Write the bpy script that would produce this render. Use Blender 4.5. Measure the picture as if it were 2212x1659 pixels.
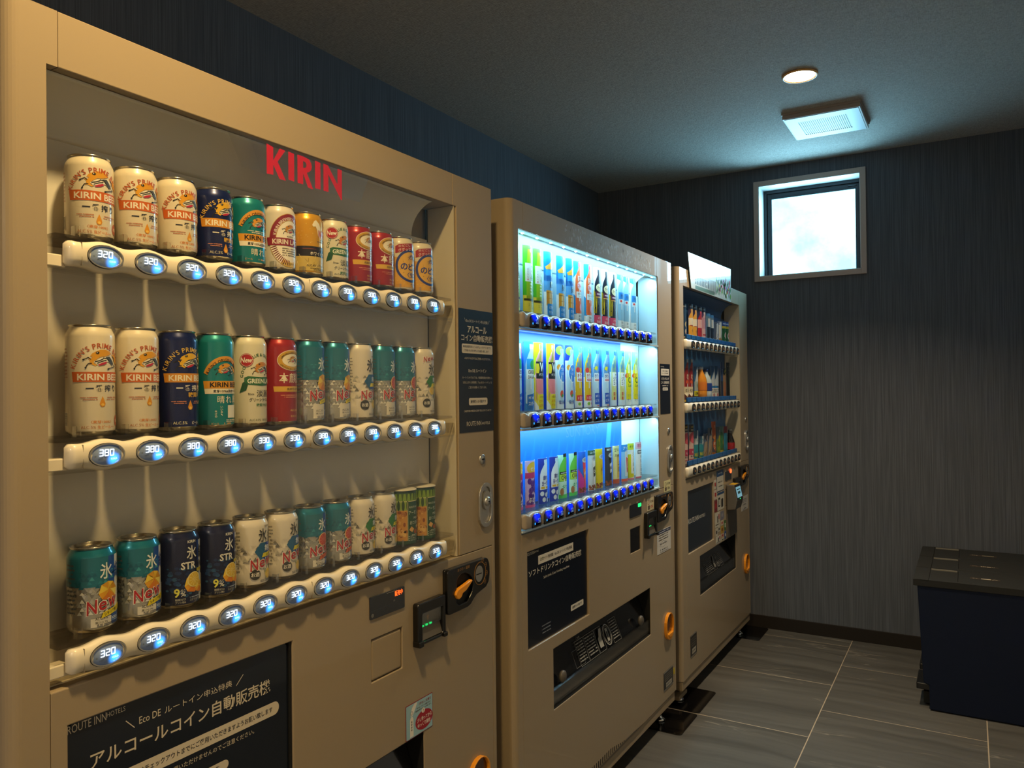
import bpy, bmesh, math, random
from mathutils import Vector, Matrix
from mathutils.geometry import tessellate_polygon

# ------------------------------------------------------------------ clear, camera, world, light, exposure
for o in list(bpy.data.objects):
    bpy.data.objects.remove(o, do_unlink=True)
SC = bpy.context.scene
COL = SC.collection
pi = math.pi
R_ = math.radians

CAM = Vector((1.05, 0.0, 1.344))
FPX = 1660.93
def _cam():
    y, p, r = R_(30.7177), R_(0.4866), R_(-0.62667)
    fwd = Vector((-math.sin(y) * math.cos(p), math.cos(y) * math.cos(p), math.sin(p)))
    right = Vector((math.cos(y), math.sin(y), 0))
    up = right.cross(fwd)
    r2 = right * math.cos(r) + up * math.sin(r)
    u2 = up * math.cos(r) - right * math.sin(r)
    cd = bpy.data.cameras.new('camera')
    cd.sensor_width = 36.0
    cd.lens = 36.0 * FPX / 2212.0
    cd.clip_start = 0.02
    co = bpy.data.objects.new('camera', cd)
    m = Matrix((r2, u2, -fwd)).transposed().to_4x4()
    m.translation = CAM
    co.matrix_world = m
    COL.objects.link(co)
    SC.camera = co
_cam()

SC.view_settings.view_transform = 'Standard'
SC.view_settings.look = 'None'
SC.view_settings.exposure = 0.0
SC.view_settings.gamma = 1.0
SC.view_settings.use_curve_mapping = False
SC.cycles.max_bounces = 8
SC.cycles.diffuse_bounces = 5
SC.cycles.glossy_bounces = 4
SC.cycles.transparent_max_bounces = 16
SC.cycles.sample_clamp_indirect = 4.0
SC.cycles.caustics_reflective = False
SC.cycles.caustics_refractive = False

W = bpy.data.worlds.new('world')
SC.world = W
W.use_nodes = True
W.node_tree.nodes['Background'].inputs['Color'].default_value = (0.5, 0.7, 1.0, 1)
W.node_tree.nodes['Background'].inputs['Strength'].default_value = 0.3

# strengths of the lights of the room (the lamps themselves are built further down)
P_LAMP_NEAR = 18.5       # warm downlight over the first machine, just out of the frame
P_LAMP_FAR = 13.0        # warm downlight seen in the ceiling
P_WINDOW = 3.7
P_DAYLIGHT = 10.0         # daylight thrown into the room through that pane
#         # frosted pane, daylight behind it
P_LED = 0.62              # cool light strips in the lit machine
WARM = (1.0, 0.68, 0.27)
COOL = (0.42, 0.84, 1.0)

# ------------------------------------------------------------------ helpers
def lin(c):
    if isinstance(c, str):
        c = c.lstrip('#')
        c = tuple(int(c[i:i + 2], 16) / 255 for i in (0, 2, 4))
    return tuple((x / 12.92 if x <= 0.04045 else ((x + 0.055) / 1.055) ** 2.4) for x in c)

_M = {}
def mat(name, color='#808080', rough=0.5, metal=0.0, emit=None, estr=0.0, coat=0.0, spec=0.5, coat_rough=0.05):
    if name in _M:
        return _M[name]
    m = bpy.data.materials.new(name)
    m.use_nodes = True
    b = m.node_tree.nodes['Principled BSDF']
    b.inputs['Base Color'].default_value = (*lin(color), 1)
    b.inputs['Roughness'].default_value = rough
    b.inputs['Metallic'].default_value = metal
    b.inputs['Specular IOR Level'].default_value = spec
    if coat:
        b.inputs['Coat Weight'].default_value = coat
        b.inputs['Coat Roughness'].default_value = coat_rough
    if emit is not None:
        b.inputs['Emission Color'].default_value = (*emit, 1)
        b.inputs['Emission Strength'].default_value = estr
    _M[name] = m
    return m

def ink(c, rough=0.4):
    return mat('ink_' + c.lstrip('#') + ('' if rough == 0.4 else '_%d' % (rough * 100)), c, rough, coat=0.25)

def nodes(m):
    return m.node_tree.nodes, m.node_tree.links, m.node_tree.nodes['Principled BSDF']

WL = {}
def _link(name, data, parent, loc):
    o = bpy.data.objects.new(name, data)
    COL.objects.link(o)
    loc = Vector(loc)
    if parent is not None:
        o.parent = parent
        o.location = loc - WL[parent.name]
    else:
        o.location = loc
    WL[o.name] = loc
    return o

def tag(o, label=None, cat=None, group=None, kind=None):
    if label: o['label'] = label
    if cat: o['category'] = cat
    if group: o['group'] = group
    if kind: o['kind'] = kind
    return o

def empty(name, loc, label=None, cat=None, group=None):
    o = _link(name, None, None, loc)
    o.empty_display_size = 0.05
    return tag(o, label, cat, group)

def obj(name, me, parent=None, loc=(0, 0, 0)):
    return _link(name, me, parent, loc)

class MB:
    """collects shapes in world coordinates; build() links them as one mesh object"""
    def __init__(s, *mats):
        s.v, s.f, s.mi, s.sm = [], [], [], []
        s.mats = list(mats)
    def m(s, material):
        if material is None: return 0
        if material not in s.mats: s.mats.append(material)
        return s.mats.index(material)
    def add(s, vs, fs, material=None, smooth=False):
        k = s.m(material); b = len(s.v)
        s.v += [tuple(p) for p in vs]
        for f in fs:
            s.f.append(tuple(b + i for i in f)); s.mi.append(k); s.sm.append(smooth)
        return s
    def box(s, x0, x1, y0, y1, z0, z1, material=None):
        v = [(x, y, z) for x in (x0, x1) for y in (y0, y1) for z in (z0, z1)]
        return s.add(v, [(0, 1, 3, 2), (4, 6, 7, 5), (0, 4, 5, 1), (2, 3, 7, 6), (0, 2, 6, 4), (1, 5, 7, 3)], material)
    def prism(s, poly, a0, a1, axis='x', material=None, smooth=False):
        """poly: list of 2D points; axis x -> (y,z), y -> (x,z), z -> (x,y)"""
        if axis == 'x': P = lambda p, a: (a, p[0], p[1])
        elif axis == 'y': P = lambda p, a: (p[0], a, p[1])
        else: P = lambda p, a: (p[0], p[1], a)
        n = len(poly)
        v = [P(p, a0) for p in poly] + [P(p, a1) for p in poly]
        t = [tuple(x) for x in tessellate_polygon([[Vector((p[0], p[1], 0)) for p in poly]])]
        fs = t + [tuple(n + i for i in x) for x in t]
        s.add(v, fs, material)
        s.add(v, [(i, (i + 1) % n, n + (i + 1) % n, n + i) for i in range(n)], material, smooth)
        return s
    def ring(s, outer, inner, a0, a1, axis='x', material=None):
        """flat ring between two loops of equal length, extruded"""
        if axis == 'x': P = lambda p, a: (a, p[0], p[1])
        elif axis == 'y': P = lambda p, a: (p[0], a, p[1])
        else: P = lambda p, a: (p[0], p[1], a)
        n = len(outer)
        v = [P(p, a) for a in (a0, a1) for q in (outer, inner) for p in q]
        f = []
        for i in range(n):
            j = (i + 1) % n
            f += [(i, j, n + j, n + i), (2 * n + i, 2 * n + j, 3 * n + j, 3 * n + i),
                  (i, j, 2 * n + j, 2 * n + i), (n + i, n + j, 3 * n + j, 3 * n + i)]
        return s.add(v, f, material)
    def lathe(s, prof, n=32, c=(0, 0, 0), material=None, axis='z', smooth=True, cap=True):
        v, f = [], []
        for (r, h) in prof:
            for i in range(n):
                a = 2 * pi * i / n
                ca, sa = r * math.cos(a), r * math.sin(a)
                if axis == 'z': v.append((c[0] + ca, c[1] + sa, c[2] + h))
                elif axis == 'x': v.append((c[0] + h, c[1] + ca, c[2] + sa))
                else: v.append((c[0] + ca, c[1] + h, c[2] + sa))
        for k in range(len(prof) - 1):
            for i in range(n):
                j = (i + 1) % n
                f.append((k * n + i, k * n + j, (k + 1) * n + j, (k + 1) * n + i))
        s.add(v, f, material, smooth)
        if cap:
            b = len(s.v) - len(v)
            k = s.m(material)
            for st in (0, (len(prof) - 1) * n):
                if prof[0 if st == 0 else -1][0] > 1e-6:
                    s.f.append(tuple(b + st + i for i in range(n))); s.mi.append(k); s.sm.append(False)
        return s
    def tube(s, pts, r, n=8, material=None):
        pts = [Vector(p) for p in pts]
        v, f = [], []
        for i, p in enumerate(pts):
            d = (pts[min(i + 1, len(pts) - 1)] - pts[max(i - 1, 0)]).normalized()
            a = d.orthogonal().normalized(); b = d.cross(a)
            for k in range(n):
                t = 2 * pi * k / n
                v.append(p + a * (r * math.cos(t)) + b * (r * math.sin(t)))
        for i in range(len(pts) - 1):
            for k in range(n):
                j = (k + 1) % n
                f.append((i * n + k, i * n + j, (i + 1) * n + j, (i + 1) * n + k))
        f += [tuple(range(n)), tuple((len(pts) - 1) * n + k for k in range(n))]
        return s.add(v, f, material, True)
    def plate(s, y0, y1, z0, z1, x0, x1, holes=(), material=None):
        holes = [(max(h[0], y0), min(h[1], y1), max(h[2], z0), min(h[3], z1)) for h in holes]
        ys = sorted({y0, y1, *[h[0] for h in holes], *[h[1] for h in holes]})
        zs = sorted({z0, z1, *[h[2] for h in holes], *[h[3] for h in holes]})
        solid = lambda i, j: (0 <= i < len(ys) - 1 and 0 <= j < len(zs) - 1 and
            not any(h[0] <= (ys[i] + ys[i + 1]) / 2 <= h[1] and h[2] <= (zs[j] + zs[j + 1]) / 2 <= h[3] for h in holes))
        idx, v, f = {}, [], []
        def V(a, i, j):
            k = (a, i, j)
            if k not in idx:
                idx[k] = len(v); v.append(((x0, x1)[a], ys[i], zs[j]))
            return idx[k]
        for i in range(len(ys) - 1):
            for j in range(len(zs) - 1):
                if not solid(i, j): continue
                f.append((V(1, i, j), V(1, i + 1, j), V(1, i + 1, j + 1), V(1, i, j + 1)))
                f.append((V(0, i, j), V(0, i, j + 1), V(0, i + 1, j + 1), V(0, i + 1, j)))
                for (di, dj, a, b) in ((-1, 0, (i, j), (i, j + 1)), (1, 0, (i + 1, j), (i + 1, j + 1)), (0, -1, (i, j), (i + 1, j)), (0, 1, (i, j + 1), (i + 1, j + 1))):
                    if not solid(i + di, j + dj):
                        f.append((V(0, *a), V(0, *b), V(1, *b), V(1, *a)))
        return s.add(v, f, material)
    def mesh(s, name, origin=(0, 0, 0), bevel=0.0, seg=2):
        o = Vector(origin)
        me = bpy.data.meshes.new(name)
        me.from_pydata([Vector(p) - o for p in s.v], [], s.f)
        for m in s.mats: me.materials.append(m)
        me.polygons.foreach_set('material_index', s.mi)
        me.polygons.foreach_set('use_smooth', s.sm)
        bm = bmesh.new(); bm.from_mesh(me)
        if bevel:
            bmesh.ops.remove_doubles(bm, verts=bm.verts, dist=1e-6)
        bmesh.ops.recalc_face_normals(bm, faces=bm.faces)
        if bevel:
            es = [e for e in bm.edges if len(e.link_faces) == 2 and e.calc_face_angle(0) > 0.6]
            bmesh.ops.bevel(bm, geom=es, offset=bevel, segments=seg, affect='EDGES', profile=0.5, clamp_overlap=True)
        bm.to_mesh(me); bm.free()
        me.update()
        return me
    def build(s, name, parent=None, origin=None, bevel=0.0, seg=2):
        if origin is None:
            n = len(s.v)
            origin = [(min(p[i] for p in s.v) + max(p[i] for p in s.v)) / 2 for i in range(3)]
        return obj(name, s.mesh(name, origin, bevel, seg), parent, origin)

def rrect(y0, y1, z0, z1, r, n=5, which=(1, 1, 1, 1)):
    """rounded rectangle; which = bl, br, tr, tl"""
    out = []
    for (cy, cz, a0, w, py, pz) in ((y0 + r, z0 + r, pi, which[0], y0, z0), (y1 - r, z0 + r, 1.5 * pi, which[1], y1, z0), (y1 - r, z1 - r, 0, which[2], y1, z1), (y0 + r, z1 - r, .5 * pi, which[3], y0, z1)):
        if w:
            out += [(cy + r * math.cos(a0 + i * pi / 2 / n), cz + r * math.sin(a0 + i * pi / 2 / n)) for i in range(n + 1)]
        else:
            out.append((py, pz))
    return out

def ell(cy, cz, a, b, n=32, t0=0.0):
    return [(cy + a * math.cos(t0 + 2 * pi * i / n), cz + b * math.sin(t0 + 2 * pi * i / n)) for i in range(n)]

# ------------------------------------------------------------------ flat print: layered shapes in millimetres, laid on a plane or round a cylinder
_T = {}
def glyphs(s, bold):
    if bold > 1 and any('\u4e00' <= ch <= '\u9fff' for ch in s): bold = 1
    k = (s, bold)
    if k not in _T:
        c = bpy.data.curves.new('t', 'FONT')
        c.body = s; c.size = 1.0; c.resolution_u = 2
        c.offset = {0: 0.0, 1: 0.012, 2: 0.026}[int(bold)]
        o = bpy.data.objects.new('t', c)
        me = o.to_mesh()
        v = [(p.co.x, p.co.y) for p in me.vertices]
        f = [tuple(p.vertices) for p in me.polygons]
        o.to_mesh_clear()
        bpy.data.objects.remove(o); bpy.data.curves.remove(c)
        if not v: v, f = [(0, 0), (1, 0), (0, 1)], []
        _T[k] = (v, f, min(p[0] for p in v), max(p[0] for p in v), min(p[1] for p in v), max(p[1] for p in v))
    return _T[k]

SEG7 = {'0': 'abcdef', '1': 'bc', '2': 'abged', '3': 'abgcd', '8': 'abcdefg'}
class Decal:
    def __init__(s): s.items = []
    def poly(s, pts, c, layer=0):
        pts = list(pts)
        t = tessellate_polygon([[Vector((p[0], p[1], 0)) for p in pts]])
        s.items.append((pts, [tuple(x) for x in t], c, layer)); return s
    def rect(s, u0, u1, z0, z1, c, layer=0): return s.poly([(u0, z0), (u1, z0), (u1, z1), (u0, z1)], c, layer)
    def rr(s, u0, u1, z0, z1, r, c, layer=0): return s.poly(rrect(u0, u1, z0, z1, r), c, layer)
    def ell(s, u, z, a, b, c, layer=0, n=28): return s.poly(ell(u, z, a, b, n), c, layer)
    def ringd(s, u, z, a, b, w, c, layer=0, n=36, a0=0, a1=360):
        v, f = [], []
        full = (a1 - a0) >= 360
        m = n if full else n + 1
        for i in range(m):
            t = R_(a0 + (a1 - a0) * i / n)
            v += [(u + a * math.cos(t), z + b * math.sin(t)), (u + (a - w) * math.cos(t), z + (b - w) * math.sin(t))]
        for i in range(n):
            j = (i + 1) % m
            f.append((2 * i, 2 * j, 2 * j + 1, 2 * i + 1))
        s.items.append((v, f, c, layer)); return s
    def line(s, pts, w, c, layer=0):
        for (a, b) in zip(pts, pts[1:]):
            d = Vector((b[0] - a[0], b[1] - a[1])); L = d.length or 1; n = Vector((-d.y, d.x)) * (w / 2 / L); e = d * (w / 3 / L)
            s.poly([(a[0] - e.x + n.x, a[1] - e.y + n.y), (a[0] - e.x - n.x, a[1] - e.y - n.y), (b[0] + e.x - n.x, b[1] + e.y - n.y), (b[0] + e.x + n.x, b[1] + e.y + n.y)], c, layer)
        return s
    def text(s, t, u, z, h, c, layer=1, bold=1, al='c', w=None, shear=0.0, rot=0.0):
        v, f, x0, x1, y0, y1 = glyphs(t, bold)
        k = h / max(y1 - y0, 1e-6)
        if h > 900: k = 1
        kx = k if w is None else w / max(x1 - x0, 1e-6)
        W_ = (x1 - x0) * kx
        ox = {'c': -W_ / 2, 'l': 0, 'r': -W_}[al]
        cr, sr = math.cos(R_(rot)), math.sin(R_(rot))
        out = []
        for (x, y) in v:
            a = (x - x0) * kx + ox; b = (y - (y0 + y1) / 2) * k
            a += b * shear
            out.append((u + a * cr - b * sr, z + a * sr + b * cr))
        s.items.append((out, f, c, layer)); return s
    def col(s, t, u, z, h, c, layer=1, bold=1, step=1.15):
        for i, ch in enumerate(t): s.text(ch, u, z - i * h * step, h * 0.92, c, layer, bold)
        return s
    def arc(s, t, u, z, R, a0, a1, h, c, layer=1, bold=1, rz=None, inside=False):
        rz = rz or R
        adv, tot = [], 0
        for ch in t:
            g = glyphs(ch, bold) if ch != ' ' else None
            w_ = 0.32 if g is None or not g[1] else (g[3] - g[2]) + 0.10
            adv.append((tot + w_ / 2, g)); tot += w_
        k = h / 0.73
        for (p, g) in adv:
            if g is None or not g[1]: continue
            a = R_(a0 + (a1 - a0) * p / tot)
            pu, pz = u + R * math.cos(a), z + rz * math.sin(a)
            tx, tz = -R * math.sin(a), rz * math.cos(a)
            L = math.hypot(tx, tz); tx, tz = tx / L, tz / L
            if not inside: tx, tz = -tx, -tz
            nx, nz = -tz, tx
            m = (g[2] + g[3]) / 2
            s.items.append(([(pu + (x - m) * k * tx + (y - .36) * k * nx, pz + (x - m) * k * tz + (y - .36) * k * nz) for (x, y) in g[0]], g[1], c, layer))
        return s
    def small(s, u0, u1, z, h, c, layer=1, seed=1):
        """fine print too small to read in the photograph"""
        rnd = random.Random(seed); u = u0
        while u < u1 - h * .4:
            w = h * rnd.uniform(.35, .8)
            if rnd.random() > .12: s.rect(u, min(u + w, u1), z - h / 2 * rnd.uniform(.6, 1), z + h / 2 * rnd.uniform(.6, 1), c, layer)
            u += w + h * .22
        return s
    def seg7(s, t, u, z, w, h, th, pitch, c, layer=1, slant=.06):
        u0 = u - pitch * (len(t) - 1) / 2
        for i, ch in enumerate(t):
            cu = u0 + i * pitch
            a, b, g = w / 2, h / 2, th * .28
            S = {'a': ((-a + g, b), (a - g, b)), 'd': ((-a + g, -b), (a - g, -b)), 'g': ((-a + g, 0), (a - g, 0)), 'f': ((-a, g), (-a, b - g)), 'b': ((a, g), (a, b - g)), 'e': ((-a, -b + g), (-a, -g)), 'c': ((a, -b + g), (a, -g))}
            for q in SEG7[ch]:
                p0, p1 = S[q]
                s.line([(cu + p0[0] + p0[1] * slant, z + p0[1]), (cu + p1[0] + p1[1] * slant, z + p1[1])], th, c, layer)
        return s
    def bars(s, u0, u1, z0, z1, c, layer=1, seed=3):
        rnd = random.Random(seed); z = z0
        while z < z1:
            w = rnd.choice((.3, .5, .8)); s.rect(u0, u1, z, min(z + w, z1), c, layer); z += w + rnd.choice((.4, .6))
        return s
    def mesh(s, name, place, r=None, eps=0.00016, base=0.00012, step=4.0):
        """place(u, z, off) in metres -> local point.  r: cylinder radius (m), or None for a plane"""
        bm = bmesh.new()
        mats = []
        for (pts, fs, c, layer) in s.items:
            m = c if not isinstance(c, str) else ink(c)
            if m not in mats: mats.append(m)
            k = mats.index(m)
            vs = [bm.verts.new((p[0], p[1], layer)) for p in pts]
            for f in fs:
                try:
                    q = bm.faces.new([vs[i] for i in f]); q.material_index = k
                except ValueError: pass
        if r is not None:
            us = [v.co.x for v in bm.verts]
            u = math.floor(min(us) / step) * step
            while u < max(us):
                big = [f for f in bm.faces if min(v.co.x for v in f.verts) < u - 1e-4 < u + 1e-4 < max(v.co.x for v in f.verts)]
                if big:
                    g = set(big)
                    for f in big: g.update(f.edges); g.update(f.verts)
                    bmesh.ops.bisect_plane(bm, geom=list(g), plane_co=(u, 0, 0), plane_no=(1, 0, 0), dist=1e-5)
                u += step
        nor = []
        for f in bm.faces:
            f.normal_update()
            if f.normal.z < 0: f.normal_flip()
        for v in bm.verts:
            off = base + eps * v.co.z
            if r is None:
                v.co = place(v.co.x / 1000, v.co.y / 1000, off)
            else:
                a = v.co.x / 1000 / r
                nor.append((math.cos(a), math.sin(a), 0))
                v.co = ((r + off) * math.cos(a), (r + off) * math.sin(a), v.co.y / 1000)
        me = bpy.data.meshes.new(name)
        bm.to_mesh(me); bm.free()
        for m in mats: me.materials.append(m)
        if r is not None and nor:
            me.polygons.foreach_set('use_smooth', [True] * len(me.polygons))
            me.normals_split_custom_set_from_vertices(nor)
        me.update()
        return me
    def on_front(s, name, parent, x, y0, z0):
        """on a plane that faces +x, u along +y"""
        me = s.mesh(name, lambda u, z, o: (o, u, z))
        return obj(name, me, parent, (x, y0, z0))
# ------------------------------------------------------------------ procedural materials
def wall_mat(name, c0, c1, rib=300.0):
    m = mat(name, '#202428', 0.9, spec=0.08)
    N, L, b = nodes(m)
    geo = N.new('ShaderNodeNewGeometry')
    mp = N.new('ShaderNodeMapping'); mp.inputs['Scale'].default_value = (rib, rib, 3.5)
    L.new(geo.outputs['Position'], mp.inputs['Vector'])
    n1 = N.new('ShaderNodeTexNoise'); n1.inputs['Scale'].default_value = 1.0; n1.inputs['Detail'].default_value = 2.0
    L.new(mp.outputs['Vector'], n1.inputs['Vector'])
    rp = N.new('ShaderNodeValToRGB')
    rp.color_ramp.elements[0].position = 0.35; rp.color_ramp.elements[0].color = (*lin(c0), 1)
    rp.color_ramp.elements[1].position = 0.68; rp.color_ramp.elements[1].color = (*lin(c1), 1)
    L.new(n1.outputs['Fac'], rp.inputs['Fac']); L.new(rp.outputs['Color'], b.inputs['Base Color'])
    bu = N.new('ShaderNodeBump'); bu.inputs['Strength'].default_value = 0.4; bu.inputs['Distance'].default_value = 0.0008
    L.new(n1.outputs['Fac'], bu.inputs['Height']); L.new(bu.outputs['Normal'], b.inputs['Normal'])
    return m
M_WALL = wall_mat('ribbed_wallpaper', '#54585f', '#666a72')

def ceil_mat():
    m = mat('woven_ceiling_paper', '#5d5955', 0.9, spec=0.2)
    N, L, b = nodes(m)
    geo = N.new('ShaderNodeNewGeometry')
    hs = []
    for sc in ((260, 60, 60), (60, 260, 60)):
        mp = N.new('ShaderNodeMapping'); mp.inputs['Scale'].default_value = sc
        L.new(geo.outputs['Position'], mp.inputs['Vector'])
        n1 = N.new('ShaderNodeTexNoise'); n1.inputs['Scale'].default_value = 1.0; n1.inputs['Detail'].default_value = 3.0
        L.new(mp.outputs['Vector'], n1.inputs['Vector']); hs.append(n1)
    ad = N.new('ShaderNodeMath'); ad.operation = 'ADD'
    L.new(hs[0].outputs['Fac'], ad.inputs[0]); L.new(hs[1].outputs['Fac'], ad.inputs[1])
    rp = N.new('ShaderNodeValToRGB')
    rp.color_ramp.elements[0].position = 0.35; rp.color_ramp.elements[0].color = (*lin('#98938c'), 1)
    rp.color_ramp.elements[1].position = 0.75; rp.color_ramp.elements[1].color = (*lin('#c0bab2'), 1)
    hf = N.new('ShaderNodeMath'); hf.operation = 'MULTIPLY'; hf.inputs[1].default_value = 0.5
    L.new(ad.outputs[0], hf.inputs[0]); L.new(hf.outputs[0], rp.inputs['Fac']); L.new(rp.outputs['Color'], b.inputs['Base Color'])
    bu = N.new('ShaderNodeBump'); bu.inputs['Strength'].default_value = 0.6; bu.inputs['Distance'].default_value = 0.002
    L.new(ad.outputs[0], bu.inputs['Height']); L.new(bu.outputs['Normal'], b.inputs['Normal'])
    return m
M_CEIL = ceil_mat()
M_PALE = mat('pale_plaster_wall', '#d8d4cc', 0.8)

def tile_mat():
    m = mat('dark_stone_tile', '#4a4540', 0.45, spec=0.35)
    N, L, b = nodes(m)
    geo = N.new('ShaderNodeNewGeometry'); oi = N.new('ShaderNodeObjectInfo')
    of = N.new('ShaderNodeVectorMath'); of.operation = 'MULTIPLY_ADD'
    cm = N.new('ShaderNodeCombineXYZ'); cm.inputs[0].default_value = 17; cm.inputs[1].default_value = 31; cm.inputs[2].default_value = 7
    rv = N.new('ShaderNodeCombineXYZ')
    for i in range(3): L.new(oi.outputs['Random'], rv.inputs[i])
    L.new(rv.outputs[0], of.inputs[0]); L.new(cm.outputs[0], of.inputs[1]); L.new(geo.outputs['Position'], of.inputs[2])
    wp = N.new('ShaderNodeTexNoise'); wp.inputs['Scale'].default_value = 1.7; wp.inputs['Detail'].default_value = 3
    L.new(of.outputs[0], wp.inputs['Vector'])
    wm = N.new('ShaderNodeVectorMath'); wm.operation = 'MULTIPLY_ADD'; wm.inputs[1].default_value = (0.0, 0.16, 0)
    L.new(wp.outputs['Color'], wm.inputs[0]); L.new(of.outputs[0], wm.inputs[2])
    mp = N.new('ShaderNodeMapping'); mp.inputs['Scale'].default_value = (1.1, 14.0, 1)
    L.new(wm.outputs[0], mp.inputs['Vector'])
    n1 = N.new('ShaderNodeTexNoise'); n1.inputs['Scale'].default_value = 1.0; n1.inputs['Detail'].default_value = 5; n1.inputs['Roughness'].default_value = 0.6
    L.new(mp.outputs[0], n1.inputs['Vector'])
    rp = N.new('ShaderNodeValToRGB')
    rp.color_ramp.elements[0].position = 0.3; rp.color_ramp.elements[0].color = (*lin('#4a4845'), 1)
    rp.color_ramp.elements[1].position = 0.72; rp.color_ramp.elements[1].color = (*lin('#65635f'), 1)
    L.new(n1.outputs['Fac'], rp.inputs['Fac'])
    # thin pale veins: narrow band of a second stretched noise, broken up by a third
    mp2 = N.new('ShaderNodeMapping'); mp2.inputs['Scale'].default_value = (0.9, 9.0, 1); mp2.inputs['Location'].default_value = (3.1, 0.7, 0); mp2.inputs['Rotation'].default_value = (0, 0, 0.12)
    L.new(wm.outputs[0], mp2.inputs['Vector'])
    n2 = N.new('ShaderNodeTexNoise'); n2.inputs['Scale'].default_value = 1.0; n2.inputs['Detail'].default_value = 4
    L.new(mp2.outputs[0], n2.inputs['Vector'])
    r2 = N.new('ShaderNodeValToRGB'); e = r2.color_ramp.elements
    e[0].position = 0.529; e[0].color = (0, 0, 0, 1); e[1].position = 0.537; e[1].color = (0, 0, 0, 1)
    k = e.new(0.533); k.color = (1, 1, 1, 1)
    L.new(n2.outputs['Fac'], r2.inputs['Fac'])
    n3 = N.new('ShaderNodeTexNoise'); n3.inputs['Scale'].default_value = 2.6; n3.inputs['Detail'].default_value = 3
    L.new(of.outputs[0], n3.inputs['Vector'])
    r3 = N.new('ShaderNodeValToRGB'); r3.color_ramp.elements[0].position = 0.46; r3.color_ramp.elements[1].position = 0.62
    L.new(n3.outputs['Fac'], r3.inputs['Fac'])
    mu = N.new('ShaderNodeMath'); mu.operation = 'MULTIPLY'
    L.new(r2.outputs['Color'], mu.inputs[0]); L.new(r3.outputs['Color'], mu.inputs[1])
    mx = N.new('ShaderNodeMix'); mx.data_type = 'RGBA'
    mx.inputs['B'].default_value = (*lin('#a39a8c'), 1)
    L.new(mu.outputs[0], mx.inputs['Factor']); L.new(rp.outputs['Color'], mx.inputs['A']); L.new(mx.outputs['Result'], b.inputs['Base Color'])
    bu = N.new('ShaderNodeBump'); bu.inputs['Strength'].default_value = 0.25; bu.inputs['Distance'].default_value = 0.001
    L.new(n1.outputs['Fac'], bu.inputs['Height']); L.new(bu.outputs['Normal'], b.inputs['Normal'])
    return m
M_TILE = tile_mat()
M_GROUT = mat('pale_grout', '#b3a28c', 0.8)
M_BASE = mat('dark_brown_baseboard', '#28231f', 0.55, spec=0.2)

def paint_mat():
    m = mat('champagne_paint', '#a3937c', 0.5, metal=0.0, coat=0.5, coat_rough=0.02, spec=0.06)
    N, L, b = nodes(m)
    n = N.new('ShaderNodeTexNoise'); n.inputs['Scale'].default_value = 260; n.inputs['Detail'].default_value = 2
    geo = N.new('ShaderNodeNewGeometry'); L.new(geo.outputs['Position'], n.inputs['Vector'])
    bu = N.new('ShaderNodeBump'); bu.inputs['Strength'].default_value = 0.05; bu.inputs['Distance'].default_value = 0.0006
    L.new(n.outputs['Fac'], bu.inputs['Height']); L.new(bu.outputs['Normal'], b.inputs['Normal'])
    return m
M_PAINT = paint_mat()
M_SMEAR = mat('smeared_dried_cleaner', '#cfd3d6', 0.6)
M_CREAM = mat('cream_plastic', '#e9e0cc', 0.32, coat=0.4)
M_BEIGE = mat('warm_silver_plastic', '#a3978a', 0.4, metal=0.05, coat=0.2)
M_WHITE = mat('white_inner_lining', '#e6e1d8', 0.5)
M_BLACK = mat('black_plastic', '#0c0c0d', 0.28, coat=0.3)
M_BLACKM = mat('matt_black', '#050505', 0.7)
M_GASK = mat('black_rubber_gasket', '#0a0a0a', 0.6)
M_CHROME = mat('chrome', '#d8d8d8', 0.12, metal=1.0)
M_SILVER = mat('satin_silver', '#c2c0bc', 0.3, metal=0.85)
M_CANEND = mat('can_aluminium', '#c9c4b8', 0.22, metal=0.95)
M_ORANGE = mat('orange_plastic', '#f09a1e', 0.35, coat=0.3)
M_ORDARK = mat('dark_amber_flap', '#5c3208', 0.25, coat=0.4)
M_NAVYP = mat('navy_poster', '#0d1626', 0.3, coat=0.35)
M_BIN = mat('navy_black_bin_plastic', '#121b30', 0.7, spec=0.2)
M_BINTOP = mat('charcoal_bin_lid', '#2c2c2b', 0.75, spec=0.2)
M_SMOKE = mat('smoked_flap', '#191b20', 0.15, coat=0.5)
M_GRAYP = mat('gray_panel_plastic', '#5b5650', 0.45)
M_BRONZE = mat('bronze_sash', '#2c2d31', 0.35, metal=0.4)
M_TAUPE = mat('taupe_window_casing', '#b5a39a', 0.5)
M_REVEAL = mat('pale_reveal', '#c9c9c9', 0.5)
M_VENT = mat('vent_white', '#9fa2a4', 0.45)
M_VENTRIM = mat('vent_taupe_edge', '#a2948a', 0.5)
M_DARKSLOT = mat('dark_slot', '#0b1320', 0.8)

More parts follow.
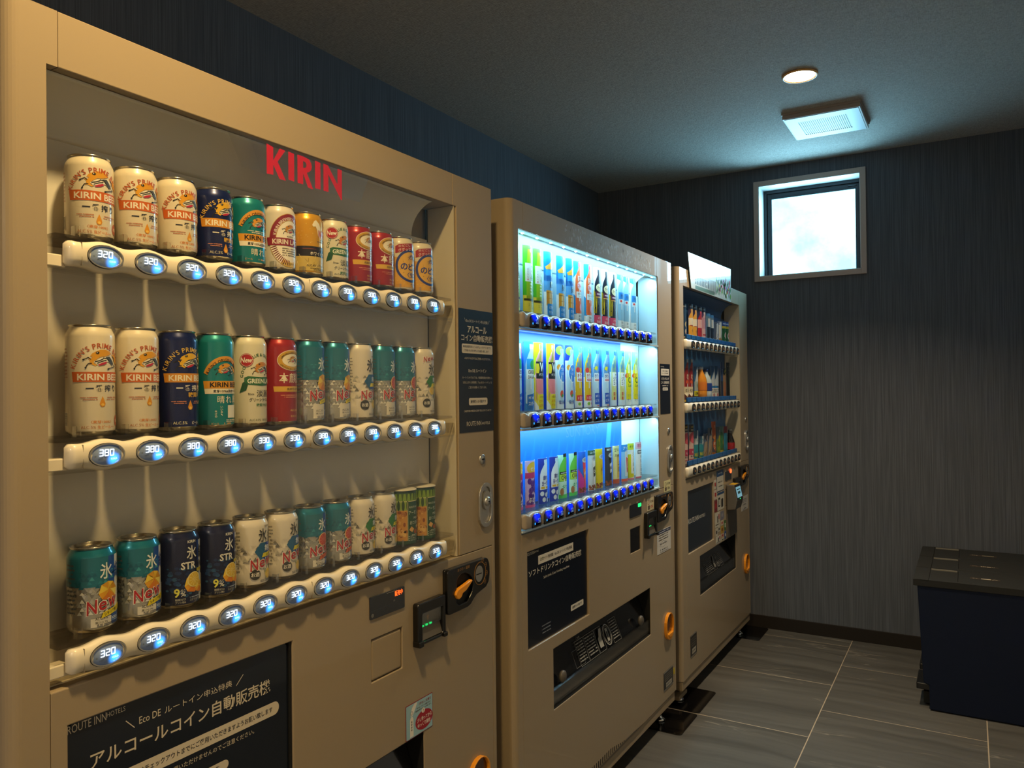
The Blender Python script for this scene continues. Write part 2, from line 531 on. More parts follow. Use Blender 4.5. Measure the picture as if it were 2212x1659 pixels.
def clear_mat(name, tint=(1, 1, 1), refl=1.0, ior=1.46, rough=0.02):
    """thin clear plastic or glass: lets light straight through, mirrors by Fresnel"""
    if name in _M: return _M[name]
    m = bpy.data.materials.new(name); m.use_nodes = True
    N, L = m.node_tree.nodes, m.node_tree.links
    N.remove(N['Principled BSDF'])
    t = N.new('ShaderNodeBsdfTransparent'); t.inputs['Color'].default_value = (*tint, 1)
    g = N.new('ShaderNodeBsdfGlossy'); g.inputs['Roughness'].default_value = rough
    fr = N.new('ShaderNodeFresnel'); fr.inputs['IOR'].default_value = ior
    mu = N.new('ShaderNodeMath'); mu.operation = 'MULTIPLY'; mu.inputs[1].default_value = refl
    L.new(fr.outputs[0], mu.inputs[0])
    mx = N.new('ShaderNodeMixShader')
    L.new(mu.outputs[0], mx.inputs[0]); L.new(t.outputs[0], mx.inputs[1]); L.new(g.outputs[0], mx.inputs[2])
    L.new(mx.outputs[0], N['Material Output'].inputs['Surface'])
    _M[name] = m
    return m
M_GLASS = clear_mat('clear_display_pane', (0.985, 0.99, 0.985), 0.10)
M_TRAY = clear_mat('smoky_clear_tray', (0.88, 0.86, 0.83), 0.7, 1.45, 0.08)
M_CLEARP = clear_mat('clear_plastic', (0.97, 0.965, 0.95), 0.5, 1.45, 0.06)
M_FILM = clear_mat('frosty_film', (0.97, 0.97, 0.97), 0.2, 1.45, 0.3)

def glow(name, c, s): return mat(name, '#000000', 0.5, emit=c, estr=s)

# ------------------------------------------------------------------ the room
XL, XR, YB, YF, ZC = -0.937, 1.56, 4.4325, -2.4, 2.579
WX0, WX1, WZ0, WZ1 = 0.046, 0.572, 1.966, 2.476         # window opening

def structure(name, mb, **k):
    return tag(mb.build(name, **k), kind='structure')

fl = structure('floor', MB(M_GROUT).box(XL, XR, YF, YB, -0.03, -0.0006))
TP = 0.592
tile_me = MB(M_TILE).box(-TP / 2 + .0021, TP / 2 - .0021, -TP / 2 + .0021, TP / 2 - .0021, -0.012, 0.0).mesh('tile', bevel=0.0006, seg=1)
rnd = random.Random(4)
for ci, x0 in enumerate((-1.274, -0.682, -0.09, 0.5016, 1.0936, 1.6856)):
    yo = 4.31 if ci % 2 == 0 else 4.0037
    ys = [yo - TP * k for k in range(-1, 12)]
    for y1 in ys:
        a, b, c, d = max(x0, XL), min(x0 + TP, XR), max(y1 - TP, YF), min(y1, YB)
        if b - a < .02 or d - c < .02: continue
        if b - a > TP - 1e-3 and d - c > TP - 1e-3:
            t = obj('tile', tile_me, fl, ((a + b) / 2, (c + d) / 2, rnd.uniform(-.0002, .0002)))
        else:
            MB(M_TILE).box(a + .0021, b - .0021, c + .0021, d - .0021, -0.012, 0.0).build('tile', fl)

structure('wall_left', MB(M_WALL).box(XL - .1, XL, YF - .1, YB + .1, -.03, ZC + .1))
structure('wall_right', MB(M_PALE).box(XR, XR + .1, YF - .1, YB + .1, -.03, ZC + .1))
structure('wall_front', MB(M_PALE).box(XL, XR, YF - .1, YF, -.03, ZC + .1))
wb = MB(M_WALL)
for (a, b, c, d) in ((XL, WX0, -.03, ZC + .1), (WX1, XR, -.03, ZC + .1), (WX0, WX1, -.03, WZ0), (WX0, WX1, WZ1, ZC + .1)):
    wb.box(a, b, YB, YB + .18, c, d)
structure('wall_back', wb)
structure('ceiling', MB(M_CEIL).box(XL, XR, YF, YB, ZC, ZC + .1))
structure('baseboard_back', MB(M_BASE).box(XL, XR, YB - .009, YB, 0, .068), bevel=.0015)
structure('baseboard_left', MB(M_BASE).box(XL, XL + .009, YF, YB - .01, 0, .068), bevel=.0015)
structure('baseboard_right', MB(M_BASE).box(XR - .009, XR, YF, YB - .01, 0, .068), bevel=.0015)

# window: casing, reveal, bronze sash, frosted pane
win = _link('window_1', None, None, ((WX0 + WX1) / 2, YB, WZ0)); tag(win, kind='structure')
y0, y1 = YB - .014, YB + .001
cas = .026
for (a, b, c, d) in ((WX0 - cas, WX0, WZ0 - cas, WZ1 + cas), (WX1, WX1 + cas, WZ0 - cas, WZ1 + cas), (WX0, WX1, WZ1, WZ1 + cas), (WX0, WX1, WZ0 - cas, WZ0)):
    MB(M_TAUPE).box(a, b, y0, y1, c, d).build('casing_board', win, bevel=.0012)
rv = MB(M_REVEAL)
for (a, b, c, d) in ((WX0, WX0 + .004, WZ0, WZ1), (WX1 - .004, WX1, WZ0, WZ1), (WX0, WX1, WZ1 - .004, WZ1), (WX0, WX1, WZ0, WZ0 + .004)):
    rv.box(a, b, y0 + .001, YB + .16, c, d)
rv.build('reveal', win)
sa, sb = YB + .105, YB + .145
fr = MB(M_BRONZE)
def rectframe(mb, x0, x1, z0, z1, wl, wr, wt, wb_, ya, yb):
    mb.box(x0, x0 + wl, ya, yb, z0, z1); mb.box(x1 - wr, x1, ya, yb, z0, z1)
    mb.box(x0 + wl, x1 - wr, ya, yb, z1 - wt, z1); mb.box(x0 + wl, x1 - wr, ya, yb, z0, z0 + wb_)
rectframe(fr, WX0 + .004, WX1 - .004, WZ0 + .004, WZ1 - .004, .016, .016, .018, .006, sa, sb)
fr.build('outer_frame', win, bevel=.001)
fr = MB(M_BRONZE)
rectframe(fr, WX0 + .021, WX1 - .021, WZ0 + .011, WZ1 - .023, .024, .018, .03, .010, sa + .012, sb - .004)
fr.box(WX1 - .075, WX1 - .03, sa + .003, sa + .012, WZ1 - .036, WZ1 - .031)
fr.build('sash', win, bevel=.0015)
M_PANE = glow('frosted_pane_lit_by_daylight', (0.26, 0.74, 1.0), P_WINDOW)
N, L, b = nodes(M_PANE)
n = N.new('ShaderNodeTexVoronoi'); n.inputs['Scale'].default_value = 220
geo = N.new('ShaderNodeNewGeometry'); L.new(geo.outputs['Position'], n.inputs['Vector'])
bu = N.new('ShaderNodeBump'); bu.inputs['Strength'].default_value = .4; L.new(n.outputs['Distance'], bu.inputs['Height']); L.new(bu.outputs['Normal'], b.inputs['Normal'])
# unevenness of the frosted sheet
nz = N.new('ShaderNodeTexNoise'); nz.inputs['Scale'].default_value = 3.1; nz.inputs['Detail'].default_value = 6; nz.inputs['Roughness'].default_value = .62
L.new(geo.outputs['Position'], nz.inputs['Vector'])
mr = N.new('ShaderNodeMapRange'); mr.inputs['From Min'].default_value = .36; mr.inputs['From Max'].default_value = .58
mr.inputs['To Min'].default_value = P_WINDOW * .72; mr.inputs['To Max'].default_value = P_WINDOW * 1.25
L.new(nz.outputs['Fac'], mr.inputs['Value']); L.new(mr.outputs[0], b.inputs['Emission Strength'])
MB(M_PANE).box(WX0 + .04, WX1 - .036, sa + .02, sa + .026, WZ0 + .018, WZ1 - .05).build('pane', win)

dl = bpy.data.lights.new('window_daylight', 'AREA'); dl.shape = 'RECTANGLE'; dl.size = WX1 - WX0 - .08; dl.size_y = WZ1 - WZ0 - .08
dl.energy = P_DAYLIGHT; dl.color = (.32, .74, 1.0); dl.spread = R_(150)
do = bpy.data.objects.new('window_daylight', dl); COL.objects.link(do); do.location = ((WX0 + WX1) / 2, sa + .008, (WZ0 + WZ1) / 2); do.rotation_euler = (R_(-90), 0, 0)

# downlights
def downlight(x, y, power, label, color=WARM, spread=150):
    t = empty('downlight', (x, y, ZC), label, 'ceiling light', None)
    rim = MB(mat('downlight_rim', '#e0a860', .4)).lathe([(.057, -.001), (.0675, -.001), (.0675, -.005), (.064, -.0085), (.060, -.0075), (.057, -.004)], 48, (x, y, ZC)); rim.build('trim_ring', t, origin=(x, y, ZC))
    d = MB(glow('lit_diffuser', (1.0, .86, .6), 30.0)).lathe([(.0, -.0055), (.03, -.0057), (.0575, -.005)], 48, (x, y, ZC), cap=False); d.build('diffuser', t, origin=(x, y, ZC))
    ld = bpy.data.lights.new('downlight_lamp', 'AREA'); ld.shape = 'DISK'; ld.size = .1; ld.energy = power; ld.color = color; ld.spread = R_(spread)
    lo = bpy.data.objects.new('downlight_lamp', ld); COL.objects.link(lo); lo.parent = t; lo.location = (0, 0, -.013)
    WL[lo.name] = Vector((x, y, ZC - .013))
    return t
downlight(.492, 3.194, P_LAMP_FAR, 'round recessed downlight glowing warm white in the grey ceiling', (1.0, .78, .50), 110)
downlight(.47, .62, P_LAMP_NEAR, 'round recessed downlight in the ceiling above the nearest drinks machine, out of view')
downlight(.48, -1.95, 29.0, 'added fill downlight in the ceiling behind the viewer, unseen', (1.0, .82, .60))  # unseen lamp added behind the viewer to fill the room with light

# ceiling vent
vx0, vx1, vy0, vy1 = .338, .668, 3.60, 3.945
vt = empty('ceiling_vent', ((vx0 + vx1) / 2, (vy0 + vy1) / 2, ZC), 'white rectangular ceiling vent with a slatted grille near the window', 'vent')
zt = ZC - .03
MB(M_VENTRIM).box(vx0, vx1, vy0, vy1, ZC - .009, ZC).box(vx0 + .004, vx1 - .004, vy0 + .004, vy1 - .004, zt + .002, ZC - .009).build('housing', vt, bevel=.0015)
gx0, gx1, gy0, gy1 = vx0 + .06, vx1 - .065, vy0 + .07, vy1 - .07
fp = MB(M_VENT)
fp.box(vx0 + .012, gx0, vy0 + .012, vy1 - .012, zt, zt + .004); fp.box(gx1, vx1 - .012, vy0 + .012, vy1 - .012, zt, zt + .004)
fp.box(gx0, gx1, vy0 + .012, gy0, zt, zt + .004); fp.box(gx0, gx1, gy1, vy1 - .012, zt, zt + .004)
fp.build('face_panel', vt)
MB(M_DARKSLOT).box(gx0, gx1, gy0, gy1, zt + .0035, zt + .006).build('grille_backing', vt)
nsl = 24; ps = (gx1 - gx0) / nsl
sl = MB(M_VENT).box(-ps * .23, ps * .23, gy0, gy1, 0, .0015).mesh('slat', origin=(0, (gy0 + gy1) / 2, 0))
for i in range(nsl + 1):
    if 0 < i < nsl: obj('slat', sl, vt, (gx0 + i * ps, (gy0 + gy1) / 2, zt))
# ------------------------------------------------------------------ drinks machines
ZT, ZJ, ZB = 1.8625, 0.9510, 0.108          # top of the door, joint under the display, bottom of the lower door
OZ0, OZ1 = 0.9515, 1.7865                   # display opening
XBK = -0.0785                               # display back panel

def glow_lens(name, base, c, e, center, rad):
    """lens lit from behind by a small led at center (object space)"""
    m = mat(name, base, 0.12, coat=0.6)
    N, L, b = nodes(m)
    tc = N.new('ShaderNodeTexCoord')
    ds = N.new('ShaderNodeVectorMath'); ds.operation = 'DISTANCE'; ds.inputs[1].default_value = center
    L.new(tc.outputs['Object'], ds.inputs[0])
    mr = N.new('ShaderNodeMapRange'); mr.interpolation_type = 'SMOOTHERSTEP'
    mr.inputs['From Min'].default_value = 0; mr.inputs['From Max'].default_value = rad
    mr.inputs['To Min'].default_value = e; mr.inputs['To Max'].default_value = 0.0
    L.new(ds.outputs['Value'], mr.inputs['Value'])
    b.inputs['Emission Color'].default_value = (*c, 1)
    L.new(mr.outputs[0], b.inputs['Emission Strength'])
    return m
M_LENS = glow_lens('blue_lit_price_lens', '#8494a8', (0.02, 0.30, 1.0), 3.0, (0.003, 0.009, -0.0065), 0.0135)
N, L, b = nodes(M_LENS)
# weak even backlight of the whole lens
ad = N.new('ShaderNodeMath'); ad.operation = 'ADD'; ad.inputs[1].default_value = 0.03
src = [l for l in L if l.to_socket == b.inputs['Emission Strength']][0].from_socket
L.new(src, ad.inputs[0]); L.new(ad.outputs[0], b.inputs['Emission Strength'])
M_LENSOFF = mat('unlit_price_lens', '#3a3a3c', 0.14, coat=0.6)
M_LENSB = glow_lens('deep_blue_button_lens', '#05081a', (0.0, 0.015, 1.0), 2.2, (0.003, 0.0, 0.0165), 0.027)
M_DIGIT = glow('price_digit_led', (0.80, 0.92, 1.0), 2.2)
M_COLD = glow('cold_sign_led', (0.45, 0.75, 1.0), 2.6)
M_DIMLED = glow('dim_pale_led', (0.25, 0.42, 0.75), 0.55)
M_DOTLED = glow('blue_dot_led', (0.03, 0.35, 1.0), 1.2)
M_AMBER = glow('dim_amber_led', (1.0, 0.35, 0.08), 0.35)
M_REDLED = glow('red_orange_led', (1.0, 0.09, 0.01), 3.2)
M_GREENLED = glow('green_led', (0.02, 1.0, 0.2), 1.5)
M_GREENDIM = glow('green_led_dim', (0.02, 0.9, 0.3), 0.5)

def join_mesh(name, parts):
    """parts: [(mesh, offset)] -> one mesh with merged material slots"""
    mb = MB()
    for (me, off) in parts:
        base = len(mb.v)
        mb.v += [tuple(v.co + Vector(off)) for v in me.vertices]
        ids = [mb.m(m) for m in me.materials]
        for p in me.polygons:
            mb.f.append(tuple(base + i for i in p.vertices)); mb.mi.append(ids[p.material_index]); mb.sm.append(p.use_smooth)
    me = bpy.data.meshes.new(name)
    me.from_pydata(mb.v, [], mb.f)
    for m in mb.mats: me.materials.append(m)
    me.polygons.foreach_set('material_index', mb.mi); me.polygons.foreach_set('use_smooth', mb.sm); me.update()
    return me

def dome(mb, a, b_, h, material, n=36, x0=0.0, rings=5):
    v, f = [(x0 + h, 0, 0)], []
    for k in range(1, rings + 1):
        t = k / rings
        x = x0 + h * (1 - t ** 2.2)
        v += [(x, a * t * math.cos(2 * pi * i / n), b_ * t * math.sin(2 * pi * i / n)) for i in range(n)]
    for i in range(n): f.append((0, 1 + i, 1 + (i + 1) % n))
    for k in range(rings - 1):
        for i in range(n):
            j = (i + 1) % n
            f.append((1 + k * n + i, 1 + (k + 1) * n + i, 1 + (k + 1) * n + j, 1 + k * n + j))
    mb.add(v, f, material, True)

_BT = {}
def oval_button(price):
    if price in _BT: return _BT[price]
    mb = MB()
    mb.ring(ell(0, 0, .0260, .0160, 36), ell(0, 0, .0241, .0143, 36), -.003, .0022, 'x', M_SILVER if price else M_BLACK)
    mb.ring(ell(0, 0, .0266, .0166, 36), ell(0, 0, .0260, .0160, 36), -.003, .0008, 'x', M_BLACK)
    dome(mb, .0243, .0145, .0032, M_LENS if price else M_LENSOFF)
    me = mb.mesh('price_button')
    d = Decal()
    if price:
        d.seg7(price, -2.2, 3.2, 5.0, 8.4, 1.3, 7.7, M_DIGIT, 1, .05)
        d.text('COLD', 8.4, -5.8, 2.5, M_COLD, 1, 2, w=9)
        d.text('HOT', -11.0, -6.0, 2.4, '#55606c', 1, 0)
        d.ell(-18.5, -1.5, 1.3, 1.3, '#6d7a88', 1, 12); d.ell(17.5, -.5, 1.2, 1.2, '#5c86c8', 1, 12)
        d.text('円', 13.2, 2.0, 2.4, '#5f7690', 1, 0)
    else:
        d.rect(-2.0, 2.4, -3.5, 3.6, M_AMBER, 1).rect(-1.0, 1.4, -2.2, -.6, '#2a2018', 2).rect(-1.0, 1.4, .6, 2.2, '#2a2018', 2)
    dm = d.mesh('p', lambda u, z, o: (o, u, z), step=9)
    me = join_mesh('price_button', [(me, (0, 0, 0)), (dm, (.0034, 0, 0))])
    _BT[price] = me
    return me

def arch_button():
    if 'arch' in _BT: return _BT['arch']
    w, h, r = .0268, .0198, .0245
    out = [(-w, -h + .003), (-w + .003, -h), (w - .003, -h), (w, -h + .003)] + [(w * math.cos(t), h - .0165 + .0165 * math.sin(t)) for t in [pi * i / 14 for i in range(15)]]
    mb = MB()
    k = len(out)
    inn = [(p[0] * .9, p[1] * .9) for p in out]
    v = [(0, *p) for p in out] + [(.0015, p[0] * .97, p[1] * .97) for p in out] + [(.0032, *p) for p in inn] + [(.0045, p[0] * .5, p[1] * .5) for p in out] + [(.0048, 0, 0)]
    f = []
    for q in range(3):
        for i in range(k):
            j = (i + 1) % k
            f.append((q * k + i, q * k + j, (q + 1) * k + j, (q + 1) * k + i))
    f += [(3 * k + i, 3 * k + (i + 1) % k, 4 * k) for i in range(k)]
    mb.add(v, f, M_LENSB, True)
    me = mb.mesh('price_button')
    d = Decal()
    d.ell(-15, -7.5, 3.2, 3.4, M_DOTLED, 1, 14)
    for (z, sd) in ((2.2, 2), (-4.2, 5)):
        rn = random.Random(sd)
        for i in range(3): a = rn.uniform(0, 300); d.ringd(4.5 + i * 4.9, z, 2.9, 3.2, 1.5, M_DIMLED, 1, 10, a, a + rn.uniform(150, 290))
    me = join_mesh('price_button', [(me, (0, 0, 0)), (d.mesh('p', lambda u, z, o: (o, u, z)), (.0049, 0, 0))])
    _BT['arch'] = me
    return me

def rail_mesh(mb, y0, y1, zc, b1, pitch, h0, amp, x1, material, scallop=False, endr=.010, xb=-.004):
    """bar across the display, its height swelling round each button"""
    sect = [(0, -1), (.72, -1), (.93, -.92), (1, -.75), (1, .7), (.95, .88), (.75, 1), (0, 1)] if scallop else [(0, -1), (.45, -1), (.78, -.86), (.95, -.45), (1, 0), (.97, .45), (.84, .86), (.5, 1), (0, 1)]
    ns = max(40, int((y1 - y0) / .004))
    v, f = [], []
    k = len(sect)
    for i in range(ns + 1):
        y = y0 + (y1 - y0) * i / ns
        ph = (y - b1) / pitch
        dh = amp * math.cos(2 * pi * ph)
        hb, ht = h0 + dh, h0 + dh
        if scallop:
            q = abs(ph - round(ph)) * 2
            ht = h0 + amp * (1.0 - 2.0 * q ** 2.6); hb = h0
        e = min(y - y0, y1 - y); t = 1.0
        if e < endr: t = math.sqrt(max(0.0, 1 - (1 - e / endr) ** 2)) * .75 + .25
        for (fx, fz) in sect:
            hh = (ht if fz > 0 else hb) * (.55 + .45 * t)
            v.append((xb + (x1 - xb) * fx * t, y, zc + hh * fz))
    for i in range(ns):
        for j in range(k):
            q = (j + 1) % k
            f.append((i * k + j, i * k + q, (i + 1) * k + q, (i + 1) * k + j))
    f += [tuple(range(k)), tuple(ns * k + j for j in range(k))]
    mb.add(v, f, material, True)

def capsule(cy, cz, a, b_, n=10):
    """stadium outline, half width a, half height b_"""
    return [(cy + a * math.cos(t), cz + (b_ - a) + a * math.sin(t)) for t in [pi * i / n for i in range(n + 1)]] + \
           [(cy + a * math.cos(t), cz - (b_ - a) + a * math.sin(t)) for t in [pi + pi * i / n for i in range(n + 1)]]

def machine(yL, yR, label, sign_y, port_y, oL, oR, lining, square_black=False):
    ym = (yL + yR) / 2
    t = empty('vending_machine', (-.4, ym, 0), label, 'vending machine')
    # cabinet behind the door
    cb = MB(M_PAINT).plate(yL + .004, yR - .004, .075, 1.852, -.755, -.092, [])
    cb.build('cabinet', t, bevel=.004)
    MB(M_GASK).ring(rrect(yL + .008, yR - .008, .09, 1.846, .01), rrect(yL + .022, yR - .022, .10, 1.832, .01), -.092, -.0842, 'x').build('door_gasket', t)
    # door: left stile with a rounded edge, right stile, header, lower panel
    r = .02
    prof = [(-.084, yL), (-r, yL)] + [(-r + r * math.sin(a), yL + r - r * math.cos(a)) for a in [pi / 2 * i / 8 for i in range(1, 9)]] + [(0, oL), (-.084, oL)]
    ss, se = yL + .069, yR - .1728
    mb = MB(M_PAINT); mb.prism(prof, ZB, ZT, 'z'); mb.plate(oL, ss, OZ1, ZT, -.084, 0); mb.build('door_stile', t)
    MB(M_PAINT).plate(ss + .0008, se, OZ1, ZT, -.084, 0).build('header_panel', t, bevel=.0012)
    rs = MB(M_PAINT)
    rs.plate(se + .0008, yR, ZB, ZT, -.084, 0, [(se - .1, oR + .007, ZB - .1, OZ1), (oR, yR - .0135, ZB - .1, ZJ)])
    rs.build('door_stile', t, bevel=.0015)
    MB(mat('jamb_edge_strip', '#b79f76', .35, metal=.3)).plate(oR - .001, oR + .0062, OZ0, OZ1 - .002, -.03, -.003).build('pane_channel', t)
    sy0, sy1 = sign_y; py0, py1 = port_y
    q0, q1, qz0, qz1 = yR - .475, yR - .376, .7535, .8405
    holes = [(sy0, sy1, .628, .8985), (py0, py1, .413, .590), (q0, q1, qz0, qz1)]
    lp = MB(M_PAINT).plate(oL + .0008, yR - .0142, ZB, ZJ - .0012, -.084, .0, holes)
    lp.build('lower_panel', t, bevel=.0018)
    # blank square cover
    if square_black: MB(M_BLACK).plate(q0 + .001, q1 - .001, qz0 + .001, qz1 - .001, -.03, -.003).build('blank_cover', t)
    else: MB(M_PAINT).plate(q0 + .0022, q1 - .0022, qz0 + .0022, qz1 - .0022, -.03, -.0012).build('blank_cover', t, bevel=.004, seg=3)
    MB(M_BLACKM).plate(q0, q1, qz0, qz1, -.045, -.04).build('cover_recess', t)
    # delivery port: dark well, tilted inner flap, clear lip
    pw = MB(M_BLACKM)
    pw.plate(py0, py1, .413, .590, -.0838, -.080)
    pw.box(-.08, -.002, py0 - .0005, py0 + .001, .413, .59).box(-.08, -.002, py1 - .001, py1 + .0005, .413, .59)
    pw.box(-.08, -.002, py0, py1, .4125, .4145).box(-.08, -.002, py0, py1, .5885, .5905)
    pw.build('delivery_well', t)
    fl = MB(M_SMOKE); v = [(-.062, py0 + .003, .585), (-.062, py1 - .003, .585), (-.012, py1 - .003, .455), (-.012, py0 + .003, .455), (-.009, py0 + .003, .422), (-.009, py1 - .003, .422)]
    w = [(x - .003, y, z - .001) for (x, y, z) in v]
    fl.add(v + w, [(0, 1, 2, 3), (3, 2, 5, 4), (6, 7, 8, 9), (9, 8, 11, 10), (0, 1, 7, 6), (4, 5, 11, 10), (1, 2, 8, 7), (2, 5, 11, 8), (0, 3, 9, 6), (3, 4, 10, 9)])
    fl.build('delivery_flap', t)
    lip = MB(M_CLEARP)
    lip.plate(py0 + .004, py1 - .004, .424, .470, -.006, -.0035); lip.box(-.0075, -.0018, py0 + .004, py1 - .004, .4665, .4705); lip.box(-.0075, -.0012, py0 + .004, py1 - .004, .421, .4255)
    lip.build('delivery_lip', t)
    # kick strip and feet
    MB(M_PAINT).box(-.09, -.004, yL + .008, yR - .008, .067, .1045).build('kick_strip', t, bevel=.003)
    MB(M_BLACKM).box(-.088, -.012, yL + .01, yR - .01, .1045, .108).build('kick_gap', t)
    MB(M_BLACKM).box(-.74, -.1, yL + .03, yR - .03, .05, .075).build('undertray', t)
    for fy in (yL + .075, yR - .075):
        for fx in (-.045, -.70):
            f_ = MB(M_CHROME).lathe([(.006, .016), (.006, .07)], 14, (fx, fy, 0)).lathe([(.021, .0035), (.022, .009), (.016, .014), (.009, .019), (.009, .023)], 20, (fx, fy, 0))
            f_.build('levelling_foot', t)
    # orange coin cup
    cy = yR - .0905
    cp = MB(M_ORANGE)
    out, inn = capsule(cy, .394, .044, .053), capsule(cy, .3985, .0365, .0455)
    cp.ring(out, inn, -.002, .011)
    cp.prism([p for p in capsule(cy, .3985, .0375, .0465) if p[1] < .374], .0, .013, 'x')
    cup = cp.build('coin_return_cup', t, bevel=.0015)
    MB(M_ORDARK).prism(capsule(cy, .3985, .0366, .0456), -.001, .003, 'x').build('cup_flap', cup)
    # keyhole and locking handle
    ky = yR - .056
    lk = MB(M_SILVER).lathe([(.0125, -.001), (.0125, .002), (.0105, .0034), (.0, .0036)], 24, (0, ky, 1.173), axis='x', cap=False).box(.0034, .0042, ky - .0055, ky + .0055, 1.171, 1.175, M_BLACKM)
    lk.build('keyhole', t)
    hy = yR - .046
    hp = MB(M_SILVER); hp.ring(capsule(hy, 1.058, .031, .056), capsule(hy, 1.058, .0215, .0455), -.001, .006)
    hp.prism(capsule(hy, 1.058, .0216, .0456), -.001, .0018, 'x')
    hd = hp.build('lock_handle', t, bevel=.0015)
    hk = MB(M_SILVER).prism(ell(hy + .001, 1.07, .017, .024, 24), .0018, .0075, 'x').lathe([(.0, .013), (.009, .0125), (.0115, .010), (.012, .007)], 20, (0, hy + .001, 1.067), axis='x', cap=False)
    hk.box(.0128, .0136, hy - .002, hy + .004, 1.0655, 1.0685, M_BLACKM)
    hk.build('lock_cylinder', hd)
    # coin unit
    dy = lambda pts: [(p[0] + yR, p[1]) for p in pts]
    shape = dy([(-.228, .9285), (-.224, .9315), (-.065, .9305), (-.055, .926), (-.0485, .910), (-.0478, .888), (-.053, .869), (-.066, .858), (-.09, .8535), (-.108, .8495), (-.1205, .8422), (-.1335, .832), (-.147, .8285), (-.224, .8275), (-.2285, .832)])
    well = dy([(-.192, .897), (-.1865, .906), (-.173, .9125), (-.157, .9125), (-.138, .904), (-.1255, .892), (-.1225, .877), (-.1265, .862), (-.139, .849), (-.1495, .842), (-.183, .8415), (-.1935, .850)])
    cu = MB(M_BLACK)
    cu.prism(shape, -.001, .006, 'x')
    # raised front with the well left open: bridge the two loops
    n_ = 48
    def resample(poly, n, start):
        P = [Vector(p) for p in poly]; k = min(range(len(P)), key=lambda i: (P[i] - Vector(start)).length); P = P[k:] + P[:k] + [P[k]]
        Ls = [0]
        for a, b in zip(P, P[1:]): Ls.append(Ls[-1] + (b - a).length)
        o = []
        for i in range(n):
            d = Ls[-1] * i / n; j = max(q for q in range(len(Ls) - 1) if Ls[q] <= d)
            o.append(tuple(P[j].lerp(P[j + 1], (d - Ls[j]) / max(Ls[j + 1] - Ls[j], 1e-9))))
        return o
    st = (yR - .228, .9285)
    ang = lambda p: math.atan2(p[1] - .875, p[0] - (yR - .158))
    def polar(poly, n):
        c = Vector((yR - .158, .877)); o = []
        P = [Vector(p) for p in poly]
        for i in range(n):
            a = 2 * pi * i / n; d = Vector((math.cos(a), math.sin(a))); best = 0
            for p, q in zip(P, P[1:] + P[:1]):
                e = q - p; den = d.x * e.y - d.y * e.x
                if abs(den) < 1e-12: continue
                w_ = p - c; s_ = (w_.x * e.y - w_.y * e.x) / den; u_ = (w_.x * d.y - w_.y * d.x) / den
                if s_ > 0 and -1e-9 <= u_ <= 1 + 1e-9: best = max(best, s_)
            o.append(tuple(c + d * best))
        return o
    cu.ring(polar(shape, 96), polar(well, 96), .004, .015)
    cun = cu.build('coin_unit', t, bevel=.0018, seg=2)
    MB(M_BLACKM).prism(well, .0055, .0064, 'x').build('lever_well', cun)
    lever = dy([(-.203, .8700), (-.200, .8770), (-.192, .8815), (-.170, .8855), (-.136, .8925), (-.1316, .8890), (-.160, .8715), (-.1745, .8680), (-.179, .8610), (-.1885, .8570), (-.197, .8600)])
    lv = MB(M_ORANGE).prism(lever, .010, .0205, 'x'); lv.lathe([(.010, .006), (.010, .013)], 16, (0, yR - .184, .868), axis='x')
    lv.build('return_lever', cun, bevel=.0022)
    sc = (yR - .0935, .8975)
    cs = MB(M_SILVER).ring(ell(*sc, .0262, .0282), ell(*sc, .0246, .0266), .0148, .0157, 'x', mat('copper_ring', '#b98a52', .35, metal=.7))
    cs.prism(ell(*sc, .0205, .0225), .0148, .0153, 'x', M_BLACKM).prism(ell(sc[0] - .004, sc[1], .0165, .0195), .0152, .0160, 'x', M_SILVER)
    cs.box(.0159, .0164, sc[0] - .018, sc[0] + .006, sc[1] - .0012, sc[1] + .0012, M_BLACKM)
    cs.build('coin_slot', cun)
    d = Decal()
    d.text('おつり・返却', 64, 97, 7.5, '#c58f52', 1, 0, w=50)
    for i, s_ in enumerate(('500', '100', '50', '10')):
        a = R_(62 - i * 34); d.ringd(131 + 33 * math.cos(a), 70 + 36 * math.sin(a), 5.2, 5.8, .7, '#b98a52', 1, 16); d.text(s_, 131 + 33 * math.cos(a), 70 + 36 * math.sin(a), 3.2, '#b98a52', 1, 0, w=6.5)
    d.on_front('coin_unit_print', cun, .0150, yR - .228, .827)
    # bill slot
    by0, by1 = yR - .3405, yR - .2365
    ms = MB(M_BLACK)
    ms.ring(rrect(by0 + .001, by1, .788, .8805, .006), rrect(by0 + .017, by1 - .011, .7955, .856, .004), -.001, .015)
    ms.box(-.001, .021, by0, by0 + .015, .786, .800); ms.box(-.001, .021, by1 - .013, by1, .786, .797)
    bs = ms.build('bill_slot', t, bevel=.0025, seg=2)
    MB(M_GRAYP).add([(.012, by0 + .016, .797), (.012, by1 - .010, .797), (.003, by1 - .010, .825), (.003, by0 + .016, .825), (.001, by0 + .016, .856), (.001, by1 - .010, .856)], [(0, 1, 2, 3), (3, 2, 5, 4)]).build('bill_tray', bs)
    gl = MB(M_GREENLED)
    for i in range(3): gl.box(.0034, .0052, by0 + .027 + i * .0145, by0 + .034 + i * .0145, .8232, .8268)
    gl.build('slot_led', bs)
    MB(M_CLEARP).plate(by0 + .017, by1 - .011, .826, .8555, .011, .0125).build('slot_window', bs)
    d = Decal(); d.poly([(0, 12), (-5, 6), (-2.2, 6), (-2.2, 0), (2.2, 0), (2.2, 6), (5, 6)], '#c98a2c', 1).ringd(0, 6, 9, 9.5, .5, '#7c6a4a', 1, 4)
    d.on_front('arrow_mark', bs, .0022, by0 + .052, .834)
    # display window for messages
    y_0, y_1 = yR - .4805, yR - .3695
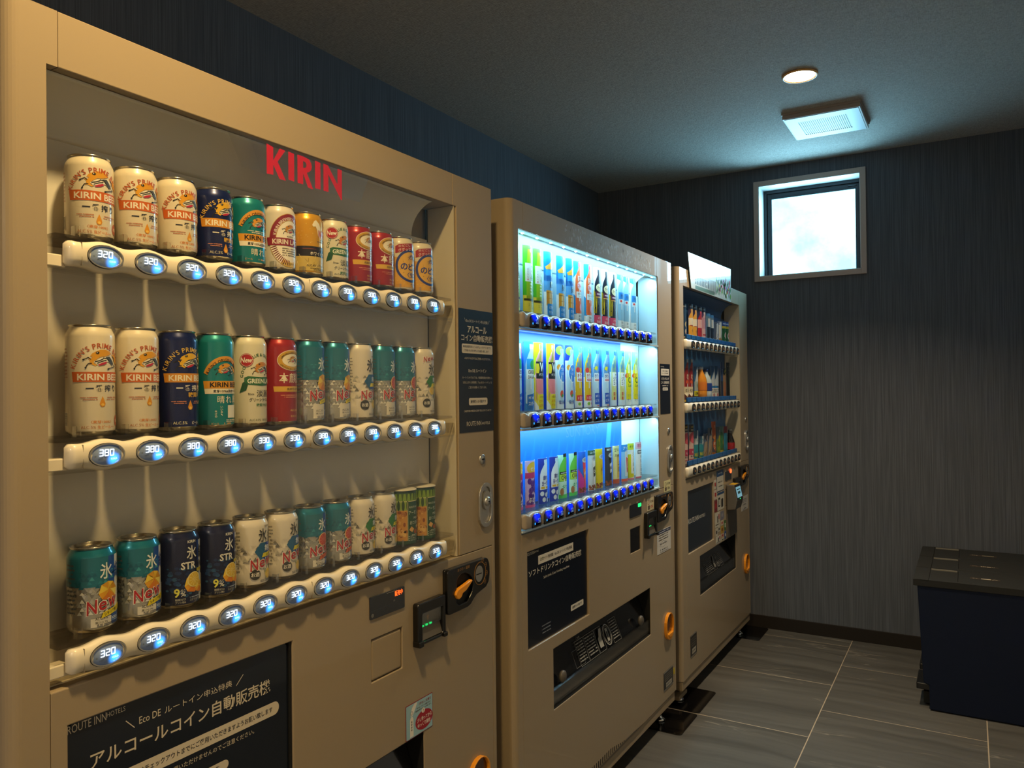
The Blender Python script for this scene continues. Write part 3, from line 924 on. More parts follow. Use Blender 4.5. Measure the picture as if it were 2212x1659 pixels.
    ds = MB(mat('dark_message_pane', '#20242e', .18, coat=.5)).prism(rrect(y_0, y_1, .8815, .9275, .003), -.002, .0022, 'x').build('message_display', t, bevel=.0006, seg=1)
    T = dict(root=t, yL=yL, yR=yR, oL=oL, oR=oR, ds=ds, dy0=y_0, dz0=.8815)
    # display cavity
    lin_, side = lining
    bk = MB(lin_).plate(oL + .0005, oR - .0065, OZ0, 1.712, XBK - .0015, XBK)
    bk.build('display_back', t)
    # the back sheet curls forward to the top of the opening
    cr = []
    for i in range(13):
        a = i / 12; cr.append((XBK + (XBK * -1 - .017) * a ** 2.0, 1.712 + .0735 * (1 - (1 - a) ** 1.35)))
    pr = cr + [(x - .0012, z + .0004) for x, z in reversed(cr)]
    MB(lin_).prism(pr, oL + .0005, oR - .0665, 'y', smooth=True).build('curled_back_sheet', t)
    MB(side).plate(oR - .0022, oR - .0012, OZ0, OZ1, XBK, -.001).build('display_side', t)
    MB(side).plate(oL - .0012, oL - .0002, OZ0, OZ1, XBK, -.001).build('display_side', t)
    MB(M_BLACKM).plate(oR - .0065, oR - .0020, OZ0, OZ1, XBK - .006, XBK - .004).build('side_groove', t)
    MB(M_BLACKM).box(XBK, -.001, oL, oR, OZ1 + .0002, OZ1 + .0015).build('display_roof', t)
    MB(side).box(XBK, -.02, oL, oR, OZ0 - .001, OZ0 + .001).build('display_floor', t)
    return T

ROWZ = (1.5372, 1.2605, .983)
def rails(T, y0, y1, b1, pitch, n, style, prices=None):
    t = T['root']; oL, oR = T['oL'], T['oR']
    for k, zc in enumerate(ROWZ):
        mb = MB()
        if style == 'wave': rail_mesh(mb, y0, y1, zc, b1, pitch, .0195, .0026, .0125, M_CREAM)
        elif style == 'arch': rail_mesh(mb, y0, y1, zc, b1, pitch, .0195, .0042, .0105, M_BEIGE, True)
        else: rail_mesh(mb, y0, y1, zc, b1, pitch, .0205, .0010, .0125, M_CREAM)
        rl = mb.build('selection_rail', t)
        c = MB(M_CREAM if style != 'arch' else M_BEIGE).box(-.028, -.006, oL + .001, y0 + .006, zc - .019, zc - .002)
        c.build('rail_bracket', t, bevel=.0015)
        c = MB(M_CLEARP).box(-.02, -.004, y1 - .004, oR - .004, zc - .014, zc + .008); c.build('rail_bracket', t)
        if style == 'wave':
            for (q, hh) in ((y0 + .0175, .0160), (1.0235, .0150)):
                MB(mat('rail_seam_line', '#8f8470', .6)).box(.0085, .0121, q, q + .0004, zc - hh, zc + hh).build('rail_joint', rl)  # thin darker line at each joint of the rail
        for i in range(n):
            me = arch_button() if style == 'arch' else oval_button(prices[k][i] if prices else None)
            obj('price_button', me, rl, (.0117 if style != 'arch' else .0100, b1 + i * pitch, zc + (0 if style != 'arch' else -.0005)))
        # clear tray under the samples
        zt_ = zc + (.0262 if k == 0 else .0255)
        tr = MB(M_TRAY).box(XBK + .001, -.003, oL + .012, oR - .014, zt_ - .006, zt_)
        tr.build('display_tray', t)
        bar = (MB(M_CLEARP).box(-.03, -.006, oL + .004, oR - .006, zc - .0235, zc - .0212) if style != 'arch' else MB(mat('milky_guard', '#cfe2ea', .3, coat=.4)).box(-.03, .004, oL + .002, oR - .003, zc - .0275, zc - .0225)); bar.build('lower_guard', t)
    zs = [OZ1 - .001] + [z for zc in ROWZ for z in (zc + .0195, zc - .0195)]
    for (a, b_) in ((zs[0], zs[1]), (zs[2], zs[3]), (zs[4], zs[5])):
        MB(M_GLASS).plate(oL + .0015, oR - .0005, b_, a, -.0018, -.0010).build('display_pane', t)
# ------------------------------------------------------------------ cans
CR = .0318
def can_body_mesh(h, paint, facet=None, bands=None):
    """h, facet, bands in mm; facet = (z0, z1) diamond-cut zone; bands = [(z0, z1, material)]"""
    mb = MB(paint)
    n = 40
    prof = [(31.2, 7.0), (31.8, 9.5)]
    z1 = h - 17
    if facet:
        rows = max(2, round((facet[1] - facet[0]) / 8.0))
        prof += [(31.8, facet[0] + (facet[1] - facet[0]) * i / rows) for i in range(rows + 1)]
    prof += [(31.8, z1), (31.2, h - 13), (29.6, h - 9), (28.0, h - 6), (26.8, h - 3.2)]
    if bands:
        zs = sorted({b[0] for b in bands} | {b[1] for b in bands})
        have = {p[1] for p in prof}
        for z in zs:
            if z not in have and 9.5 < z < z1: prof.append((31.8, z))
        prof.sort(key=lambda p: p[1])
    v = []
    fz = [i for i, p in enumerate(prof) if facet and facet[0] - .01 <= p[1] <= facet[1] + .01]
    for k, (r, z) in enumerate(prof):
        inside = facet and k in fz[1:-1]
        for i in range(n):
            a = 2 * pi * i / n
            rr = r / 1000
            if inside and (i // 2 + 0) % 1 == 0:
                # alternate vertices sink a little: triangular facets
                ph = (i + (2 if (k % 2) else 0)) % 4
                rr -= (.0, .0004, .0009, .0004)[ph]
            v.append((rr * math.cos(a), rr * math.sin(a), z / 1000))
    for k in range(len(prof) - 1):
        zc = (prof[k][1] + prof[k + 1][1]) / 2
        m = paint
        if bands:
            for (a, b, mm) in bands:
                if a <= zc <= b: m = mm
        fac = facet and facet[0] <= zc <= facet[1]
        fs = []
        for i in range(n):
            j = (i + 1) % n
            q = (k * n + i, k * n + j, (k + 1) * n + j, (k + 1) * n + i)
            if fac:
                if (i + k) % 2: fs += [(q[0], q[1], q[2]), (q[0], q[2], q[3])]
                else: fs += [(q[0], q[1], q[3]), (q[1], q[2], q[3])]
            else: fs.append(q)
        idx = mb.m(m)
        for f in fs: mb.f.append(f); mb.mi.append(idx); mb.sm.append(not fac)
    mb.v = v
    # silver foot
    mb.lathe([(.0, .004), (.020, .0035), (.0235, .0), (.0255, .0004), (.0290, .0035), (.0312, .007)], n, (0, 0, 0), M_CANEND, cap=False)
    return mb.mesh('beer_can')

def can_lid_mesh(h):
    H = h / 1000
    mb = MB(M_CANEND).lathe([(.0268, H - .0032), (.0272, H - .0022), (.0281, H - .0014), (.0281, H - .0004), (.0273, H), (.0263, H - .0008), (.0256, H - .0052), (.0246, H - .0056), (.0238, H - .004), (.0, H - .0038)], 40, cap=False)
    return mb.mesh('can_lid')
def can_tab_mesh(h):
    H = h / 1000
    mb = MB(M_CANEND)
    mb.ring(capsule(0, 0, .0075, .0125), capsule(0, .003, .0045, .006), H - .0034, H - .0024, 'z')
    mb.prism(ell(.0, -.013, .009, .007, 20), H - .0037, H - .0033, 'z', mat('can_mouth_score', '#8f8a80', .3, metal=.9))
    return mb.mesh('pull_tab')

BEAST = dict(
    mane=[(-17.7, 21.0), (-15.7, 23.8), (-11.8, 25.9), (-6.3, 28.4), (0.0, 28.6), (5.8, 26.7), (9.1, 24.0), (4.6, 21.6), (-1.1, 20.0), (-6.3, 19.4), (-11.3, 15.8), (-14.3, 12.9), (-13.3, 10.6), (-10.3, 9.4), (-12.3, 7.7), (-17.2, 10.1), (-18.7, 13.4), (-17.7, 16.5), (-15.3, 19.3), (-18.2, 19.8)],
    streak=[(-14.3, 12.9), (-9.4, 16.5), (-2.2, 18.9), (7.1, 20.8), (13.4, 14.4), (8.4, 11.0), (3.4, 13.5), (-5.3, 11.5), (-10.3, 9.4)],
    mouth=[(-9.4, 9.5), (-5.3, 11.7), (1.1, 13.7), (2.0, 11.8), (-2.2, 9.4), (-7.9, 8.2)],
    hatch=[(0.0, 19.1), (5.8, 20.2), (9.7, 16.1), (13.4, 10.4), (9.7, 9.6), (4.6, 13.6)],
    hind=[(9.7, 23.1), (14.2, 22.9), (19.8, 19.8), (25.0, 15.0), (26.8, 8.1), (18.8, 11.7), (14.2, 16.4)])
def beast(d, u, z, k=1.0, gold='#e3a02c', dark='#23201e', pale='#efe6d4', layer=1, legs=True):
    T = lambda pts: [(u + (p[0] + 4) * k, z + (p[1] - 15) * k) for p in pts]
    d.poly(T(BEAST['hind']), gold, layer); d.poly(T(BEAST['mane']), gold, layer)
    d.poly(T(BEAST['streak']), pale, layer + 1); d.poly(T(BEAST['hatch']), '#4b4f52', layer + 2); d.poly(T(BEAST['mouth']), '#c0304a', layer + 2)
    d.line(T([(-12.5, 13.4), (-8, 14.6), (-3, 17)]), 1.0 * k, dark, layer + 3); d.line(T([(-10, 11.5), (-5, 13.8), (1, 15.5)]), .9 * k, dark, layer + 3); d.line(T([(-3, 18.2), (2, 17.6), (5, 14.5)]), .8 * k, dark, layer + 3)
    d.ell(u + (-9.8 + 4) * k, z + 9.5 * k, 2.1 * k, 1.5 * k, dark, layer + 2, 14); d.ell(u + (-10.3 + 4) * k, z + 9.8 * k, .7 * k, .6 * k, pale, layer + 3, 8)
    if legs:
        w = .95 * k
        d.poly(T([(-15.5, 15.5), (-19.5, 18.2), (-20.5, 17.2), (-17, 13.6)]), gold, layer); d.poly(T([(-14.5, 11.5), (-19.5, 11.2), (-20, 10), (-14, 9.6)]), gold, layer)
        d.line(T([(-17.5, 16.3), (-20.3, 18.6), (-22.8, 17.0), (-25.2, 16.2)]), w, dark, layer + 1); d.poly(T([(-24.4, 17), (-27, 16.2), (-26, 14.6), (-23.8, 15.8)]), dark, layer + 1)
        d.line(T([(-16.5, 11.2), (-20.2, 10.8), (-22.0, 8.2), (-23.0, 6)]), w, dark, layer + 1); d.poly(T([(-22.2, 7), (-24.3, 6.3), (-23.8, 4.2), (-22, 5)]), dark, layer + 1)
        d.poly(T([(10.5, 9.8), (15.5, 10.5), (17.5, 8.0), (11, 7.2)]), pale, layer); d.line(T([(13, 9.6), (16.8, 7.6), (9.4, 6.0), (4.4, 4.6)]), w, dark, layer + 1); d.poly(T([(5.4, 5.8), (2.4, 4.6), (3.2, 2.8), (5.6, 4)]), dark, layer + 1)
        d.line(T([(19, 10.5), (22.6, 7.2), (25.0, 5.4)]), w, dark, layer + 1); d.poly(T([(24.4, 6.4), (27, 4.4), (26, 3.2), (24, 4.6)]), dark, layer + 1)
        d.line(T([(11.9, 20.3), (15.1, 17.5), (13.4, 14.4)]), w, dark, layer + 1)

def back_panel(d, h, c, c2='#e9e2d2'):
    """fine print and bar code on the side of the can"""
    for i in range(9): d.small(-63, -50, h * .78 - i * 5, 2.6, c, 1, 11 + i)
    d.rect(-62, -50, 14, 34, c2, 1); d.bars(-61, -51, 15, 33, '#1d1b1a', 2)

def kirin(h, base, arch, gold, band, bandtxt, jp, txt, low, extra=None):
    d = Decal(); big = h > 140
    zb = 83 if big else 61
    ah = 3.0 if big else 0
    d.arc("KIRIN'S PRIME BREW", -1, zb - 5 + ah, 40.5, 164, 16, 7.4, arch, 1, 1, rz=47 if big else 42.5)
    beast(d, 0, zb + 21 + ah, 1.12, gold, pale='#efe6d4' if base != 'navy' else '#e8e2cc')
    d.poly([(-41, zb + 7.6), (41, zb + 7.6), (39, zb - 6.6), (-39, zb - 6.6)], band, 1)
    d.text('KIRIN', -15, zb + .3, 9.2, bandtxt, 2, 2, w=35); d.text('BEER', 21, zb + .3, 9.2, bandtxt, 2, 2, w=28)
    for i, ch in enumerate('一番搾り'):
        d.text(ch, -16.5 + i * 12.2, zb - 15.5, 1.7 if i == 0 else 9.5, jp, 1, 2, w=10 if i < 3 else 6.5)
    zd = zb - 33 - (2 if big else 0)
    if base == 'navy':
        d.text('糖質0', 7, zb - 26, 8, gold, 1, 1, w=21); zd -= 8
    d.poly([(.0, zd + 8.5), (-3.0, zd + 1.2), (-4.2, zd - 2.6), (-2.6, zd - 6.0), (0, zd - 7.0), (2.6, zd - 6.0), (4.2, zd - 2.6), (3.0, zd + 1.2)], '#dc9326', 1)
    d.ell(0, zd - 3.6, 2.2, 2.0, '#f0c05a', 2, 12)
    for s_ in (-1, 1):
        d.small(min(s_ * 6, s_ * 29), max(s_ * 6, s_ * 29), zd + 6.5, 1.7, low, 1, 3 + s_); d.small(min(s_ * 6, s_ * 25), max(s_ * 6, s_ * 25), zd + 3.6, 1.7, low, 1, 6 + s_)
    if base == 'navy':
        d.text('ALC.5%', -16, 13, 4.4, '#d8cfae', 1, 0, w=21); d.text('ビール', 10, 13, 4.6, '#e6dfcc', 1, 1, w=14)
    else:
        zl = 20 if big else 18
        d.text('〈麦芽100%〉', -1, zl, 4.4, '#cf8246', 1, 1, w=29)
        d.text('ALC.5%', -18.5, zl - 7.2, 4.2, '#b87a52', 1, 0, w=19); d.text('生ビール', 3, zl - 7.2, 4.8, '#d07c3c', 1, 1, w=20); d.small(14, 21, zl - 7.2, 1.8, '#c98a5a', 1, 9)
        d.ell(29, zl + 1, 7, 8, '#b0503a', 1); d.text('お酒', 29, zl + 1, 5, '#efe2cc', 2, 1)
    back_panel(d, h, '#b5714c' if base != 'navy' else '#d8d2c0')
    return d

def teal(h):
    d = Decal(); big = h > 140; zb = 76 if big else 52
    G, C = '#dd9a3a', '#efe6d2'
    zc = zb - 2 if not big else zb - 4
    out = [(40 * math.cos(a) - 0, zc + 48 * math.sin(a)) for a in [R_(155 - i * 130 / 24) for i in range(25)]]
    inn = [(33 * math.cos(a) - 0, zc + 40 * math.sin(a)) for a in [R_(25 + i * 130 / 24) for i in range(25)]]
    d.poly(out + inn, G, 1)
    d.arc("KIRIN'S ORIGINAL BREW", 0, zc, 34.3, 153, 27, 4.6, '#1c1a18', 2, 1, rz=41.6)
    beast(d, -1, zb + 21, .82, G, pale=C)
    if not big:
        d.small(-22, 20, zb + 8.5, 1.8, C, 1, 4); d.small(-14, 22, zb + 5.6, 1.8, C, 1, 5)
    d.poly([(-37, zb + 3), (37, zb + 3), (35.5, zb - 9.5), (-35.5, zb - 9.5)], '#e09a2c', 1)
    d.text('KIRIN', -11, zb - 3.2, 8.2, '#15130f', 2, 2, w=30); d.text('BEER', 20, zb - 3.2, 8.2, '#15130f', 2, 2, w=24)
    d.poly([(-35.3, zb - 9.7), (35.3, zb - 9.7), (34, zb - 18), (-34, zb - 18)], C, 1)
    d.text('麦芽100%&国産ホップ', 4, zb - 13.8, 5, '#1c1a18', 2, 1, w=50)
    for i, ch in enumerate('晴れ風'): d.text(ch, -9 + i * 14, zb - 27.5, 12, C, 1, 0, w=11.5)
    if big:
        d.col('いい風、', -8, 36, 3.6, C, 1, 0); d.col('吹け。', -17, 29, 3.6, C, 1, 0)
        d.rect(3, 22, 18, 39, '#e6e2d6', 1)
        d.small(0, 24, 14.5, 1.6, C, 1, 8); d.small(0, 24, 12, 1.6, C, 1, 9)
        d.text('ビール', -18, 8 + 1, 3.6, '#d7a25e', 1, 0); d.small(-4, 10, 9, 3, '#c79a62', 1, 3)
        d.ell(33, 16, 6, 7.5, '#cfa15a', 1)
    else:
        d.text('ビール', -19, 12, 3.8, '#d7a25e', 1, 0); d.small(-2, 12, 12, 3, '#c79a62', 1, 3)
    back_panel(d, h, '#d8e2dc')
    return d

def lager(h):
    d = Decal(); R, G, C = '#8e2334', '#c9a24e', '#f0e8d8'
    z0 = 56
    d.ell(0, z0, 39, 49, G, 1, 48).ell(0, z0, 38, 48, '#f1e9da', 2, 48)
    d.ringd(0, z0, 38, 48, 11, R, 3, 40, 0, 180); d.ringd(0, z0, 27.4, 37.4, 1.0, G, 4, 40, 0, 180)
    d.arc('KIRIN BREWERY COMPANY', 0, z0, 30, 168, 12, 5.4, C, 4, 1, rz=40)
    beast(d, 0, z0 + 19, .72, '#c98a3c', pale='#f1e9da', layer=4)
    d.text('KIRIN', 0, z0 + 7.2, 2.6, '#3a2a20', 4, 1, w=14)
    d.poly([(-43, z0 + 4), (43, z0 + 4), (41, z0 - 10), (-41, z0 - 10)], R, 5); d.text('KIRIN LAGER', 0, z0 - 3, 9, C, 6, 2, w=66)
    for i in range(4): d.small(-16, 16, z0 - 15 - i * 4, 2.2, '#4c4038', 4, 20 + i)
    for i in range(13):
        a = R_(198 + i * 5.5); d.line([(37 * math.cos(a), z0 + 46 * math.sin(a)), (28 * math.cos(a), z0 + 37 * math.sin(a))], 1.5, '#7d2a30', 4)
    d.ringd(0, z0, 38, 48, 9, '#d9b95e', 3, 20, 240, 300); d.text('キリンラガービール', 0, z0 - 42.5, 4.2, '#2a2018', 5, 1, w=32)
    d.text('ALC.5%', -22, 10.5, 3, '#b39a74', 1, 0); d.text('SINCE 1888', 8, 10.5, 3, '#b39a74', 1, 0)
    back_panel(d, h, '#8a3a3a')
    return d

def highball(h):
    d = Decal()
    d.rect(-70, 70, 48, 56, '#2a2326', 1).rect(-70, 70, 37, 48, '#221d20', 1)
    d.rect(-70, 70, 9.6, 37, '#cbb05a', 1)
    rn = random.Random(8)
    for i in range(26):
        a = rn.uniform(-55, 45); b = rn.uniform(12, 34); d.line([(a, b), (a + rn.uniform(-6, 6), b + rn.uniform(3, 9))], .7, rn.choice(['#e8d48c', '#8d7430', '#f1e4ae']), 2)
    for i in range(40):
        d.ell(rn.uniform(-60, 40), rn.uniform(58, 100), .7, .7, '#f3d877', 1, 6)
    # white horse: standing silhouette
    H = [(-6, 104), (-2, 106), (1, 103), (5, 100), (8, 94), (10, 86), (22, 84), (26, 80), (27, 70), (25, 60), (22, 60), (22, 70), (10, 72), (9, 58), (5, 57), (6, 72), (2, 78), (0, 88), (-3, 94), (-8, 93), (-10, 96)]
    d.poly([(p[0] - 2, p[1]) for p in H], '#f3ead2', 2)
    d.poly([(20, 112), (40, 108), (40, 92), (18, 98)], '#a8202c', 2); d.small(23, 37, 103, 2.2, '#f0d9a8', 3, 2); d.small(23, 37, 99, 2.2, '#f0d9a8', 3, 3)
    d.text('WHITE', 12, 80, 15, '#b3222e', 3, 2, w=24); d.text('HORSE', 38, 80, 15, '#b3222e', 3, 2, w=24)
    d.small(4, 30, 69, 2, '#4a3418', 3, 4); d.small(-2, 30, 65.5, 2, '#4a3418', 3, 5)
    d.ell(24, 57, 5, 5, '#9a7a4a', 2)
    d.text('スコッチ', 16, 52, 4.2, '#d8b98a', 2, 0, w=24); d.text('ホワイトホース', 7, 42.5, 6.4, '#f1e7d2', 2, 1, w=46); d.rect(-30, -4, 50.5, 51.5, '#8a4030', 2)
    d.text('ALC.6% リキュール', 0, 20, 4.6, '#3a2c10', 3, 1, w=46); d.small(-16, 26, 14.4, 2.2, '#3a2c10', 3, 6); d.small(-10, 24, 11.6, 2.2, '#3a2c10', 3, 7)
    back_panel(d, h, '#5a3c10')
    return d

def green(h):
    d = Decal(); big = h > 140; zb = 80 if big else 57; G = '#2f6b43'
    d.arc('GOOD VALUE & GREAT TASTE', 0, zb - 2, 35, 172, 8, 5.2, G, 1, 1, rz=47)
    d.ell(-26, zb + 35, 11.5, 11.5, '#b3232e', 2, 30).ringd(-26, zb + 35, 10.6, 10.6, .6, '#e9d9c8', 3); d.text('New', -26, zb + 35, 9, '#f3e9da', 3, 2, w=19, shear=.12)
    beast(d, 1, zb + 20, .9, '#d08a3a')
    d.poly([(-30, zb + 5), (-24, zb + 7.5), (0, zb + 6), (30, zb + 7.5), (36, zb + 5), (36, zb - 9), (28, zb - 7), (0, zb - 9), (-24, zb - 7), (-30, zb - 9.5)], G, 1)
    d.poly([(-30, zb - 2), (-33, zb - 4), (-38, zb - 21), (-27, zb - 17), (-24, zb - 7.5)], '#1f5234', 2)
    d.text('GREEN', -10, zb - .8, 8.4, '#eef0dc', 3, 2, w=30); d.text('LABEL', 20, zb - .8, 8.4, '#eef0dc', 3, 2, w=26)
    d.text('Since', -19, zb - 23, 3.6, '#3a3a36', 1, 1); d.text('淡麗', 4, zb - 22, 12, '#2b2b2b', 1, 0, w=27)
    d.text('グリーンラベル', -2, zb - 33, 6.4, '#2d2d2b', 1, 1, w=40)
    d.text('糖質70%オフ', 6, zb - 42, 5.4, '#27704c', 1, 1, w=32)
    d.text('ALC.4.5%', -12, 12, 3.6, '#4a5a40', 1, 0); d.text('発泡酒', 8, 12, 4.0, '#4a5a40', 1, 0)
    d.rect(-63, -55, 10, h * .72, '#dfe0d0', 1)
    back_panel(d, h, '#3c5a48')
    return d

def honkirin(h):
    d = Decal(); big = h > 140; zb = 117 if big else 90
    G = '#cf9f33'
    d.ell(2, zb, 30, 19, '#efe5cf', 1, 44).ell(2, zb, 29, 18, G, 2, 44).ell(2, zb, 21, 11.5, '#efe5cf', 3, 40)
    d.arc('KIRIN BREWERY COMPANY', 2, zb, 23, 165, 15, 3.2, '#2a2014', 3, 1, rz=13.2); d.arc('ORIGINAL QUALITY', 2, zb, 26.5, 205, 335, 3.2, '#2a2014', 3, 1, rz=16, inside=True)
    beast(d, 2, zb + .5, .52, '#c9903c', layer=4)
    zt = zb - 32 if big else zb - 28
    d.text('本', -16, zt, 18, '#f0e2c4', 1, 1, w=17); d.text('麒', 3, zt, 18, '#f0e2c4', 1, 0, w=18); d.text('麟', 23, zt, 18, '#f0e2c4', 1, 0, w=18)
    z2 = zt - 20 if big else zt - 17
    d.poly([(-35, z2 + 5), (35, z2 + 5), (33.5, z2 - 4.6), (-33.5, z2 - 4.6)], '#d9a93a', 1); d.text('長期低温熟成', 6, z2, 4.6, '#3c2a10', 2, 0, w=34)
    d.small(-22, 24, z2 - 11, 1.8, '#e79a70', 1, 2); d.small(-16, 24, z2 - 14.5, 1.8, '#e79a70', 1, 3)
    d.text('ALC.6%', 5, 27 if big else 19, 4.2, '#e0b050', 1, 1); d.text('発泡酒②', 5, 16 if big else 12, 4.2, '#d8a860', 1, 0)
    d.ell(34, 24, 6, 9, '#cfa84a', 1)
    return d

def nodogoshi(h):
    d = Decal(); B = '#2c3a86'
    d.poly([(-62, 78), (-20, 74), (30, 92), (62, 92), (62, 9.6), (-62, 9.6)], '#dca436', 1)
    rn = random.Random(2)
    for i in range(150): d.ell(rn.uniform(-60, 55), rn.uniform(11, 70), rn.uniform(.5, 1.1), rn.uniform(.6, 1.4), rn.choice(['#c56a2c', '#b98a24', '#e8c25c']), 2, 6)
    d.poly([(-36, 84), (-36, 99), (-29, 103), (6, 108), (6, 92)], '#a8262e', 2)
    d.text('のどごし', -15, 101, 5, '#efe0cc', 3, 1, w=28, rot=6); d.text('ググっと!', -14, 92.5, 7, '#f3e6d2', 3, 1, w=32, rot=9)
    d.ringd(0, 57, 36, 36, 5.2, B, 3, 48); d.ell(0, 57, 31, 31, '#e3b04a', 2, 44)
    beast(d, 3, 75, .5, '#8b6a5a', layer=4)
    d.text('の', -17, 55, 15, B, 4, 2, w=16); d.text('ど', 0, 55, 15, B, 4, 2, w=15); d.text('ごし', 20, 55, 15, B, 4, 2, w=22)
    d.text('〈生〉', 3, 37, 11, B, 4, 2, w=26)
    d.text('ALC.5%', 8, 17, 4, '#43300e', 3, 1); d.small(2, 20, 12.5, 2, '#43300e', 3, 3)
    return d

def diamonds(d, u0, u1, z0, z1, cs, layer, seed=1, s=7.0):
    rn = random.Random(seed); z = z0; row = 0
    while z < z1 - .1:
        u = u0 + (s / 2 if row % 2 else 0)
        while u < u1:
            c = rn.choice(cs)
            if c: d.poly([(u - s / 2, z), (u + s / 2, z), (u, min(z + s * .8, z1))], c, layer)
            u += s
        z += s * .8; row += 1

def fruit(d, u, z, a, b, kind, layer=3):
    if kind == 'lemon':
        P = [(u - a, z - b * .2), (u - a * .75, z + b * .7), (u - a * .1, z + b), (u + a * .5, z + b * .85), (u + a, z + b * .1), (u + a * .8, z - b * .7), (u + a * .1, z - b), (u - a * .7, z - b * .8)]
        d.poly(P, '#eab52a', layer)
        n = len(P)
        for i in range(n):
            c = ('#f2cf45', '#d99a1e', '#f0c232', '#cf8f1c', '#f6dc6a', '#e08a1c', '#d77a1a', '#e6a326')[i % 8]
            d.poly([P[i], P[(i + 1) % n], (u + a * .1 * (-1) ** i, z + b * .15)], c, layer + 1)
    else:
        rim, flesh, seg = {'grape': ('#e9c07a', '#cf4a3a', '#e89a80'), 'slice': ('#f0dc8a', '#e0b838', '#f4e39a')}[kind]
        d.ell(u, z, a, b, rim, layer, 30).ell(u + a * .03, z, a * .88, b * .88, flesh, layer + 1, 30)
        for i in range(10):
            t = R_(i * 36 + 8); d.line([(u + a * .1 * math.cos(t), z + b * .1 * math.sin(t)), (u + a * .8 * math.cos(t), z + b * .8 * math.sin(t))], a * .045, seg, layer + 2)

def new_mark(d, u, z, k, rot=10, layer=6):
    for (o, c, l, bold) in ((0.0, '#efe6e0', layer, 2), (0, '#b3202a', layer + 1, 1)):
        for i, (ch, du, hh, ww) in enumerate((('N', -13, 20, 13), ('e', 1.5, 13.5, 11.5), ('w', 17, 13.5, 16))):
            e = 2.2 if l == layer else 0
            zz = z + du * k * math.tan(R_(rot)) - (20 - hh) / 2 * k * .5
            d.text(ch, u + du * k, zz, hh * k + e, c, l, bold, w=ww * k + e, shear=.2, rot=rot)

def ice(d, u, z, h, c, layer=4, c2=None, w=None):
    """the two large characters"""
    d.text('氷', u, z, h, c, layer, 2, w=w or h * .8)
    d.text('結', u + h * 1.0, z - h * .06, h, c2 or c, layer, 2, w=w or h * .8)

def chuhai(h, kind):
    d = Decal(); big = h > 140; top = h - 17
    zi = 112 if big else 87
    d.rect(-34, 8, 82 if big else 66, top + 3, '#1f6f86', 1)
    d.poly([(2, top + 3), (14, top + 3), (14, 9.6), (8, 9.6), (8, 60), (2, 84 if big else 70)], '#1f4fa0', 2)
    d.rect(14.2, 24, 9.6, top + 3, '#dfe2e4', 1); d.rect(24, 40, 9.6, top + 3, '#b9c4cc', 1)
    diamonds(d, -34, 12, 82 if big else 64, 112 if big else 88, ['#2a8196', '#185f7a', None, '#3a95a4', None], 2, 3)
    diamonds(d, -36, 14, 28, 82 if big else 60, ['#d4d3ce', '#a9a9a4', None, '#e4e2dc', '#8f908c', None], 2, 4)
    ice(d, -1, zi, 25 if big else 23, '#eef2f0', 4, '#1f3f94')
    zf = zi - 35 if big else zi - 29
    if kind == 'lemon': fruit(d, 3, zf, 15, 16 if big else 13.5, 'lemon')
    else: fruit(d, 3, zf, 13.5, 14.5 if big else 12.5, 'grape')
    zn = zf - 22 if big else zf - 18
    new_mark(d, -8, zn, 1.0 if big else .95)
    c = '#e8d21e' if kind == 'lemon' else '#e2683a'
    t = 'シチリア産レモン' if kind == 'lemon' else 'グレープフルーツ'
    d.poly([(-9, zn - 19), (-6, zn - 11), (30, zn - 3), (30, zn - 11)], c, 6); d.text(t, 11, zn - 11, 5.0, '#26221a', 7, 1, w=32, rot=12)
    d.rect(7, 24, 9.6, zn - 16, '#1f4fa0', 3)
    d.text('KIRIN', 14, 24 if big else 18, 3.8, '#dfe8f0', 4, 1, w=12); d.small(9, 22, 20 if big else 14.5, 1.8, '#9fc0e6', 4, 3)
    d.rect(-22, 6.5, 9.6, zn - 18, '#d8d2c6', 3)
    d.text('ALC.5%', -8, 24 if big else 21, 3.8, '#2a2a2a', 4, 0, w=17); d.text('果汁2.7%' if kind == 'lemon' else '果汁4.2%', -8, 18.5 if big else 15.5, 3.6, '#2a2a2a', 4, 0, w=17)
    d.small(-14, 20, 13.5 if big else 12.5, 1.9, '#3a3f55', 5, 1); d.small(-14, 20, 11 if big else 10.4, 1.6, '#3a3f55', 5, 2)
    for i in range(12): d.small(-60, -42, h * .8 - i * 6, 3.0, '#53585c', 1, 40 + i)
    return d

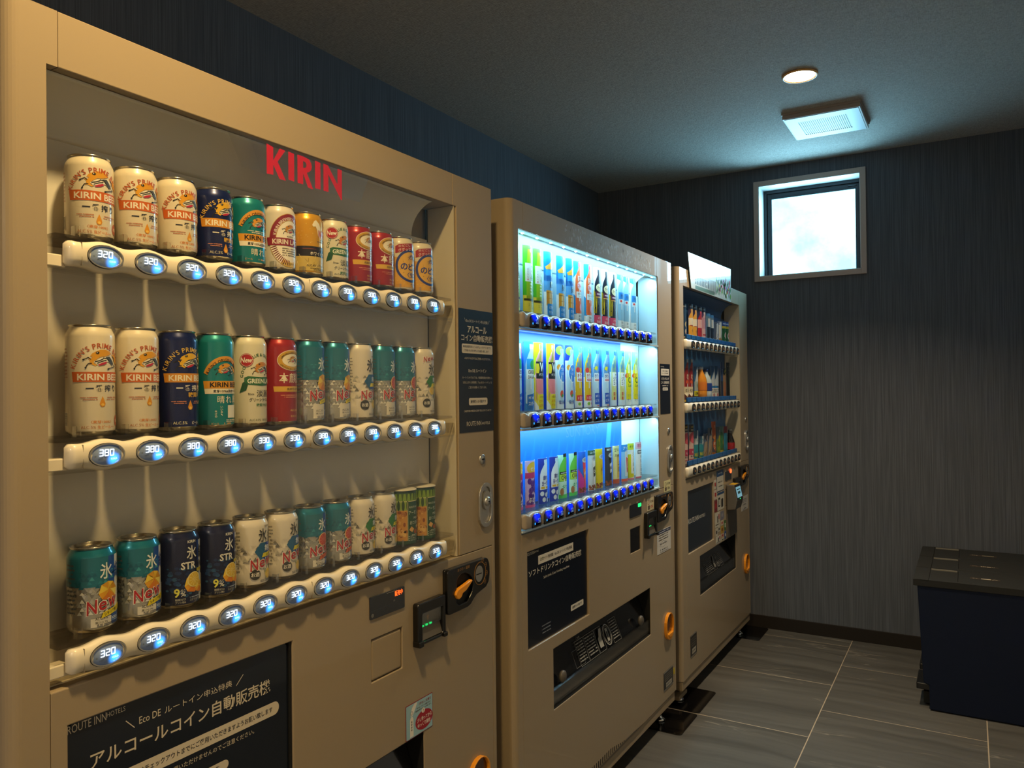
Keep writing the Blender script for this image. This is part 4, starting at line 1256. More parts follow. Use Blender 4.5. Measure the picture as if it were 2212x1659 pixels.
def sugarfree(h, kind, newtop=False):
    d = Decal(); big = h > 140; zi = 113 if big else 90
    ice(d, -2, zi - (4 if newtop else 0), 26 if big else 23, '#3a3733', 4)
    d.text('KIRIN', 8, zi + 18 if big else zi + 15, 3.4, '#4a4640', 4, 1, w=11)
    diamonds(d, -38, 24, 40, 92 if big else 72, ['#b9b4a8', '#8a867c', None, '#e2dccf', None, '#6f6c64', None], 1, 6, 8.5)
    c1, c2 = ('#1f5f8e', '#2247a0') if kind == 'lemon' else ('#2f7a3c', '#1f5f34')
    zc = zi - 33 if big else zi - 27
    d.poly([(-18, zc), (-8, zc + 14), (34, zc + 14), (34, zc - 16), (-6, zc - 16)], c1, 3); d.poly([(4, zc + 14), (34, zc + 14), (34, zc - 16), (-6, zc - 16), (8, zc - 5)], c2, 4)
    d.text('無糖', 14, zc + 4.5, 11, '#e9eef2', 5, 1, w=26)
    d.poly([(-2, zc - 4), (34, zc - 3), (34, zc - 10), (-5, zc - 11)], '#e8d426', 5); d.text('レモン' if kind == 'lemon' else 'グレープフルーツ', 15, zc - 7, 4.6, '#26221a', 6, 1, w=18 if kind == 'lemon' else 26)
    zn = zc - 28 if big else zc - 22
    if newtop:
        new_mark(d, -12, zi + 19, .62, 8); fruit(d, -1, zn + 8, 9, 10, 'slice', 4)
        d.poly([(9, zn + 18), (16, zn + 20), (17, zn - 10), (12, zn - 14), (8, zn - 8)], '#a9bcc4', 3); d.ell(12, zn - 4, 3.2, 6, '#c8d8b0', 4)
    else:
        new_mark(d, -6, zn + 2, .98)
        fruit(d, 10, zn - 19, 7.5, 9, 'slice', 4); d.line([(-1, zn - 8), (3, zn - 16)], 1.2, '#8a9a5a', 4); d.line([(3, zn - 9), (5, zn - 16)], 1.2, '#7a8a86', 4)
    zo = 32 if big else 24
    d.ell(-17, zo, 10 if big else 9, 10 if big else 9, '#34322f', 5, 30); d.text('お酒', -17, zo, 7.5, '#efe9de', 6, 1, w=14)
    d.text('スピリッツ', 12, 19 if big else 16, 3.2, '#6a6a72', 4, 0); d.small(-8, 22, 14.5 if big else 13, 1.8, '#5a5f70', 4, 1); d.small(-8, 22, 12 if big else 10.8, 1.7, '#5a5f70', 4, 2)
    d.rect(20, 30, 9.6, zn - 4, '#c3ccd4', 1)
    for i in range(12): d.small(-60, -42, h * .8 - i * 6, 3.0, '#77746c', 1, 60 + i)
    return d

def strong(h):
    d = Decal(); W_ = '#e3e0d6'
    d.rect(14, 30, 9.6, 104, '#c9cdd0', 1); d.poly([(8, 104), (14, 104), (14, 60), (10, 70)], '#243f86', 1)
    rn = random.Random(5)
    for i in range(46):
        u, z = rn.uniform(-40, 10), rn.uniform(20, 66); a = rn.uniform(1.5, 5); d.ell(u, z, a, a * .7, rn.choice(['#1f3f6e', '#2a567f', '#1a2f5c']), 1, 8)
    d.text('KIRIN', -2, 104, 4.4, W_, 3, 2, w=14)
    ice(d, -2, 87, 21, W_, 4, '#2a2c33')
    d.text('STR', -7, 67, 11.5, W_, 4, 2, w=24); d.text('ONG', 17, 67, 11.5, '#2a2c33', 4, 2, w=22)
    d.poly([(8, 60), (26, 60), (26, 55), (8, 55)], '#d8c83a', 3); d.text('シチリア', 17, 57.5, 3.6, '#2a2618', 4, 1)
    fruit(d, 1, 38, 15, 14, 'lemon', 2); fruit(d, 2, 44, 12, 12, 'slice', 5); fruit(d, 14, 31, 10, 9, 'lemon', 4)
    d.text('9', -25, 26, 14, '#e0dc5a', 5, 2, w=8.5); d.text('ALC', -16.5, 29.5, 3.8, W_, 5, 0, w=7); d.text('%', -16, 23.5, 6.5, W_, 5, 1, w=7.5)
    d.text('糖類ゼロ', -20, 15.5, 3.6, '#c9c6ba', 5, 0, w=15); d.text('プリン体0', -20, 11, 3.6, '#c9c6ba', 5, 0, w=15); d.text('スピリッツ', 2, 13, 3.6, '#c9c6ba', 5, 0, w=16)
    d.small(-6, 22, 17, 1.8, '#a9b0c8', 5, 3)
    d.rect(-63, -50, 12, 44, '#cfcac0', 1); d.bars(-62, -51, 13, 43, '#1a1a20', 2)
    return d

def snack(h):
    d = Decal()
    d.rect(-66, 66, 96, 112, '#7fa03a', 1)
    for i in range(14):
        u = -60 + i * 9.5; d.poly([(u - 2.6, 112), (u + 2.6, 112), (u + .6, 97), (u - .6, 97)], '#3c5a22', 2)
    d.rect(-66, 66, 94.4, 96, '#d8cf9a', 2)
    d.rect(-66, -21, 76, 94.4, '#8aa444', 1)
    for i in range(5): d.ell(-60 + i * 10, 86, 3.2, 11, '#2e4a2e', 2, 16)
    d.rect(-66, -21, 9.6, 76, '#c98d3e', 1)
    rn = random.Random(6)
    for i in range(40):
        u, z = rn.uniform(-64, -24), rn.uniform(12, 73); d.ell(u, z, rn.uniform(2.5, 5.5), rn.uniform(3, 6), rn.choice(['#dba758', '#b4702e', '#8f4a20', '#e0b46a']), 2, 10)
    d.rect(-20.4, -19.4, 9.6, 94, '#d8cf9a', 3)
    W_ = '#e6e6cf'
    d.text('ROUTE INN', -4, 82, 4.2, W_, 3, 0, w=24); d.text('HOTELS', 14, 82, 2.6, W_, 3, 0, w=9)
    d.text('アーモンド', -1, 70, 8, W_, 3, 0, w=34); d.text('MIX', 3, 58, 5.4, W_, 3, 0, w=14); d.text('おつまみ', 0, 48, 8, W_, 3, 0, w=30)
    d.poly([(-11, 40), (-3, 34), (-9, 27), (-17, 33)], '#d9a65c', 3); d.poly([(4, 40), (16, 44), (15, 37), (6, 34)], '#e4c08a', 3); d.ell(2, 28, 6, 5, '#a8562c', 3)
    d.small(-10, 8, 21, 2.4, W_, 3, 1)
    for i, s_ in enumerate(('ブラックペッパー', 'アーモンド', 'バターピーナッツ')): d.ell(-17.5, 17.4 - i * 4.2 + 1, 1, 1, W_, 3, 8); d.text(s_, -14.5, 18.4 - i * 4.2, 3, W_, 3, 1, 'l')
    return d

P_CREAM = mat('can_ivory', '#e4d7bd', .33, coat=.5)
P_NAVY = mat('can_navy', '#16245c', .3, coat=.6, metal=.3)
P_TEAL = mat('can_teal', '#1b8a92', .3, coat=.6, metal=.35)
P_WHITEC = mat('can_white', '#dcd3c4', .35, coat=.4)
P_GOLD = mat('can_yellow_gold', '#e0a520', .3, coat=.5, metal=.3)
P_PALEG = mat('can_pale_ivory_green', '#ddd6bd', .33, coat=.5)
P_RED = mat('can_red', '#a8252c', .3, coat=.6, metal=.25)
P_SILV = mat('can_bare_silver', '#c9c6bd', .27, metal=.85, coat=.3)
P_BLUET = mat('can_blue_teal', '#1f7f98', .28, metal=.45, coat=.5)
P_DKNAVY = mat('can_dark_navy', '#181f44', .3, metal=.2, coat=.5)
P_GREEN = mat('carton_dark_green', '#1f4a35', .45)
P_PAPER = mat('paper_lid', '#cfc8b4', .6)

def _k(base, *a): return lambda h: kirin(h, base, *a)
KINDS = {
    'white': (P_CREAM, _k('white', '#c0582c', '#e3a02c', '#cf6428', '#f3e8d4', '#1f2238', '#b4694a', '#b4694a'), None, None),
    'navy': (P_NAVY, _k('navy', '#e0b85a', '#e6b22e', '#d6912e', '#f1e6cc', '#efe9da', '#d8cfae', '#d58a6a'), None, None),
    'teal': (P_TEAL, teal, None, None),
    'lager': (P_WHITEC, lager, None, None),
    'highball': (P_GOLD, highball, None, None),
    'green': (P_PALEG, green, None, None),
    'red': (P_RED, honkirin, None, None),
    'gold': (mat('can_cream_top', '#ded2b8', .33, coat=.5), nodogoshi, None, None),
    'chu_lemon': (P_SILV, lambda h: chuhai(h, 'lemon'), 1, P_BLUET),
    'chu_grape': (P_SILV, lambda h: chuhai(h, 'grape'), 1, P_BLUET),
    'sf_lemon': (P_WHITEC, lambda h: sugarfree(h, 'lemon'), 1, None),
    'sf_grape': (P_WHITEC, lambda h: sugarfree(h, 'grape'), 1, None),
    'sf_grape_new': (P_WHITEC, lambda h: sugarfree(h, 'grape', True), 1, None),
    'strong': (P_DKNAVY, strong, None, None),
    'snack': (P_GREEN, snack, None, None),
}
LOOK = {
    'white': 'ivory beer can with an orange band', 'navy': 'navy blue beer can with a gold band', 'teal': 'teal beer can with a gold arch',
    'lager': 'white lager can with a crimson oval label', 'highball': 'yellow highball can with a white horse', 'green': 'pale can with a green ribbon and red badge',
    'red': 'red beer can with a gold oval crest', 'gold': 'cream and gold can with a blue ring', 'chu_lemon': 'blue and silver can picturing a lemon',
    'chu_grape': 'blue and silver can picturing a grapefruit', 'sf_lemon': 'white faceted can with a blue hexagon', 'sf_grape': 'white faceted can with a green hexagon',
    'sf_grape_new': 'tall white can with a green hexagon and lemon slice', 'strong': 'dark navy can with lemon slices', 'snack': 'green snack canister with a paper lid',
}
_CAN = {}
def can_set(kind, h):
    if (kind, h) in _CAN: return _CAN[(kind, h)]
    paint, dec, facet, topm = KINDS[kind]
    big = h > 140
    fz = ((30, 92) if big else (26, 74)) if facet else None
    bands = [(82 if big else 66, h, topm)] if topm else None
    if kind == 'snack':
        mb = MB(paint).lathe([(.0, .0), (.0305, .0), (.0316, .002), (.0318, .004), (.0318, .112), (.0300, .1165), (.0296, .120)], 40, cap=False)
        body = mb.mesh('snack_canister')
        lid = MB(P_PAPER).lathe([(.0, .1212), (.029, .1210), (.0325, .1195), (.0332, .1180), (.0318, .1185)], 40, cap=False).mesh('paper_lid')
        tab = None
    else:
        body = can_body_mesh(h, paint, fz, bands)
        lid, tab = can_lid_mesh(h), can_tab_mesh(h)
    pr = dec(h).mesh('label_print', None, r=CR, base=.0002)
    _CAN[(kind, h)] = (body, lid, tab, pr)
    return _CAN[(kind, h)]

ORD = ['first', 'second', 'third', 'fourth', 'fifth', 'sixth', 'seventh', 'eighth', 'ninth', 'tenth', 'eleventh', 'twelfth', 'thirteenth', 'fourteenth']
def place_can(kind, h, x, y, z, rot, label, group):
    body, lid, tab, pr = can_set(kind, h)
    nm = 'snack_canister' if kind == 'snack' else 'drink_can'
    t = empty(nm, (x, y, z), label, 'canister' if kind == 'snack' else 'can', group)
    t.rotation_euler = (0, 0, rot)
    for (n_, me) in (('can_body' if kind != 'snack' else 'canister_body', body), ('paper_lid' if kind == 'snack' else 'can_lid', lid), ('label_print', pr)):
        o = obj(n_, me, t, (x, y, z))
        if n_ == 'can_lid': obj('pull_tab', tab, o, (x, y, z))
    return t
# ------------------------------------------------------------------ printed sample cards (curved stiff sheets) and sample bottles
CARD_R = .045
def card_mesh(w, h, material):
    """bowed stiff sheet, local origin at the bottom of its middle, convex to +x"""
    n = 8; t = .0008
    v, f = [], []
    for (r, s_) in ((CARD_R, 1), (CARD_R - t, -1)):
        for z in (0, h):
            for i in range(n + 1):
                a = (-w / 2 + w * i / n) / CARD_R
                v.append((r * math.cos(a), r * math.sin(a), z))
    m = n + 1
    for i in range(n):
        f += [(i, i + 1, m + i + 1, m + i), (2 * m + i, 3 * m + i, 3 * m + i + 1, 2 * m + i + 1), (i, 2 * m + i, 2 * m + i + 1, i + 1), (m + i, m + i + 1, 3 * m + i + 1, 3 * m + i)]
    f += [(0, m, 3 * m, 2 * m), (n, 2 * m + n, 3 * m + n, m + n)]
    return MB(material).add(v, f, material).mesh('sheet')

def bottle_shape(h, w, z0=0):
    prof = [(.44, 0), (.48, .01), (.48, .16), (.455, .18), (.48, .2), (.48, .56), (.47, .66), (.42, .74), (.28, .84), (.19, .89), (.19, .92)]
    return [(p[0] * w, z0 + p[1] * h) for p in prof]
def flat_bottle(d, u, h, w, liquid, cap, label, lz, layer=1, z0=0, shade=None, hi='#f4fbff'):
    P = bottle_shape(h, w, z0)
    d.poly([(u + a, z) for a, z in P] + [(u - a, z) for a, z in reversed(P)], liquid, layer)
    d.rect(u - w * .21, u + w * .21, z0 + h * .92, z0 + h, cap, layer)
    if shade: d.poly([(u - a * .95, z) for a, z in P] + [(u - a * .6, z) for a, z in reversed(P)], shade, layer + 1)
    if label:
        d.rect(u - w * .485, u + w * .485, z0 + h * lz[0], z0 + h * lz[1], label, layer + 1)
    d.rect(u - w * .16, u - w * .09, z0 + h * .24, z0 + h * .5, hi, layer + 1) if not label else None
    return d

def C_greentea(w, h):
    d = Decal(); d.rect(-w / 2, w / 2, 0, h, '#4fc52e', 0)
    d.rect(-w / 2, w / 2, 0, 52, '#efe04a', 1)
    d.poly([(-12, 185), (4, 185), (8, 178), (22, 140), (24, 40), (-18, 40), (-17, 140), (-14, 160)], '#9ccf1c', 1); d.rect(-1, 9, 178, 186, '#e8f2ee', 2)
    d.rect(-22, 26, 92, 145, '#eaf5f2', 2)
    d.col('伊右衛門', 8, 135, 11, '#1d3a2c', 3, 1, 1.05); d.col('いえもん', -12, 128, 5, '#2d5a3c', 3, 0, 1.5)
    d.ell(10, 103, 9, 8, '#8ccf3a', 2, 16); d.ell(-12, 98, 2.2, 2.2, '#d8485a', 3, 10)
    for i in range(4): d.rect(-2, 8, 56 + i * 9, 61 + i * 9, '#e4f6c8', 2)
    d.col('一番', 9, 40, 7, '#3a3a18', 3, 0); d.col('抹茶', 9, 24, 7, '#3a3a18', 3, 0); d.col('旨味', -8, 28, 4, '#6a5a18', 3, 0)
    return d
def C_barley(w, h):
    d = Decal(); d.rect(-w / 2, w / 2, 0, h, '#dff1fb', 0); d.rect(-w / 2, w / 2, 108, h, '#0f7fe0', 1); d.rect(-w / 2, w / 2, 75, 132, '#5aa8ec', 1)
    d.poly([(-24, 150), (-10, 158), (10, 172), (20, 178), (16, 160), (24, 150), (4, 144), (-20, 142)], '#e8a83a', 2)
    d.poly([(0, 158), (12, 168), (8, 150)], '#f4d88a', 3); d.poly([(14, 148), (22, 150), (24, 122), (12, 132)], '#1fa05a', 3)
    d.rect(-22, 12, 124, 141, '#38a4ee', 2)
    d.text('やさしい', 12, 116, 7, '#13233c', 3, 1, w=20); d.text('麦茶', 12, 98, 19, '#13202c', 3, 1, w=34)
    d.rect(-20, 25, 34, 80, '#e2a43a', 2)
    for i, c in enumerate(('#c98820', '#f6e0a0', '#d89a2c', '#f2cf7a')): d.rect(-18 + i * 11, -12 + i * 11, 36, 76, c, 3)
    d.rect(-20, 25, 72, 74, '#a86c14', 4); d.rect(-20, 25, 55, 56.5, '#b87a1c', 4)
    d.rr(-17, 30, 4, 40, 4, '#0d86dc', 4); d.text('ミネラル', 10, 29, 9, '#f2fbff', 5, 1, w=40); d.text('カフェインゼロ', 12, 15, 8, '#f2fbff', 5, 1, w=44)
    return d
def C_peach(w, h):
    d = Decal(); d.rect(-w / 2, w / 2, 0, h, '#eef4f8', 0); d.poly([(-w / 2, h), (0, h), (-8, h - 30), (-w / 2, h - 55)], '#1f9ae8', 1); d.poly([(-w / 2, 90), (-18, 80), (-18, 25), (-w / 2, 25)], '#2a9ae0', 1)
    flat_bottle(d, 3, 165, 52, '#f0703c', '#e23a4a', None, None, 1, 28)
    d.rect(-10, 18, 132, 150, '#f4f2f0', 2); d.ell(2, 142, 16, 10, '#ef6a3a', 2); d.ell(4, 118, 18, 14, '#f8dfe4', 3); d.text('CRAFT', 3, 118, 11, '#e85a7a', 4, 1, w=34)
    d.rect(-18, 24, 78, 98, '#eef4f6', 3); d.text('フルーツティー', 6, 91, 6, '#2a3440', 4, 1, w=40); d.text('ピーチ&オレンジ', 10, 83, 4, '#2a3440', 4, 0, w=30)
    d.ell(8, 48, 10, 12, '#f6a4b4', 3); d.text('果実の', 5, 19, 7, '#3a3a34', 3, 0, w=26); d.text('贅沢な', 5, 8, 8, '#3a3a34', 3, 0, w=28)
    return d
def C_dark(w, h):
    d = Decal(); d.rect(-w / 2, w / 2, 0, h, '#e4eef4', 0); d.poly([(-w / 2, 120), (-12, 100), (-16, 40), (-w / 2, 40)], '#e6c62c', 1)
    flat_bottle(d, 2, 160, 56, '#1c2230', '#23262e', None, None, 1, 30, hi='#5a6478')
    d.ell(2, 128, 20, 14, '#e8dcb0', 3, 24); d.text('プーアル', 2, 128, 10, '#2a2030', 4, 1, w=30)
    d.rect(-20, 24, 98, 114, '#5a2440', 3); d.rect(-20, 24, 94, 97, '#e8a85a', 3)
    d.small(-14, 18, 106, 6, '#e8d0e0', 4, 2); d.line([(-8, 80), (4, 60), (12, 70)], 1.4, '#8a94a8', 3); d.line([(-8, 62), (2, 48)], 1.2, '#6a748a', 3)
    d.rect(-w / 2, w / 2, 0, 34, '#e0486a', 3); d.text('より深い', 6, 25, 7, '#fbeef0', 4, 1, w=34); d.text('旨みとコク', 6, 12, 9, '#fbeef0', 4, 1, w=42)
    return d
def C_water(w, h):
    d = Decal(); d.rect(-w / 2, w / 2, 0, h, '#e2f2fa', 0); d.poly([(-w / 2, h), (w / 2, h), (w / 2, h - 40), (-w / 2, h - 16)], '#3ca6ea', 1)
    flat_bottle(d, 0, 165, 56, '#8cc6ea', '#7fc4ee', None, None, 1, 30)
    d.rect(-22, 22, 108, 132, '#2a86d8', 3); d.text('天然水', 4, 120, 12, '#0f3a8a', 4, 2, w=36); d.ell(-10, 100, 7, 4, '#e04a4a', 4, 14); d.rect(-22, 22, 90, 106, '#cfe6f4', 3)
    d.text('清く、', 2, 22, 8, '#2a4a5a', 3, 0, w=26); d.text('冷たい', 4, 10, 8, '#2a4a5a', 3, 0, w=28)
    return d
def C_sport(w, h):
    d = Decal(); d.rect(-w / 2, w / 2, 0, h, '#2f86d8', 0); flat_bottle(d, 3, 170, 58, '#b8dcf2', '#d8e8f2', None, None, 1, 20); d.ell(20, 165, 9, 18, '#d8283a', 3, 20)
    d.rect(-21, 27, 118, 148, '#2a9ae0', 2); d.ell(8, 132, 15, 14, '#1f9a58', 3, 18); d.rect(-21, 27, 90, 118, '#eef6f6', 2)
    d.text('GREEN', 4, 110, 11, '#2a3a40', 3, 1, w=40); d.text('DA·KA·RA', 4, 96, 9, '#2a3a40', 3, 1, w=40)
    d.poly([(-20, 44), (28, 52), (28, 8), (-20, 4)], '#1f74cc', 3); d.text('7種の素材', 6, 36, 9, '#f0f8ff', 4, 1, w=44); d.text('スポーツ', 6, 20, 12, '#f0f8ff', 4, 1, w=44)
    return d
def C_pink(w, h):
    d = Decal(); d.rect(-w / 2, w / 2, 0, h, '#e9f0f2', 0); d.poly([(-w / 2, h), (10, h), (2, h - 50), (-w / 2, h - 100)], '#cfd81e', 1); d.poly([(-w / 2, 100), (-16, 80), (-14, 10), (-w / 2, 30)], '#e8d83a', 1)
    flat_bottle(d, 4, 165, 60, '#f2a0a8', '#bfe0f2', None, None, 1, 28); d.ell(22, 168, 7, 14, '#c8283a', 3, 16)
    d.rect(-22, 30, 92, 142, '#23252b', 3); d.poly([(-22, 136), (-12, 136), (-8, 122), (-12, 108), (-22, 108)], '#e8c82a', 4); d.text('W', 10, 126, 26, '#f2f2ee', 4, 2, w=36)
    d.text('ダブルの', 6, 104, 8, '#f2f2ee', 4, 1, w=36); d.rect(-20, 28, 50, 90, '#f08a90', 3)
    d.rr(-14, 32, 2, 46, 4, '#e8dc1e', 4); d.text('1日分の', 8, 38, 7, '#8a2a1e', 5, 1, w=32); d.text('ビタミンC', 8, 26, 8, '#c8381e', 5, 1, w=36); d.text('ビタミンB', 8, 13, 8, '#c8381e', 5, 1, w=36)
    return d
def C_ume(w, h):
    d = Decal(); d.rect(-w / 2, w / 2, 0, h, '#e6f2f8', 0); d.rect(-w / 2, w / 2, 150, h, '#1f3cc8', 1); d.ell(-12, 180, 16, 14, '#8ac83a', 2, 18); d.ell(16, 165, 9, 10, '#e8486a', 2, 16)
    flat_bottle(d, 3, 165, 58, '#bcdcf2', '#a8d4f2', None, None, 2, 20); d.ell(-16, 128, 9, 9, '#e89a3a', 3, 14)
    d.ringd(5, 110, 24, 30, 3, '#f2fbff', 4); d.ell(5, 110, 21, 27, '#2f8ae0', 3); d.text('うめ', 6, 122, 11, '#f4fbff', 5, 1, w=24); d.text('ソルティ', 6, 108, 9, '#f4fbff', 5, 1, w=30)
    d.ell(-2, 46, 10, 11, '#e85a3a', 3, 18); d.poly([(-2, 46), (8, 42), (4, 36), (-8, 38)], '#3aa05a', 4); d.line([(12, 40), (20, 52)], 1.4, '#5a6a7a', 3)
    d.text('塩分補給', 4, 20, 13, '#1f4a9a', 3, 1, w=44)
    return d
def _kiri(w, h, cap, liquid, sp):
    d = Decal(); d.rect(-w / 2, w / 2, 0, h, '#dceefa', 0); d.rect(-w / 2, w / 2, 100, h, '#4aa8ea', 1); flat_bottle(d, 2, 170, 58, liquid, cap, None, None, 1, 22)
    d.ell(16, 172, 5, 12, '#c8303a', 3, 14)
    if sp: d.ell(-14, 122, 9, 9, '#e0383a', 3, 14); d.ell(18, 124, 9, 9, '#d8483a', 3, 14); d.ell(2, 120, 8, 9, '#e8b02a', 3, 14)
    else: d.poly([(-20, 128), (-6, 122), (2, 134), (-12, 138)], '#e8d02a', 3)
    d.rect(-20, 26, 84, 114, '#eef4f4', 2); d.text('きりっと', 4, 104, 12, '#2a3a8a' if not sp else '#c8383a', 4, 2, w=42); d.text('果実', 12, 116, 7, '#1f3a6a', 4, 1, w=16)
    d.rect(-16, 24, 88, 94, '#d8404a', 4); d.small(-14, 22, 91, 3, '#f8e8e8', 5, 2)
    if sp:
        d.rr(-20, 28, 2, 40, 3, '#f2f2ec', 3); d.rect(-20, 28, 22, 40, '#e02a3a', 4); d.text('1日分', 4, 31, 11, '#fbf2f0', 5, 2, w=38); d.ell(-8, 12, 8, 5, '#8ac83a', 5, 14); d.ell(14, 12, 6, 5, '#d8404a', 5, 14)
    else:
        d.rect(-18, 28, 8, 46, '#1f5cc8', 3); d.text('3種の味', 6, 36, 9, '#f0f8ff', 4, 1, w=40); d.text('ビタミン', 6, 21, 10, '#f0f8ff', 4, 1, w=40); d.rect(-6, 22, 2, 5, '#d8404a', 3)
    return d
def C_kiriy(w, h): return _kiri(w, h, '#7ad04a', '#e8b81e', True)
def C_kirib(w, h): return _kiri(w, h, '#2a3ae0', '#bcdcf0', False)
def C_ginger(w, h):
    d = Decal(); d.rect(-w / 2, w / 2, 0, h, '#d6ecfa', 0); d.rect(-w / 2, w / 2, 120, h, '#52aeec', 1); flat_bottle(d, 2, 172, 52, '#d8dc8a', '#23323a', None, None, 1, 20)
    d.rect(-18, 22, 70, 118, '#eef4f0', 2); d.text('ジン', 2, 96, 16, '#23323a', 3, 1, w=32); d.text('エール', 4, 80, 12, '#23323a', 3, 1, w=34); d.text('香る', 4, 110, 7, '#5a7a3a', 3, 1)
    d.col('国産', -8, 42, 13, '#d82a2a', 3, 1, 1.2); d.col('果汁', 12, 44, 8, '#4a4a3a', 3, 0)
    return d
def C_lemon(w, h):
    d = Decal(); d.rect(-w / 2, w / 2, 0, h, '#e4f4f4', 0); d.rect(-w / 2, w / 2, 130, h, '#7ac4ea', 1); flat_bottle(d, 4, 170, 60, '#e6da1a', '#e0d41e', None, None, 1, 20); d.ell(20, 172, 6, 13, '#d83a3a', 3, 16)
    d.rect(-14, -4, 118, 150, '#f2f2b0', 3); d.rect(6, 16, 118, 150, '#f2f2b0', 3); d.ell(-20, 108, 9, 9, '#e04a3a', 3, 18)
    d.rect(-22, 28, 60, 114, '#ece11a', 3); d.text('C.C.', 6, 92, 22, '#2a6a2a', 4, 2, w=42); d.text('Lemon', 6, 72, 12, '#2a6a2a', 4, 1, w=40)
    d.text('ビタミン', 4, 36, 9, '#2a7a8a', 3, 0, w=42); d.text('たっぷり', 4, 18, 11, '#2a6a7a', 3, 0, w=44)
    return d
def C_grape(w, h):
    d = Decal(); d.rect(-w / 2, w / 2, 0, h, '#d8b8e8', 0); d.ell(2, 112, 26, 18, '#e8b83a', 1); d.rect(-w / 2, w / 2, 84, 100, '#c83a7a', 2); d.text('ゼリー', 6, 110, 12, '#f8f2e0', 3, 1, w=34)
    rn = random.Random(3)
    for i in range(22): d.ell(rn.uniform(-22, 24), rn.uniform(12, 78), 8, 9, rn.choice(['#5a2a9a', '#7a4ab8', '#4a1f86']), 2, 12)
    d.text('ぶどう', 0, 22, 15, '#f6eef8', 4, 2, w=40); d.rect(-w / 2, w / 2, 0, 8, '#e05a9a', 3)
    return d
def C_yogurt(w, h):
    d = Decal(); d.rect(-w / 2, w / 2, 0, h, '#1f3aa8', 0); flat_bottle(d, 6, 128, 62, '#e8eef4', '#d8e4f2', None, None, 1, 2); d.ell(24, 112, 5, 14, '#d8404a', 3, 14)
    d.text('飲む', 4, 76, 14, '#1c2c86', 3, 2, w=32); d.text('ヨーグルト', 6, 60, 15, '#1c2c86', 3, 2, w=46); d.rect(-20, 30, 44, 50, '#e0b83a', 2)
    d.rect(-w / 2, w / 2, 0, 42, '#1f3aa8', 3)
    for (u, z) in ((-16, 30), (4, 26), (20, 32), (-8, 12), (14, 10)): d.ell(u, z, 8, 7, '#dfe8f4', 4, 14)
    return d
def C_kiwi(w, h):
    d = Decal(); d.rect(-w / 2, w / 2, 0, h, '#b8ecd2', 0); flat_bottle(d, 4, 136, 64, '#6acb4a', '#23282a', None, None, 1, 2); d.ell(20, 112, 8, 14, '#d8303a', 3, 16)
    d.rect(-24, 30, 54, 74, '#b8e04a', 2); d.text('CRAFT', 4, 64, 13, '#2a3a1e', 3, 1, w=46); d.rect(-24, 30, 74, 82, '#23302a', 2); d.small(-20, 26, 78, 4, '#d8e8e0', 3, 2)
    d.rect(-w / 2, w / 2, 0, 52, '#c8f2e0', 3); d.text('キウイ', 6, 34, 16, '#1fa070', 4, 1, w=42); d.ell(-16, 20, 8, 12, '#a8744a', 4, 14); d.rect(-w / 2, w / 2, 0, 12, '#52c85a', 4)
    return d
def _cancard(w, h, bg, bg2, can, band, txt, tc, top=None, beans=True):
    d = Decal(); d.rect(-w / 2, w / 2, 0, h, bg, 0)
    if bg2: d.poly([(-w / 2, 80), (8, 30), (w / 2, 60), (w / 2, 0), (-w / 2, 0)], bg2, 1)
    d.poly([(-10, 100), (22, 110), (28, 22), (0, 14)], can, 2); d.ell(6, 106, 19, 9, '#c2c6ca', 3, 20); d.ell(6, 107, 13, 5, '#9aa0a6', 4, 18)
    d.poly([(-6, 76), (24, 84), (26, 52), (-3, 44)], band, 3); d.text(txt, 10, 64, 11, tc, 5, 2, w=26, rot=12)
    if top: d.rect(-w / 2, w / 2, h - 16, h, top[0], 3); d.text(top[1], 2, h - 8, 8, '#f2f2e8', 4, 1, w=w * .8)
    if beans:
        rn = random.Random(7)
        for i in range(26): d.ell(rn.uniform(-26, 26), rn.uniform(3, 18), 4, 3, rn.choice(['#8a4a2a', '#a85a3a', '#6a3018']), 5, 8)
    return d
def C_rainbow(w, h): return _cancard(w, h, '#1f6ad8', '#d83a9a', '#e84a5a', '#f08a2a', 'ボス', '#fbf2d8')
def C_latte(w, h): return _cancard(w, h, '#cfd6da', None, '#eceae4', '#3a3a38', 'Café', '#f2ece0', ('#2a5a4a', 'コク旨に'))
def C_yellowcan(w, h): return _cancard(w, h, '#e8c81e', None, '#e8c41e', '#d8b014', 'ボス', '#6a4a10')
def C_blackcan(w, h): return _cancard(w, h, '#3a3f48', None, '#1c1e22', '#e6e6e2', 'BLACK', '#1c1c1e', ('#2a2c34', '無糖ブラック'))
def C_goldcan(w, h):
    d = Decal(); d.rect(-w / 2, w / 2, 0, h, '#e8dc9a', 0); d.text('ズシンと', 0, h - 14, 12, '#2a2414', 3, 2, w=46); d.text('力強い', 0, h - 34, 10, '#2a2414', 3, 1, w=42)
    d.ell(8, 96, 16, 8, '#c0a860', 2); d.rect(-8, 26, 20, 92, '#d8b45a', 2); d.col('上底', 8, 74, 20, '#2a2012', 3, 2, 1.2); d.rect(-w / 2, w / 2, 0, 16, '#c85a3a', 3); return d
def C_icecan(w, h):
    d = Decal(); d.rect(-w / 2, w / 2, 0, h, '#8cc8f2', 0); d.rect(-w / 2, w / 2, h - 26, h, '#2a8ad8', 2); d.text('アイス', 0, h - 13, 12, '#f4fbff', 3, 1, w=44)
    d.ell(6, 104, 18, 9, '#dfe8ee', 2); d.rect(-12, 24, 18, 102, '#d8e8f4', 2); d.poly([(-4, 88), (20, 80), (20, 36), (0, 30)], '#d8383a', 3); d.text('BOSS', 10, 60, 12, '#f8e8e0', 4, 1, w=22, rot=80); d.rect(-w / 2, w / 2, 0, 10, '#e05a3a', 3); return d
